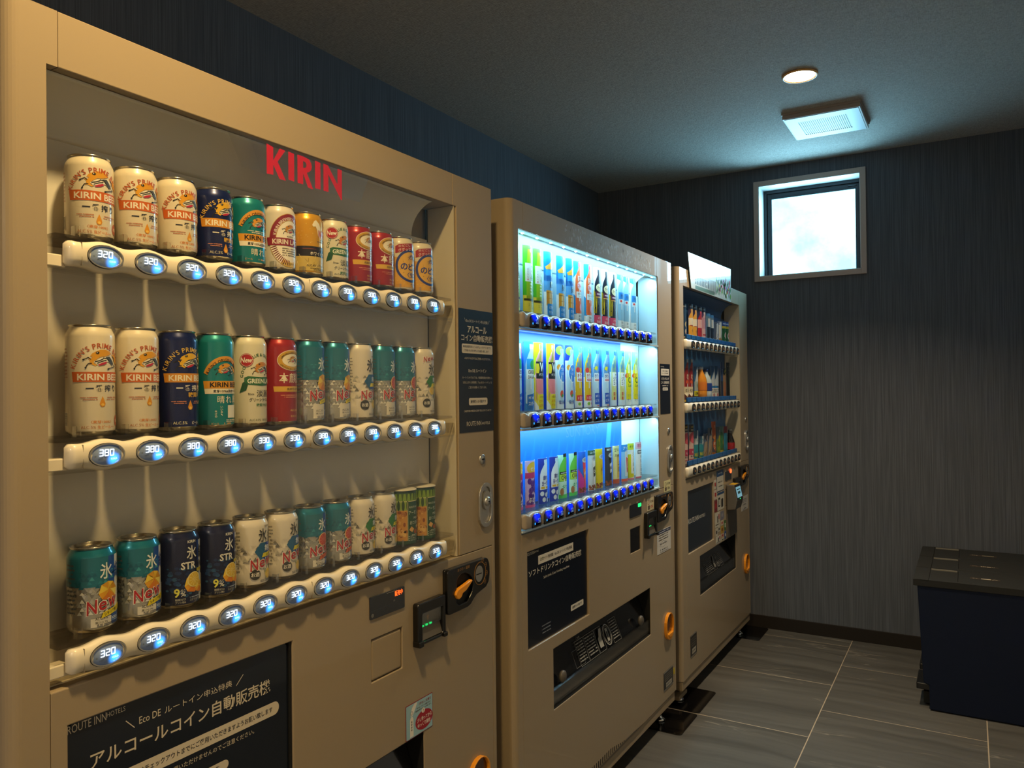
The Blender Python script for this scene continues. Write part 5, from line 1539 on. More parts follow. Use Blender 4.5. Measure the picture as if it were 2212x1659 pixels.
def C_milky(w, h):
    d = Decal(); d.rect(-w / 2, w / 2, 0, h, '#f2f2e4', 0); d.poly([(-w / 2, h * .7), (-14, h * .7), (-14, 22), (20, 18), (20, 10), (-w / 2, 6)], '#d8d01e', 2); d.rr(-14, 22, 22, 110, 10, '#f6f6ee', 3); d.col('ふつうの', 2, 100, 12, '#8a8a6a', 4, 0); d.col('牛乳', 2, 52, 14, '#6a7a4a', 4, 1); d.rect(-w / 2, w / 2, h - 24, h, '#d8dc3a', 3); d.text('まろやか', 0, h - 12, 9, '#3a4a1e', 4, 1, w=42); d.rect(-w / 2, w / 2, 0, 4, '#e0506a', 3); return d
def C_milktea(w, h):
    d = Decal(); d.rect(-w / 2, w / 2, 0, h, '#e4eef2', 0); d.rect(-w / 2, w / 2, h - 26, h, '#e8b8c4', 2); d.text('限定品', 0, h - 13, 14, '#c8305a', 3, 2, w=42); d.rect(-20, 20, h - 44, h - 30, '#5a6a78', 2); d.small(-16, 16, h - 37, 6, '#f0f4f6', 3, 2)
    d.col('牛乳と珈琲', 4, h - 56, 14, '#2a3a6a', 3, 1, 1.15); d.rect(-w / 2, w / 2, 0, 4, '#e0404a', 3); return d

M2ROWS = [
    (.196, [(C_greentea, 'green tea', [1.857, 1.926, 1.990]), (C_barley, 'blue barley tea', [2.050, 2.136, 2.195]), (C_peach, 'peach fruit tea', [2.258, 2.331]), (C_dark, 'black bottle', [2.411, 2.469, 2.543]), (C_water, 'clear water', [2.609, 2.668, 2.734])]),
    (.198, [(C_sport, 'blue sports drink', [1.862, 1.927]), (C_pink, 'pink vitamin drink', [1.990, 2.062]), (C_ume, 'blue salted plum drink', [2.126, 2.188]), (C_kiriy, 'yellow fruit drink', [2.257, 2.321]), (C_kirib, 'pale lemon drink', [2.391, 2.468]), (C_ginger, 'ginger ale', [2.542, 2.609]), (C_lemon, 'yellow lemon soda', [2.681, 2.743])]),
    (.134, [(C_grape, 'purple grape jelly', [1.862, 1.927]), (C_yogurt, 'navy and white yoghurt drink', [2.009, 2.074]), (C_kiwi, 'green kiwi drink', [2.137, 2.206]), (C_rainbow, 'blue and pink coffee can', [2.277]), (C_latte, 'white coffee can', [2.345]), (C_yellowcan, 'yellow coffee can', [2.412]), (C_blackcan, 'black coffee can', [2.483]), (C_goldcan, 'gold coffee can', [2.558]), (C_icecan, 'blue iced coffee can', [2.630]), (C_milky, 'yellow milk carton', [2.699]), (C_milktea, 'white milk coffee', [2.768])]),
]
CARDM = mat('white_card', '#eef2f4', .45)
def place_card(dec, w, h, y, z, x, label, group, name='sample_card', cat='sample card'):
    k = (dec, round(w, 3), round(h, 3))
    if k not in _CAN:
        bodym = card_mesh(w, h, CARDM)
        d = dec(w * 1000, h * 1000)
        lim = w * 500
        # clip the print to the sheet
        items = []
        for (pts, fs, c, l) in d.items:
            us = [p[0] for p in pts]
            if min(us) >= -lim and max(us) <= lim: items.append((pts, fs, c, l)); continue
            if min(us) > lim or max(us) < -lim: continue
            bm = bmesh.new(); vs = [bm.verts.new((p[0], p[1], 0)) for p in pts]
            for f in fs:
                try: bm.faces.new([vs[i] for i in f])
                except ValueError: pass
            for s_ in (-1, 1):
                bmesh.ops.bisect_plane(bm, geom=list(bm.verts) + list(bm.edges) + list(bm.faces), plane_co=(s_ * lim, 0, 0), plane_no=(s_, 0, 0), clear_outer=True)
            bm.verts.index_update()
            items.append(([(v.co.x, v.co.y) for v in bm.verts], [tuple(v.index for v in f.verts) for f in bm.faces], c, l)); bm.free()
        d.items = items
        _CAN[k] = (bodym, d.mesh('label_print', None, r=CARD_R, eps=.00012, base=.0002, step=6))
    bodym, pm = _CAN[k]
    t = empty(name, (x, y, z), label, cat, group)
    obj('sheet', bodym, t, (x, y, z)); obj('label_print', pm, t, (x, y, z))
    return t

def pet_bottle(y, z, x, h, r, liquid, label_m, cap_m, lab, group, lz=(.3, .55), glass=False):
    t = empty('sample_bottle', (x, y, z), lab, 'bottle', group)
    prof = [(.0, .002), (.8, .0), (1, .02), (1, .28), (.94, .31), (1, .34), (1, .56), (.9, .66), (.62, .78), (.40, .86), (.36, .90), (.36, .93)] if not glass else [(.0, .0), (.9, .0), (1, .03), (.92, .2), (1, .42), (.86, .55), (.55, .72), (.38, .84), (.36, .95)]
    MB(liquid).lathe([(a * r, b_ * h) for a, b_ in prof], 24, (x, y, z), cap=False).build('bottle_body', t, origin=(x, y, z))
    MB(label_m).lathe([(r * 1.015, lz[0] * h), (r * 1.02, lz[0] * h + .001), (r * 1.02, lz[1] * h - .001), (r * 1.015, lz[1] * h)], 24, (x, y, z), cap=False).build('label_band', t, origin=(x, y, z))
    MB(cap_m).lathe([(.0, 1.0 * h), (.4 * r, 1.0 * h), (.43 * r, .99 * h), (.43 * r, .93 * h), (.36 * r, .925 * h)], 20, (x, y, z), cap=False).build('bottle_cap', t, origin=(x, y, z))
    return t

# cards of the far machine
def _m3(bg, fn):
    def f(w, h):
        d = Decal(); d.rect(-w / 2, w / 2, 0, h, bg, 0); fn(d, w, h); return d
    return f
def _tag(d, w, h, c='#1c2a44', t='おすすめ'): d.rect(-w / 2, w / 2, h - 22, h, c, 3); d.text(t, 0, h - 11, 8, '#d8d8d8', 4, 1, w=w * .75); d.rect(-w / 2, w / 2, 0, 13, '#c8b08a', 3); d.small(-w / 2 + 4, w / 2 - 4, 8, 4, '#6a5a48', 4, 3)
def f_navyc(d, w, h): _tag(d, w, h); d.ell(8, 68, 18, 14, '#c8b48a', 1); d.ell(10, 66, 9, 8, '#3a3428', 2); d.ell(8, 36, 18, 14, '#b8aa9a', 1); d.poly([(0, 30), (24, 36), (20, 20), (4, 18)], '#b03a3a', 2)
def f_orange(d, w, h): _tag(d, w, h); flat_bottle(d, 0, h - 36, 64, '#dca03a', '#d8a04a', '#e2d6c2', (.42, .68), 1, 14); d.text('午後', 6, 44, 14, '#5a3a20', 3, 1); d.rect(-20, 20, 66, 70, '#a83a2a', 3)
def f_red(d, w, h): _tag(d, w, h); flat_bottle(d, 0, h - 36, 64, '#a82a3a', '#c83a4a', '#d8a8a8', (.4, .7), 1, 14); d.text('ザクロ', 2, 48, 10, '#7a1f2a', 3, 1, w=34)
def f_pinkb(d, w, h): _tag(d, w, h); flat_bottle(d, 0, h - 36, 64, '#c8a4a8', '#d8c8c8', '#b88a9a', (.4, .8), 1, 14); d.rect(-22, 22, 34, 40, '#a82a3a', 3)
def f_darkb(d, w, h): d.rect(-w / 2, w / 2, h - 14, h, '#3a78b4', 1); d.rect(-18, 18, h * .55, h - 24, '#c8c8c8', 1); d.rect(-26, 26, 12, h * .55, '#1c2a40', 1); d.rect(6, 24, h - 26, h - 18, '#d8903a', 2); d.text('無糖', 8, 26, 10, '#8ea4c0', 3, 1, w=32); d.rect(4, 7, 30, 60, '#c8d0d8', 3); d.small(-20, 20, 8, 5, '#b8a888', 3, 2)
def f_silver(d, w, h): d.ell(4, h - 14, 20, 8, '#c0c4c8', 1); d.poly([(-14, h - 18), (26, h - 14), (20, 8), (-22, 6)], '#c8cacc', 1); d.line([(-18, 30), (0, 50), (22, 66)], 5, '#8a98a8', 2); d.text('カフェ', 4, 52, 10, '#4a5a6a', 3, 1, w=30, rot=20); d.ell(-8, 18, 12, 10, '#5a5868', 2); d.ell(14, 12, 12, 10, '#b8904a', 2)
def f_goldw(d, w, h): d.ell(2, h - 12, 22, 8, '#d0d0cc', 1); d.rect(-24, 26, 8, h - 18, '#d8d4c8', 1); d.line([(-20, 20), (10, 60), (24, 74)], 6, '#8a8a80', 2); d.rect(-24, 26, 8, 36, '#b8924a', 2); d.ell(0, 22, 8, 9, '#8a3a2a', 3)
def f_greenc(d, w, h): d.rect(-w / 2, w / 2, h - 24, h, '#2a4a8a', 1); d.small(-24, 24, h - 12, 9, '#a8b8d8', 2, 2); d.rect(-w / 2, w / 2, h - 36, h - 24, '#b8a83a', 1); d.ell(4, 54, 17, 17, '#d8d0c8', 2); d.ell(7, 54, 11, 14, '#a82a34', 3); d.text('緑茶', 4, 22, 12, '#8ac09a', 3, 1, w=36)
def f_strip(d, w, h): d.rect(-w / 2, w / 2, h * .6, h, '#9a6a7a', 1); d.rect(-w / 2, w / 2, 0, 40, '#a85a3a', 1); d.rect(-w / 2, w / 2, 40, h * .6, '#5a9a3a', 1); d.ell(0, 90, 6, 10, '#1c1c1c', 2)
def f_redb(d, w, h): flat_bottle(d, 0, h, 60, '#b8463a', '#b8c4d0', None, None, 1, 0); d.poly([(-24, 150), (24, 150), (26, 60), (-26, 60)], '#8a1f2a', 2); d.text('むぎ', 4, 112, 26, '#d8c8b8', 4, 2, w=34); d.ell(-10, 88, 9, 8, '#d85a3a', 3); d.ell(14, 84, 9, 8, '#d88a3a', 3); d.rect(-w / 2, w / 2, 36, 66, '#d8c8a8', 3); d.text('ミルク', 0, 50, 13, '#3a2a20', 4, 2, w=48); d.rect(-w / 2, w / 2, 8, 36, '#5a2a24', 3); d.poly([(-30, 36), (-10, 20), (10, 36), (26, 24), (30, 36)], '#e0d0b0', 4); d.rect(-w / 2, w / 2, 0, 8, '#d8b84a', 3)
def f_lem(d, w, h): d.ell(0, h - 20, 12, 16, '#c8ccd0', 1); d.poly([(-8, h - 24), (8, h - 24), (22, 90), (-22, 90)], '#c0c4c8', 1); d.rect(-26, 26, 44, 90, '#9aa8a8', 1); d.ell(8, 72, 12, 12, '#3a7a5a', 2); d.rect(-28, 28, 24, 46, '#c8c01e', 2); d.text('LEMON', 2, 35, 12, '#1c1c1c', 3, 2, w=48); d.rect(-28, 28, 0, 24, '#4a4a50', 2); d.text('MIX', 2, 12, 11, '#d8d8d8', 3, 1)
def f_rose(d, w, h): d.rect(-w / 2, w / 2, h - 45, h, '#c8a83a', 1); d.rect(-w / 2, w / 2, 40, h - 45, '#c83a4a', 1); d.ell(4, 70, 12, 20, '#e0808a', 2); d.rect(-w / 2, w / 2, 12, 42, '#2a3428', 2); d.text('50', 2, 28, 20, '#d8c83a', 3, 2, w=36); d.rect(-w / 2, w / 2, 0, 12, '#c85a8a', 2)
def f_berg(d, w, h): d.poly([(-w / 2, 70), (-30, 96), (-12, 134), (0, h - 10), (14, 134), (30, 90), (w / 2, 70)], '#b4bcc6', 1); d.poly([(-w / 2, 74), (0, 60), (20, 92), (w / 2, 78), (w / 2, 60), (-w / 2, 60)], '#1f78b8', 2); d.rect(-w / 2, w / 2, 0, 60, '#cfcac0', 2); d.small(-36, 36, 50, 5, '#4a5a6a', 3, 2); d.small(-36, 36, 40, 5, '#4a5a6a', 3, 4); d.text('53', 4, 20, 24, '#b83a4a', 3, 2, w=40)
def f_brownb(d, w, h): d.ell(0, h - 18, 14, 14, '#c8b03a', 2); d.rect(-24, 24, 0, h - 30, '#9a7a5a', 1); d.line([(-14, h - 30), (10, h - 10)], 8, '#1c1c1c', 3); d.rect(-20, 22, 20, 90, '#a86a4a', 2); d.ell(0, 24, 18, 18, '#b8682a', 2)
def f_blackc(d, w, h): d.rect(-w / 2, w / 2, h - 60, h, '#2a2e34', 1); d.small(-20, 20, h - 20, 8, '#8a8e94', 2, 3); d.small(-20, 20, h - 40, 8, '#6a6e74', 2, 4); d.ell(4, 130, 20, 8, '#3a3a3a', 2); d.line([(0, 116), (8, 40)], 3.2, '#4ac85a', 3); d.line([(10, 116), (4, 80)], 2, '#3aa84a', 3)
def f_navystrip(d, w, h): d.rect(-w / 2, w / 2, h * .5, h, '#2a4a7a', 1); d.small(-12, 12, h - 40, 6, '#8a9ab0', 2, 2)
def f_peachp(d, w, h): d.rect(-w / 2, w / 2, h - 34, h, '#23242e', 2); d.text('期間', 2, h - 11, 9, '#c8a83a', 3, 1, w=40); d.text('限定', 2, h - 25, 9, '#d8d0c0', 3, 1, w=40); d.ell(0, 112, 30, 26, '#d85a6a', 1); d.poly([(0, 60), (24, 100), (30, 60)], '#e0c8c0', 2); d.rect(10, 26, 74, 92, '#d8d4cc', 3); d.rect(-w / 2, w / 2, 34, 62, '#b83a5a', 3); d.text('もも', 4, 46, 12, '#e8c8d0', 4, 1, w=36); d.text('ネクター', 2, 28, 9, '#2a2024', 4, 2, w=52); d.small(-30, 30, 14, 5, '#b8485a', 3, 5)
def f_tealw(d, w, h): d.rect(-10, 22, h - 40, h, '#c8d0d4', 1); d.rect(-w / 2, w / 2, 76, h - 36, '#c0c8cc', 1); d.text('ライフ', 8, 92, 14, '#1f8a9a', 3, 2, w=44); d.rect(-w / 2, w / 2, 44, 76, '#2a8a9a', 1); d.rect(-w / 2, w / 2, 14, 44, '#1f7a8a', 1); d.text('MATCH', 2, 28, 18, '#b8b83a', 3, 2, w=58); d.line([(-34, 14), (0, 8), (34, 12)], 3, '#b8b83a', 3)
def f_coffee(d, w, h): d.ell(2, h - 18, 20, 18, '#1f1c1e', 1); d.ell(4, h - 22, 11, 14, '#a89aa0', 2); d.poly([(-22, h - 40), (28, h - 30), (18, 12), (-32, 10)], '#9a8a78', 1); d.line([(-24, 18), (10, 66), (20, 80)], 5, '#8a6a2a', 2); d.line([(-10, 14), (18, 54)], 4, '#6a4a3a', 2); d.line([(2, 14), (22, 36)], 3, '#c8b8a0', 2)
def f_orangecan(d, w, h): d.rect(-w / 2, w / 2, 90, h, '#c85a2a', 1); d.text('なま', 4, h - 24, 14, '#e0d0b8', 3, 1, w=36); d.ell(2, 92, 24, 12, '#d88a4a', 2); d.ell(6, 56, 28, 32, '#c8642a', 2); d.text('オレ', 2, 62, 15, '#e8e0d0', 4, 2, w=42); d.text('ンジ', 2, 42, 15, '#e8e0d0', 4, 2, w=42); d.rect(-w / 2, w / 2, 0, 20, '#a8642a', 2)
def f_yelgreen(d, w, h): d.rect(-14, 14, h - 44, h, '#5a6a6a', 1); d.small(-10, 10, h - 20, 10, '#c8ccc8', 2, 3); d.ell(2, h - 60, 18, 20, '#a8a82a', 2); d.rect(-w / 2, w / 2, 10, 80, '#5a7a3a', 1); d.ell(6, 60, 14, 16, '#b8a83a', 2); d.ell(-6, 30, 14, 16, '#8a9a2a', 2)
def f_greencard(d, w, h): d.rect(-w / 2, w / 2, 20, h - 30, '#3a7a4a', 1); d.ell(0, h - 20, 14, 18, '#7a9a8a', 1); d.ell(4, 60, 10, 14, '#b8b02a', 2); d.rect(-w / 2, w / 2, 0, 30, '#c8b03a', 1)
def f_tealcard(d, w, h): d.rect(-w / 2, w / 2, h - 34, h, '#8a2a30', 1); d.rect(-w / 2, w / 2, 0, h - 34, '#2a7a9a', 1); d.text('塩', 6, h - 56, 14, '#b8d8e0', 2, 1); d.ell(0, 36, 16, 18, '#3a94b4', 2)

M3ROWS = [
    [(f_navyc, '#1f3a5a', 'navy card with a tan picture', 3.357, .060), (f_orange, '#3a2a4a', 'orange tea bottle card', 3.446, .060), (f_orange, '#3a2a4a', 'orange tea bottle card', 3.514, .060), (f_red, '#2a2a5a', 'red juice bottle card', 3.583, .060), (f_pinkb, '#4a3a6a', 'pink bottle card', 3.650, .060), (f_darkb, '#5a7a9a', 'dark bottle card with a white top', 3.722, .062), (f_darkb, '#5a7a9a', 'dark bottle card with a white top', 3.790, .060), (f_silver, '#4a5a78', 'silver slanting can card', 3.861, .062), (f_goldw, '#6a7a9a', 'white and gold can card', 3.930, .060), (f_greenc, '#1f5a3a', 'green can card with a red disc', 4.001, .062), (f_greenc, '#1f5a3a', 'green can card with a red disc', 4.067, .060)],
    [(f_strip, '#5a9a3a', 'narrow green card', 3.308, .046), (f_redb, '#2a6a9a', 'red and brown milk drink card', 3.371, .060), (f_redb, '#2a6a9a', 'red and brown milk drink card', 3.442, .060), (f_lem, '#2a5a8a', 'silver and yellow lemon card', 3.512, .060), None, None, (f_rose, '#5a6a4a', 'rose red card with a yellow number', 3.722, .052), (f_berg, '#2a5a8a', 'white iceberg water card', 3.788, .066), (f_berg, '#2a5a8a', 'white iceberg water card', 3.862, .066), (f_navystrip, '#1f2f4a', 'narrow navy card', 3.936, .040), (f_brownb, '#3a4a5a', 'brown and yellow can card', 4.000, .060), (f_blackc, '#16181c', 'black can card with a green stripe', 4.066, .060)],
    [(f_peachp, '#d8b8b0', 'pink peach nectar card', 3.358, .064), (f_peachp, '#d8b8b0', 'pink peach nectar card', 3.434, .064), (f_tealw, '#3a6a8a', 'teal and white vitamin card', 3.512, .064), (f_tealw, '#3a6a8a', 'teal and white vitamin card', 3.586, .064), (f_coffee, '#5a6a84', 'grey brown coffee can card', 3.660, .062), (f_coffee, '#5a6a84', 'grey brown coffee can card', 3.728, .062), (f_orangecan, '#4a4a5a', 'orange juice can card', 3.798, .064), (f_yelgreen, '#4a5a6a', 'yellow green citrus card', 3.870, .060), (f_greencard, '#5a8a8a', 'green lemon card', 3.937, .060), (f_tealcard, '#2a7a9a', 'teal card with a dark red top', 4.006, .060)],
]
M3H = [[.160, .166, .166, .166, .168, .145, .143, .114, .123, .126, .128], [.192, .190, .192, .160, 0, 0, .120, .168, .170, .192, .160, .192], [.175, .172, .140, .110, .118, .143, .171, .141, .142, .138]]
# ------------------------------------------------------------------ machine 1: the nearest, beer and chuhai cans
def board(parent, name, y0, y1, z0, z1, x0, x1, material, r=.004, bevel=0.0):
    return MB(material).prism(rrect(y0, y1, z0, z1, r), x0, x1, 'x').build(name, parent, bevel=bevel)

yL, yR = .508, 1.672
T1 = machine(yL, yR, 'champagne vending machine of beer and chuhai cans, nearest of the three, red letters inside', (.586, .986), (.80, 1.3685), .5624, 1.5075, (M_WHITE, mat('warm_jamb_lining', '#cfc4ac', .45)))
t = T1['root']
prices = [['320'] * 7 + ['300'] * 5, ['380'] * 4 + ['330'] * 2 + ['380'] * 6, ['320'] * 12]
rails(T1, .5845, 1.4525, .6355, .0697, 12, 'wave', prices)
# red word on a film in front of the back panel
film = MB(M_FILM).add([(-.0026, y, z) for (y, z) in ((.853, OZ1 - .002), (1.206, OZ1 - .002), (1.1785, 1.7275), (.884, 1.7275))], [(0, 1, 2, 3)]).build('sign_film', t)
d = Decal(); RD = '#d8203c'
d.poly([(0, -1), (15, 0), (15, 24), (15, 49), (0, 52)], RD, 1).poly([(15, 26), (30, 51), (43, 50), (25, 26), (44, -4), (29, -4), (15, 18)], RD, 1)
d.poly([(50, 0), (64, -1), (64, 50), (50, 51)], RD, 1)
d.poly([(72, -1), (86, -1), (86, 51), (72, 51)], RD, 1).poly([(86, 51), (100, 49.5), (106, 44), (108, 37), (106, 30), (100, 25), (95, 23), (111, -5), (98, -4), (86, 19), (86, 30), (91, 31), (94, 34), (94.5, 38), (92, 41.5), (86, 42.5)], RD, 1)
d.poly([(116, -1), (130, -1), (130, 50), (116, 51)], RD, 1)
d.poly([(138, -1), (151, -1), (151, 33), (185, -9), (188, -9), (188, 50), (176, 50), (176, 19), (150, 50), (138, 51)], RD, 1)
d.on_front('red_lettering', film, -.0025, .9378, 1.7300)
# sign behind the lower window
sg = board(t, 'navy_sign', .5885, .9790, .6285, .8980, -.012, -.0060, M_NAVYP, .012)
MB(M_GASK).box(-.02, -.003, .9795, .9858, .629, .898).build('rubber_edge', t)
W1 = '#d9cfbd'
d = Decal()
d.text('ROUTE INN', 27, 261, 11.5, W1, 1, 0, w=55); d.text('HOTELS', 69, 262, 7, W1, 1, 0, w=28)
d.line([(84, 243), (97, 229)], 1.2, W1).line([(279, 229), (293, 243)], 1.2, W1)
d.text('Eco DE', 122, 236, 10.5, W1, 1, 0, w=35); d.text('ルートイン申込特典', 208, 236, 11, W1, 1, 0, w=124)
d.text('アルコールコイン自動販売機', 191, 206, 24, W1, 1, 2, w=320)
d.rr(14, 370, 151, 174, 11, W1, 1); d.text('専用自販機用コインはチェックアウトまでにご使用いただきますようお願い致します', 190, 162.5, 9.5, '#1a2232', 2, 1, w=330)
d.text('※当ホテル以外ではご使用いただけませんのでご注意ください。', 190, 140, 8.6, W1, 1, 0, w=250)
d.rr(120, 262, 100, 116, 8, W1, 1); d.text('通常購入も可能です', 191, 108, 8.5, '#1a2232', 2, 1, w=105)
d.text('Eco DE ルートイン', 191, 78, 10, W1, 1, 0, w=110)
for i in range(3): d.small(80, 300, 58 - i * 12, 5, W1, 1, i)
d.on_front('sign_print', sg, -.0060, .5885, .6285)
# tall plate on the right stile
np = board(t, 'navy_plate', 1.5188, 1.6718, 1.243, 1.544, -.0005, .0008, M_NAVYP, .0012)
d = Decal()
d.line([(24, 279), (30, 270)], .8, W1).line([(131, 270), (137, 279)], .8, W1); d.text('Eco DE ルートイン申込特典', 80, 273, 8, W1, 1, 0, w=96)
d.text('アルコール', 80, 252, 17.5, W1, 1, 2, w=86); d.text('コイン自動販売機', 80, 231, 17, W1, 1, 2, w=140)
d.rr(12, 150, 193, 216, 4, W1, 1); d.text('専用自販機用コインはチェックアウトまでに', 80, 209.5, 6, '#1a2232', 2, 1, w=126); d.text('ご使用いただきますようお願い致します', 75, 200, 6, '#1a2232', 2, 1, w=112)
d.text('※当ホテル以外ではご使用いただけません。', 82, 181, 6, W1, 1, 0, w=118)
d.text('Eco DE ルートイン', 80, 151, 9, W1, 1, 1, w=80)
for i, s_ in enumerate(('ルートインホテルズでは、地球環境保全を目的とし', '2泊以上されるお客様に「Eco DE ルートイン」を', 'ご協力をお願いしております。')): d.text(s_, 80, 134 - i * 12, 6, W1, 1, 0, w=(134, 130, 82)[i])
d.rr(40, 124, 66, 84, 5, W1, 1); d.text('通常購入も可能です', 82, 75, 7.5, '#1a2232', 2, 1, w=70)
d.text('〈未成年者の飲酒は法律で禁止されています〉', 80, 52, 5.4, W1, 1, 0, w=124)
d.text('ROUTE INN', 62, 21, 11, W1, 1, 0, w=64); d.text('HOTELS', 116, 20, 6.5, W1, 1, 0, w=36)
d.on_front('plate_print', np, .0008, 1.5188, 1.243)
# message in the window
d = Decal(); d.text('販売中', 91, 36, 11.5, M_REDLED, 1, 2, w=26); d.line([(0, 17.5), (111, 17.5)], .5, '#4a4e5a', 1); d.rect(52, 86, 42.5, 43.2, '#a8a8a0', 1)
d.ell(7, 8, 4.2, 4.2, '#6a6a66', 1, 16); d.ringd(32, 9, 12, 9, .5, '#4c5060', 1, 4); d.ringd(54, 9, 12, 9, .5, '#4c5060', 1, 4); d.text('円', 76, 22.5, 4, '#9a9a94', 1, 0)
d.on_front('message', T1['ds'], .0022, T1['dy0'], T1['dz0'])
# warning sticker over the delivery port
st = board(t, 'warning_sticker', 1.3038, 1.4000, .5910, .6665, .0002, .0007, mat('sticker_red_edge', '#8a1f30', .4), .002)
d = Decal()
d.rr(1.4, 94.8, 1.4, 74.1, 1.5, '#9cc6d6', 1)
d.poly([(14, 4), (26, 4), (26, 41), (23, 47), (17, 47), (14, 41)], '#f0ece4', 2); d.poly([(17, 48), (23, 48), (34, 62), (40, 73), (30, 73), (22, 66), (16, 55)], '#f0ece4', 2); d.ringd(20, 55, 4, 4, .6, '#3a3a44', 3, 14)
d.col('炭酸飲料', 20, 36, 5, '#3a3238', 3, 1)
d.text('【噴出し注意!】', 67, 66, 6, '#8a1f30', 2, 1, w=42); d.text('取り出してすぐに開栓すると、', 64, 58.5, 3.8, '#5a2a3a', 2, 1, w=52); d.text('内容物が噴き出すことがあります。', 62, 53, 3.8, '#5a2a3a', 2, 1, w=58)
d.ell(64, 27, 31, 21, '#a3172c', 2, 40); d.ell(61, 47.5, 6, 5.5, '#f0ece4', 3, 20); d.text('!', 61, 47.5, 7, '#3a3238', 4, 1)
d.text('少し待ってから', 65, 31, 9.5, '#f6f0e8', 3, 2, w=52); d.text('ゆっくり開栓', 64, 19, 9.5, '#f6f0e8', 3, 2, w=46)
d.on_front('sticker_print', st, .0007, 1.3038, .5910)
# the 36 cans
rows = [
    (121, ['white', 'white', 'white', 'navy', 'teal', 'lager', 'highball', 'green', 'red', 'red', 'gold', 'gold']),
    (158, ['white', 'white', 'navy', 'teal', 'green', 'red', 'chu_lemon', 'chu_lemon', 'sf_lemon', 'chu_grape', 'chu_grape', 'sf_grape_new']),
    (121, ['chu_lemon', 'chu_lemon', 'strong', 'strong', 'sf_lemon', 'sf_lemon', 'chu_grape', 'chu_grape', 'sf_grape', 'sf_grape', 'snack', 'snack'])]
SHELF = ['top', 'middle', 'bottom']
rn = random.Random(11)
ROT = {(0, 0): -8, (0, 1): -2, (1, 6): 14, (1, 7): 14, (1, 8): 10, (1, 9): 14, (1, 10): 12, (1, 11): 6}
for k, (h, ks) in enumerate(rows):
    for i, kd in enumerate(ks):
        y = .6355 + .0697 * i + .0058 + .0006 * i
        rot = ROT.get((k, i), rn.uniform(-3, 3) + (8 if k == 2 else 0))
        tag_ = 'tall ' if h > 140 and not LOOK[kd].startswith('tall') else ''
        lab = '%s%s, %s on nearest machine\'s %s shelf' % (tag_, LOOK[kd], ORD[i], SHELF[k])
        place_can(kd, h, -.0366, y, ROWZ[k] + (.02630 if k == 0 else .02555), R_(rot), lab, 'cans on the %s shelf of the nearest machine' % SHELF[k])
    # clear clips that hold the cans, part of the machine
    cl = MB(M_CLEARP).box(-.0005, .001, -.003, .003, 0, .015).box(-.010, .001, -.0032, -.0026, 0, .015)
    cm = cl.mesh('can_clip')
    for i in range(12): obj('can_clip', cm, t, (-.006, .6355 + .0703 * i + .0058 - .0352, ROWZ[k] + .0258))

# ------------------------------------------------------------------ machine 2: the lit one in the middle
yL, yR = 1.765, 3.061
LITE = mat('pale_blue_lining', '#c8e0ec', .5)
T2 = machine(yL, yR, 'champagne vending machine with a brightly lit blue display, middle of the three', (1.840, 2.236), (1.987, 2.778), 1.808, 2.8925, (LITE, LITE), True)
t = T2['root']
rails(T2, 1.812, 2.806, 1.8743, .0692, 14, 'arch')
for (z0, z1) in ((1.2845, 1.5165), (1.008, 1.2385)):
    bp = MB(mat('blue_back_poster', '#0562d6', .45)).plate(1.822, 2.70, z0, z1, XBK + .0002, XBK + .0012).build('back_poster', t)
    if z0 < 1.1:
        d = Decal(); d.poly([(700, 0), (742, 0), (790, 230), (752, 230)], '#3a9af0', 1)
        for i in range(16): d.poly([(i * 55, 0), (i * 55 + 30, 0), (i * 55 + 44, 150 + (i * 37) % 60), (i * 55 + 12, 120)], '#0f6fdc', 0)
        d.text('SUNTORY', 545, 197, 33, '#3a6f92', 2, 0, w=262)
        d.on_front('poster_print', bp, XBK + .0012, 1.822, z0)
# light strips: leds along the roof, diffused strips under each rail
ld = MB(glow('led_strip_glow', (.35, .8, 1.0), 1.3)).box(-.012, -.004, 1.812, 2.888, 1.7800, 1.7850)
ls = ld.build('led_strip', t)
led = MB(glow('cool_led', (.75, .95, 1.0), 60)).lathe([(.0, -.0030), (.0028, -.0022), (.0042, .0)], 12, cap=False).mesh('led')
for i in range(13): obj('led', led, ls, (-.0075, 1.845 + i * .0842, 1.7800))
def strip(name, y0, y1, x, z, power, tilt, parent, sx=.02, spread=170, col=COOL):
    l = bpy.data.lights.new(name, 'AREA'); l.shape = 'RECTANGLE'; l.size = sx; l.size_y = y1 - y0; l.energy = power; l.color = col; l.spread = R_(spread)
    o = bpy.data.objects.new(name, l); COL.objects.link(o); o.parent = parent
    o.location = Vector((x, (y0 + y1) / 2, z)) - WL[parent.name]; o.rotation_euler = (0, R_(tilt), 0)
strip('led_strip_light', 1.83, 2.88, -.014, 1.7765, 5.5 * P_LED, 25, t)
strip('shelf_light', 1.83, 2.88, -.010, 1.5075, 6.0 * P_LED, 32, t, .012)
strip('shelf_light', 1.83, 2.88, -.010, 1.2310, 5.0 * P_LED, 32, t, .012)
# dried cleaner smears on the header
sm = Decal(); rn = random.Random(21)
for i in range(420):
    u = 180 + 740 * rn.random() ** .75; z = 10 + 58 * rn.random()
    if z > 62 - (u - 180) * .01: continue
    a = rn.uniform(.8, 4.2); sm.ell(u, z, a * rn.uniform(.3, .7), a * rn.uniform(.8, 2.8), M_SMEAR if rn.random() < .5 else mat('smear_faint', '#c4bfb6', .5), 0, 7)
hd = [o for o in t.children if o.name.startswith('header_panel')][0]
sm.on_front('dried_smear', hd, .0, 1.905, 1.788)
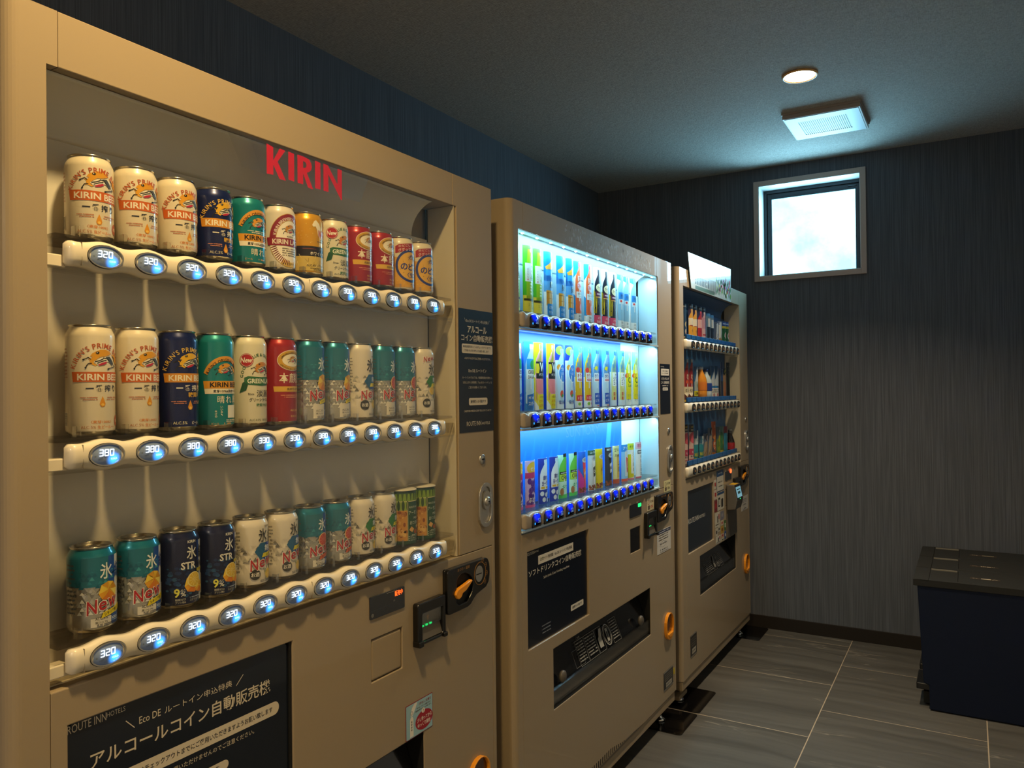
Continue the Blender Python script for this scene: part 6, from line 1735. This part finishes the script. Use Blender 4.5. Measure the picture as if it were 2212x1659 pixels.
# cards
for k, (h, spec) in enumerate(M2ROWS):
    n = 0; allc = sorted(c for s_ in spec for c in s_[2])
    for (fn, look, ys) in spec:
        for y in ys:
            j = allc.index(y); gap = min([abs(y - c) for c in allc if c != y])
            w = min(.060, gap - .002)
            lab = 'flat %s sample card, %s on lit machine\'s %s shelf' % (look, ORD[j], SHELF[k])
            place_card(fn, round(w * 500) / 500, h, y, ROWZ[k] + .0257 + (.0008 if k == 0 else 0), -.032 - CARD_R + .003 * (j % 2), lab, 'sample cards on the %s shelf of the lit machine' % SHELF[k])
# sign with the headline; the animal mascot of the photograph is left out
sg = board(t, 'navy_sign', 1.8415, 2.2300, .6285, .8980, -.012, -.0060, M_NAVYP, .012)
d = Decal(); W2 = '#e4dfd4'
d.text('ROUTE INN', 28, 261, 8.5, W2, 1, 0, w=44); d.text('HOTELS', 62, 261, 5, W2, 1, 0, w=22)
d.rect(70, 294, 221, 246, W2, 1); d.text('公式サイト予約特典・Eco DE ルートイン申込特典', 182, 234, 10.5, '#141c2c', 2, 1, w=204)
d.text('ソフトドリンクコイン自動販売機', 183, 205, 19, W2, 1, 2, w=336); d.text('Soft drink Coin Vending machine', 183, 178, 9.5, W2, 1, 0, w=164)
d.rr(273, 362, 38, 56, 3, W2, 1); d.text('通常購入も可能です', 317, 47, 8, '#141c2c', 2, 1, w=68)
for i in range(3): d.small(88, 142, 42 - i * 10, 4, '#8a93a4', 1, i + 2)
d.on_front('sign_print', sg, -.0060, 1.8415, .6285)
np = board(t, 'navy_plate', 2.9130, 3.0300, 1.2435, 1.4440, -.0005, .0008, M_NAVYP, .0012)
d = Decal(); d.text('ROUTE INN HOTELS', 26, 189, 4, W2, 1, 0, w=38); d.rect(10, 104, 154, 181, W2, 1); d.text('公式サイト予約特典', 57, 172, 6, '#141c2c', 2, 1, w=60); d.text('ルートイン申込特典', 57, 163, 6, '#141c2c', 2, 1, w=70)
d.text('ソフトドリンク', 58, 141, 11, W2, 1, 2, w=86); d.text('コイン自動販売機', 58, 126, 12, W2, 1, 2, w=96); d.small(20, 94, 113, 3, W2, 1, 3); d.rr(28, 88, 94, 106, 3, W2, 1); d.text('通常購入も可能です', 58, 100, 5.5, '#141c2c', 2, 1, w=48)
d.on_front('plate_print', np, .0008, 2.9130, 1.2435)
gd = MB(M_GREENLED).prism(rrect(2.6580, 2.6865, .9120, .9250, .003), .0022, .0034, 'x').build('green_lamp', T2['ds'])
for (a, b_, c, e_, cl) in ((2.752, 2.826, .882, .929, '#d8cba8'), (2.942, 3.020, .931, .976, '#d8cf9c')):
    st = board(t, 'notice_sticker', a, b_, c, e_, .0002, .0007, ink(cl), .003)
    d = Decal(); w_ = (b_ - a) * 1000; h_ = (e_ - c) * 1000
    d.ringd(w_ * .25, h_ * .68, 9, 9, 1.6, '#a83a3a' if a < 2.9 else '#4a4a40', 1, 18); d.rr(w_ * .12, w_ * .4, h_ * .1, h_ * .42, 3, '#6a5a4a', 1); d.text('使用', w_ * .68, h_ * .7, 9, '#6a3a30' if a < 2.9 else '#4a4a40', 1, 1, w=w_ * .42); d.text('OK' if a < 2.9 else '可能', w_ * .68, h_ * .3, 11, '#c83a3a' if a < 2.9 else '#6a6a58', 1, 1, w=w_ * .34)
    d.on_front('sticker_print', st, .0007, a, c)
def paper(tt, a, b_, c, e_, seed, head=True, x=.0002):
    st = board(tt, 'paper_notice', a, b_, c, e_, x, x + .0006, mat('notice_paper', '#d3d0cb', .5), .001)
    d = Decal(); w_ = (b_ - a) * 1000; h_ = (e_ - c) * 1000
    if head: d.rect(2, w_ - 2, h_ - 14, h_ - 2, '#232a52', 1); d.small(8, w_ - 8, h_ - 8, 5, '#d8d8e0', 2, seed)
    for i in range(3): d.small(w_ * .12, w_ * .8, h_ * (.78 - .1 * i), 4.5, '#4a4a50', 1, seed + i)
    d.ringd(w_ * .42, h_ * .38, w_ * .4, h_ * .14, .8, '#6a6a70', 1, 4); d.small(w_ * .2, w_ * .7, h_ * .4, 7, '#7a7a80', 1, seed + 5); d.text('¥', w_ * .24, h_ * .14, 10, '#3a3a40', 1, 1); d.small(w_ * .34, w_ * .78, h_ * .14, 6, '#5a5a60', 1, seed + 7); d.small(w_ * .2, w_ * .8, h_ * .05, 3, '#6a6a70', 1, seed + 9)
    d.on_front('notice_print', st, x + .0006, a, c)
paper(t, 2.856, 3.014, .697, .788, 3)
def rating_plate(tt, a, b_, c, e_, yel=True):
    st = board(tt, 'rating_plate', a, b_, c, e_, .0002, .0010, M_BLACK, .001)
    MB(M_SILVER).box(.001, .0016, a, b_, e_ - .004, e_).box(.001, .0016, a, b_, c, c + .003).build('plate_edge', st)
    d = Decal(); w_ = (b_ - a) * 1000; h_ = (e_ - c) * 1000
    for i in range(4): d.small(8, w_ - 10, h_ * .82 - i * h_ * .11, 3.5, '#8a8478', 1, i)
    d.rect(w_ * .22, w_ * .86, h_ * .1, h_ * .36, '#a8a49a', 1); d.small(w_ * .26, w_ * .8, h_ * .24, 4, '#3a3a38', 2, 5)
    d.on_front('plate_print', st, .0010, a, c)
    if yel: MB(mat('yellow_tag', '#c8b42a', .5)).plate(b_ + .006, b_ + .022, c + .03, c + .055, .0002, .0008).build('yellow_sticker', tt)
rating_plate(t, 2.912, 3.021, .151, .2225)
# print on the delivery flap and its pale bumper
def port_print(tt, y0, k=1.0, dim='#a8a8a4'):
    d = Decal()
    d.ringd(0, 28, 46, 34, .8, dim, 0, 4, 45, 405); 
    for q, (u, w_) in enumerate(((0, 62), (66, 74), (144, 52), (262, 60))):
        d.line([(u, 0), (u + w_, 0), (u + w_, 72), (u, 72), (u, 0)], .9, dim, 0)
        for i in range(7): d.small(u + 5, u + w_ - 5, 64 - i * 8.5, 4.2, dim, 0, q * 9 + i) if q != 2 else None
    d.text('ご注意', 31, 78, 6, dim, 0, 0, w=26)
    d.poly([(156, 12), (184, 12), (184, 40), (196, 66), (180, 66), (166, 46), (156, 40)], dim, 0)
    d.ringd(230, 36, 29, 33, 3.5, dim, 0, 30); d.ringd(230, 36, 22, 26, 1, dim, 0, 26); d.rect(222, 238, 16, 56, dim, 0); d.rect(225, 235, 26, 46, '#2a2a2c', 1)
    me = d.mesh('delivery_print', lambda u, z, o: (-.012 + .0003 + o - (z - .0) * .3846 * 1.0, u * k, z * k))
    flp = [o for o in tt.children if o.name.startswith('delivery_flap')][0]
    return obj('delivery_print', me, flp, (.0, y0, .470))
port_print(t, 2.20)
pb = MB(mat('grey_port_roller', '#3a3f48', .4)).tube([(-.03, 2.05, .462), (-.03, 2.70, .462)], .012, 12)
for yy in (2.055, 2.690): pb.lathe([(.0, .0), (.015, .0), (.018, .004), (.018, .010), (.012, .014), (.0, .015)], 14, (-.012, yy, .488), axis='x', cap=False, material=M_GRAYP)
pb.build('port_bumper', t)
# slits along the foot of the panel
slm = MB(M_BLACKM).add([(.0004, 0, 0), (.0004, .0062, 0), (.0004, .0074, .022), (.0004, .0012, .022), (-.002, 0, 0), (-.002, .0062, 0), (-.002, .0074, .022), (-.002, .0012, .022)], [(0, 1, 2, 3), (0, 1, 5, 4), (3, 2, 6, 7), (0, 3, 7, 4), (1, 2, 6, 5)]).mesh('air_slit')
for i in range(32):
    y = 1.99 + i * .0165; k = 1 if i < 25 else max(.18, 1 - (i - 24) / 8)
    o = obj('air_slit', slm, t, (0, y, .1165)); o.scale = (1, 1, k)
cv = MB(mat('dark_recess_edge', '#5a5145', .4, metal=.2))  # darker strip along the edge below the slits
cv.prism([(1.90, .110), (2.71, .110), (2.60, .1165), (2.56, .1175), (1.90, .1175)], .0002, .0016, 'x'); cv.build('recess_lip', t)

# ------------------------------------------------------------------ machine 3: the far one, unlit
yL, yR = 3.147, 4.315
T3 = machine(yL, yR, 'champagne vending machine with an unlit display and flyer above it, farthest of three', (3.244, 3.630), (3.405, 4.022), 3.214, 4.146, (mat('faded_blue_backdrop', '#2a5a8c', .5), mat('warm_jamb_lining', '#cfc4ac', .45)))
t = T3['root']
rails(T3, 3.216, 4.107, 3.3045, .0690, 12, 'plain', None)
M_BLUETAB = mat('blue_price_tab', '#1f62a8', .3, coat=.4)
tb = MB(M_BLUETAB).box(-.012, -.004, -.028, .028, 0, .021).mesh('price_tab', bevel=.001, seg=1)
for k in range(3):
    for i in range(12): obj('price_tab', tb, t, (0, 3.2955 + .0690 * i + .004, ROWZ[k] + .0235))
SPEC = {}
for k, row in enumerate(M3ROWS):
    for j, it in enumerate(row):
        if it is None: continue
        fn, bg, look, y, w = it
        if (fn, bg) not in SPEC: SPEC[(fn, bg)] = _m3(bg, fn)
        lab = '%s, %s on far machine\'s %s shelf' % (look, ORD[j], SHELF[k])
        place_card(SPEC[(fn, bg)], w, M3H[k][j], y, ROWZ[k] + .0257 + (.0008 if k == 0 else 0), -.036 - CARD_R + .0025 * (j % 2), lab, 'sample cards on the %s shelf of the far machine' % SHELF[k])
B_OR = mat('orange_drink', '#d88a24', .2, coat=.6); B_WH = mat('pale_label', '#c8ccd0', .4); B_BL = mat('deep_blue_label', '#1f3c8c', .35); B_CLR = mat('cloudy_drink', '#b4c2cc', .2, coat=.6)
g = 'sample bottles in the far machine'
pet_bottle(3.588, ROWZ[1] + .0257, -.042, .160, .029, B_OR, mat('orange_label', '#d87a2a', .35), B_WH, 'orange drink bottle with a white neck, middle shelf of the far machine', g)
pet_bottle(3.668, ROWZ[1] + .0257, -.042, .150, .029, B_CLR, B_BL, B_BL, 'cloudy drink bottle with a deep blue label, middle shelf of the far machine', g)
pet_bottle(4.078, ROWZ[2] + .0257, -.038, .118, .024, mat('cola_glass', '#1a0e0a', .12, coat=.8), mat('cola_red_label', '#a8202a', .35), M_SILVER, 'small dark cola bottle with a red label, bottom shelf of the far machine', g, (.12, .42), True)
sg = board(t, 'navy_sign', 3.2455, 3.6260, .6285, .8980, -.012, -.0060, mat('slate_poster', '#1c2733', .3, coat=.3), .012)
d = Decal(); d.text('ROUTE INN', 90, 136, 22, W2, 1, 0, w=150); d.text('HOTELS', 218, 134, 14, W2, 1, 0, w=92)
d.on_front('sign_print', sg, -.0060, 3.2455, .6285)
d = Decal(); port_print(t, 3.56, .85, '#7a7874')
gd = MB(glow('orange_red_lamp', (1.0, .12, .03), 2.6)).lathe([(.0, .004), (.009, .0035), (.012, .001)], 20, (.0024, 3.930, .9235), axis='x', cap=False).build('red_lamp', T3['ds'])
paper(t, 4.140, 4.280, .686, .762, 8, False)
rating_plate(t, 3.252, 3.339, .180, .273, False)
# patchwork of payment stickers left of the reader
stk = [(3.684, 3.804, .842, .944, '#1f4a78', 'white'), (3.690, 3.808, .752, .838, '#c9c5b8', 'b'), (3.636, 3.680, .862, .906, '#c9bfae', 'r'), (3.636, 3.684, .812, .858, '#c8b4a4', 'r'), (3.640, 3.690, .752, .808, '#7a2a30', 'r'),
       (3.650, 3.730, .676, .746, '#c9c4b6', 'k'), (3.654, 3.690, .634, .672, '#c4c0b2', 'k'), (3.696, 3.732, .650, .676, '#c4c0b2', 'k'), (3.658, 3.738, .596, .632, '#cac6ba', 'k'),
       (3.742, 3.800, .700, .742, '#7a7884', 'p'), (3.744, 3.790, .672, .697, '#c9b8a0', 'r'), (3.746, 3.796, .634, .669, '#b8902a', 'y'), (3.750, 3.798, .612, .632, '#c8a890', 'r'), (3.752, 3.800, .594, .610, '#c4bda8', 'k'), (3.804, 3.838, .640, .690, '#3a6a3a', 'g'), (3.806, 3.840, .598, .636, '#1f4a8a', 'w')]
for i, (a, b_, c, e_, cl, kd) in enumerate(stk):
    st = board(t, 'payment_sticker', a, b_, c, e_, .0002, .0007, ink(cl), .003)
    d = Decal(); w_ = (b_ - a) * 1000; h_ = (e_ - c) * 1000
    c2 = {'white': '#c9c5b8', 'b': '#23262c', 'r': '#a82a30', 'k': '#2a2a2c', 'p': '#9a98a4', 'y': '#7a4a10', 'g': '#c8d8c0', 'w': '#c8d0dc'}[kd]
    if kd == 'white': d.rr(4, w_ - 4, 4, h_ * .72, 3, c2, 1); d.small(w_ * .2, w_ * .8, h_ * .86, 8, '#b8c4d0', 1, i); d.small(w_ * .2, w_ * .8, h_ * .45, 8, '#4a4a48', 2, i); d.small(w_ * .2, w_ * .8, h_ * .25, 6, '#4a4a48', 2, i + 3)
    elif kd == 'b': d.rect(0, w_, h_ - 12, h_, '#1f4a78', 1); d.rr(w_ * .12, w_ * .42, h_ * .2, h_ * .72, 6, c2, 1); d.rr(w_ * .56, w_ * .86, h_ * .12, h_ * .6, 6, c2, 1); d.rect(w_ * .18, w_ * .36, h_ * .28, h_ * .6, cl, 2)
    else:
        if w_ > 55 and kd == 'k': d.rect(w_ * .45, w_ * .62, h_ * .3, h_ * .75, c2, 1); d.rect(w_ * .72, w_ * .9, h_ * .5, h_ * .85, '#a82a30', 1); d.small(6, w_ - 6, h_ * .18, 5, c2, 1, i)
        else: d.rr(w_ * .25, w_ * .75, h_ * .3, h_ * .7, 2, c2, 1)
    d.on_front('sticker_print', st, .0007, a, c)
# card reader on its grey mount
MB(mat('reader_mount', '#5d564e', .45)).plate(3.846, 4.028, .596, .862, .0002, .006).build('reader_mount', t, bevel=.002)
rd = MB(M_GRAYP).prism([(.006, .862), (.043, .862), (.058, .786), (.047, .741), (.006, .735)], 3.838, 3.956, 'y').build('card_reader', t, bevel=.003)
n_ = Vector((.076, 0, .015)).normalized()
def onface(y0, y1, s0, s1, material, name, off=.0006):
    A, B = Vector((.043, 0, .862)), Vector((.058, 0, .786))
    q = [A.lerp(B, s0), A.lerp(B, s1)]
    P = [q[0] + n_ * off, q[1] + n_ * off]
    return MB(material).add([(P[0].x, y0, P[0].z), (P[0].x, y1, P[0].z), (P[1].x, y1, P[1].z), (P[1].x, y0, P[1].z)], [(0, 1, 2, 3)]).build(name, rd)
onface(3.842, 3.952, .02, .99, M_BLACK, 'reader_face')
onface(3.852, 3.942, .16, .84, glow('reader_screen', (.30, .62, .72), .55), 'reader_screen', .0010)
sl = MB(ink('#3a5a66'))
onface(3.862, 3.930, .30, .36, ink('#2f4a55'), 'screen_text', .0013); onface(3.872, 3.920, .46, .62, ink('#3f6a78'), 'screen_text', .0013)
onface(3.892, 3.902, .90, .96, M_GREENLED, 'reader_led', .0012)
MB(mat('reader_yellow_top', '#d8a61e', .4)).box(.012, .042, 3.860, 3.930, .8622, .8630).build('yellow_label', rd)
# flyer standing on the door top
fy = empty('flyer_board', (.008, 3.62, 1.786), 'glossy flyer board with flowers and columns of text leaning over the far machine header', 'flyer')
fb = MB(mat('glossy_flyer_paper', '#bcc4c0', .3, coat=.4, coat_rough=.02, spec=.1)).prism([(3.303, 1.786), (3.958, 1.784), (3.958, 1.953), (3.262, 1.938)], .006, .0085, 'x').build('board', fy)
d = Decal(); FI = lambda c: mat('flyer_ink_' + c[1:], c, .3, coat=.4, coat_rough=.02, spec=.1)
d.poly([(60, 2), (360, 2), (360, 20), (60, 18)], FI('#4f6a4a'), 1)
for i in range(9): d.rect(60 + i * 24, 74 + i * 24, 24, 36 + (i * 7) % 12, FI('#3f3a36'), 1); d.rect(60 + i * 24, 76 + i * 24, 40 + (i * 5) % 10, 60, FI('#6a4f45'), 1)
for i in range(7): d.rect(268 + i * 18, 276 + i * 18, 8, 70, FI('#4a4744'), 2)
rn = random.Random(9)
for i in range(70):
    u, z = rn.uniform(390, 650), rn.uniform(17, 88); c = FI(rn.choice(['#2a6a3a', '#3a8a3a', '#1f5230', '#8ab83a', '#2a7a4a']))
    d.poly([(u, z - 14), (u + 7, z), (u, z + 16), (u - 6, z)], c, 2)
for i in range(26):
    u, z = rn.uniform(440, 650), rn.uniform(24, 105); d.ell(u, z, rn.uniform(5, 11), rn.uniform(6, 13), FI(rn.choice(['#c8304a', '#d8607a', '#b83a8a', '#e8a8b8', '#d8d04a', '#e8e4da', '#3a4aa8'])), 3, 9)
for i in range(12): d.ell(rn.uniform(400, 640), rn.uniform(13, 40), 6, 11, FI('#dcdcd4'), 4, 9)
d.on_front('flyer_print', fb, .0085, 3.300, 1.786)

# ------------------------------------------------------------------ anchor plates on the floor
M_PLATE = mat('black_gloss_plate', '#08080a', .16, coat=.6)
pls = [((2.893, 3.113), 'glossy black anchor plate under the front foot of the lit machine, nearest camera'),
       ((3.126, 3.382), 'glossy black anchor plate under the near front foot of the far machine'),
       ((4.180, 4.415), 'glossy black anchor plate under the far machine beside the back baseboard'),
       ((1.785, 2.005), 'glossy black anchor plate under the lit machine beside the nearest machine'),
       ((1.45, 1.67), 'glossy black anchor plate under the nearest machine')]
for (a, b_), lab in pls:
    o = MB(M_PLATE).prism(rrect(-.20, .074, a, b_, .016, 5), .0002, .0034, 'z').build('anchor_plate', None, bevel=.0008, seg=1)
    tag(o, lab, 'floor plate', 'black anchor plates under the machines')
brk = MB(M_PAINT).box(-.13, -.02, 3.155, 3.262, .024, .040).tube([(-.035, 3.215, .036), (-.035, 3.215, .075)], .007, 10, M_SILVER)
brk.build('foot_bracket', T3['root'], bevel=.002)

# ------------------------------------------------------------------ pedal bins
def sticker_bin(dd, kind):
    c = mat('lid_sticker_mark', '#e6d6b6', .7, spec=.15)
    if kind == 0: d = dd; d.text('かん', 20, 13, 9, c, 1, 0, w=20); d.rr(40, 76, 9, 18, 4, c, 1); d.line([(80, 9), (88, 17), (98, 13)], 2.6, c, 1)
    elif kind == 1: d = dd; d.text('びん', 20, 13, 9, c, 1, 0, w=20); [d.rr(42 + i * 7, 47 + i * 7, 10, 17, 2, c, 1) for i in range(3)]; d.rr(64, 82, 9, 18, 2, c, 1); [d.rr(85 + i * 6, 89 + i * 6, 11, 16, 1, c, 1) for i in range(2)]
    else: d = dd; d.text('燃える', 20, 13, 8, c, 1, 0, w=24); d.ringd(74, 13, 24, 6.5, 2.2, c, 1, 24)
BINS = [(3.6185, 'dark pedal bin with a cup symbol on its lid, nearest camera of three'), (3.8725, 'dark pedal bin with a bottle symbol on its lid, between two others'), (4.1265, 'dark pedal bin with an oval symbol on its lid, against the back wall')]
for i, (y0, lab) in enumerate(BINS):
    b = empty('pedal_bin', (1.10, y0 + .126, 0), lab, 'bin', 'row of dark pedal bins')
    w = .251; y1 = y0 + w; zr = .5402
    body = MB(M_BIN)
    xb, xt, xr = .893, .853, 1.34
    pts = [(xb, .004), (xr, .004), (xr, .514), (xt, .514), (xt + .018, .112), (xb - .002, .104)]
    body.prism([pts[0], pts[1], pts[2], pts[3], pts[4], pts[5]], y0 + .003, y1 - .003, 'y')
    body.build('bin_body', b, bevel=.004)
    # lid: rim frame with a flap let into it
    fx0, fx1, fy0, fy1 = .895, 1.00, y0 + .028, y1 - .028
    lid = MB(M_BINTOP)
    lid.box(.838, fx0 - .0015, y0, y1, .5126, zr); lid.box(fx0 - .0015, 1.352, y0, fy0, .5126, zr); lid.box(fx0 - .0015, 1.352, fy1, y1, .5126, zr); lid.box(fx1, 1.352, fy0, fy1, .5126, zr)
    l = lid.build('bin_lid', b, bevel=.0012, seg=1)
    MB(M_BINTOP).box(fx0, fx1 - .0008, fy0 + .0008, fy1 - .0008, .520, zr - .0012).build('lid_flap', l, bevel=.001, seg=1)
    MB(mat('pale_grip_strip', '#7d786c', .5)).box(.898, .996, fy1 - .012, fy1 - .002, zr - .002, zr + .0035).build('grip_strip', l)
    MB(M_BLACKM).box(fx0 - .0016, fx0 + .0004, fy0, fy1, zr - .006, zr + .0003).build('flap_gap', l)
    st = MB(mat('lid_sticker', '#3f3731', .7, spec=.15)).box(1.042, 1.150, y0 + .106, y0 + .136, zr, zr + .0006).build('lid_sticker', l)
    d = Decal(); sticker_bin(d, i)
    me = d.mesh('sticker_print', lambda u, z, o: (u, z, o)); obj('sticker_print', me, st, (1.042, y0 + .108, zr + .0006))
    pd = MB(M_BLACK).box(.842, .90, y0 + .04, y1 - .04, .070, .098); pd.build('pedal', b, bevel=.004)
    MB(M_BLACKM).box(.868, .91, y0 + .055, y1 - .055, .012, .06).build('pedal_well', b)
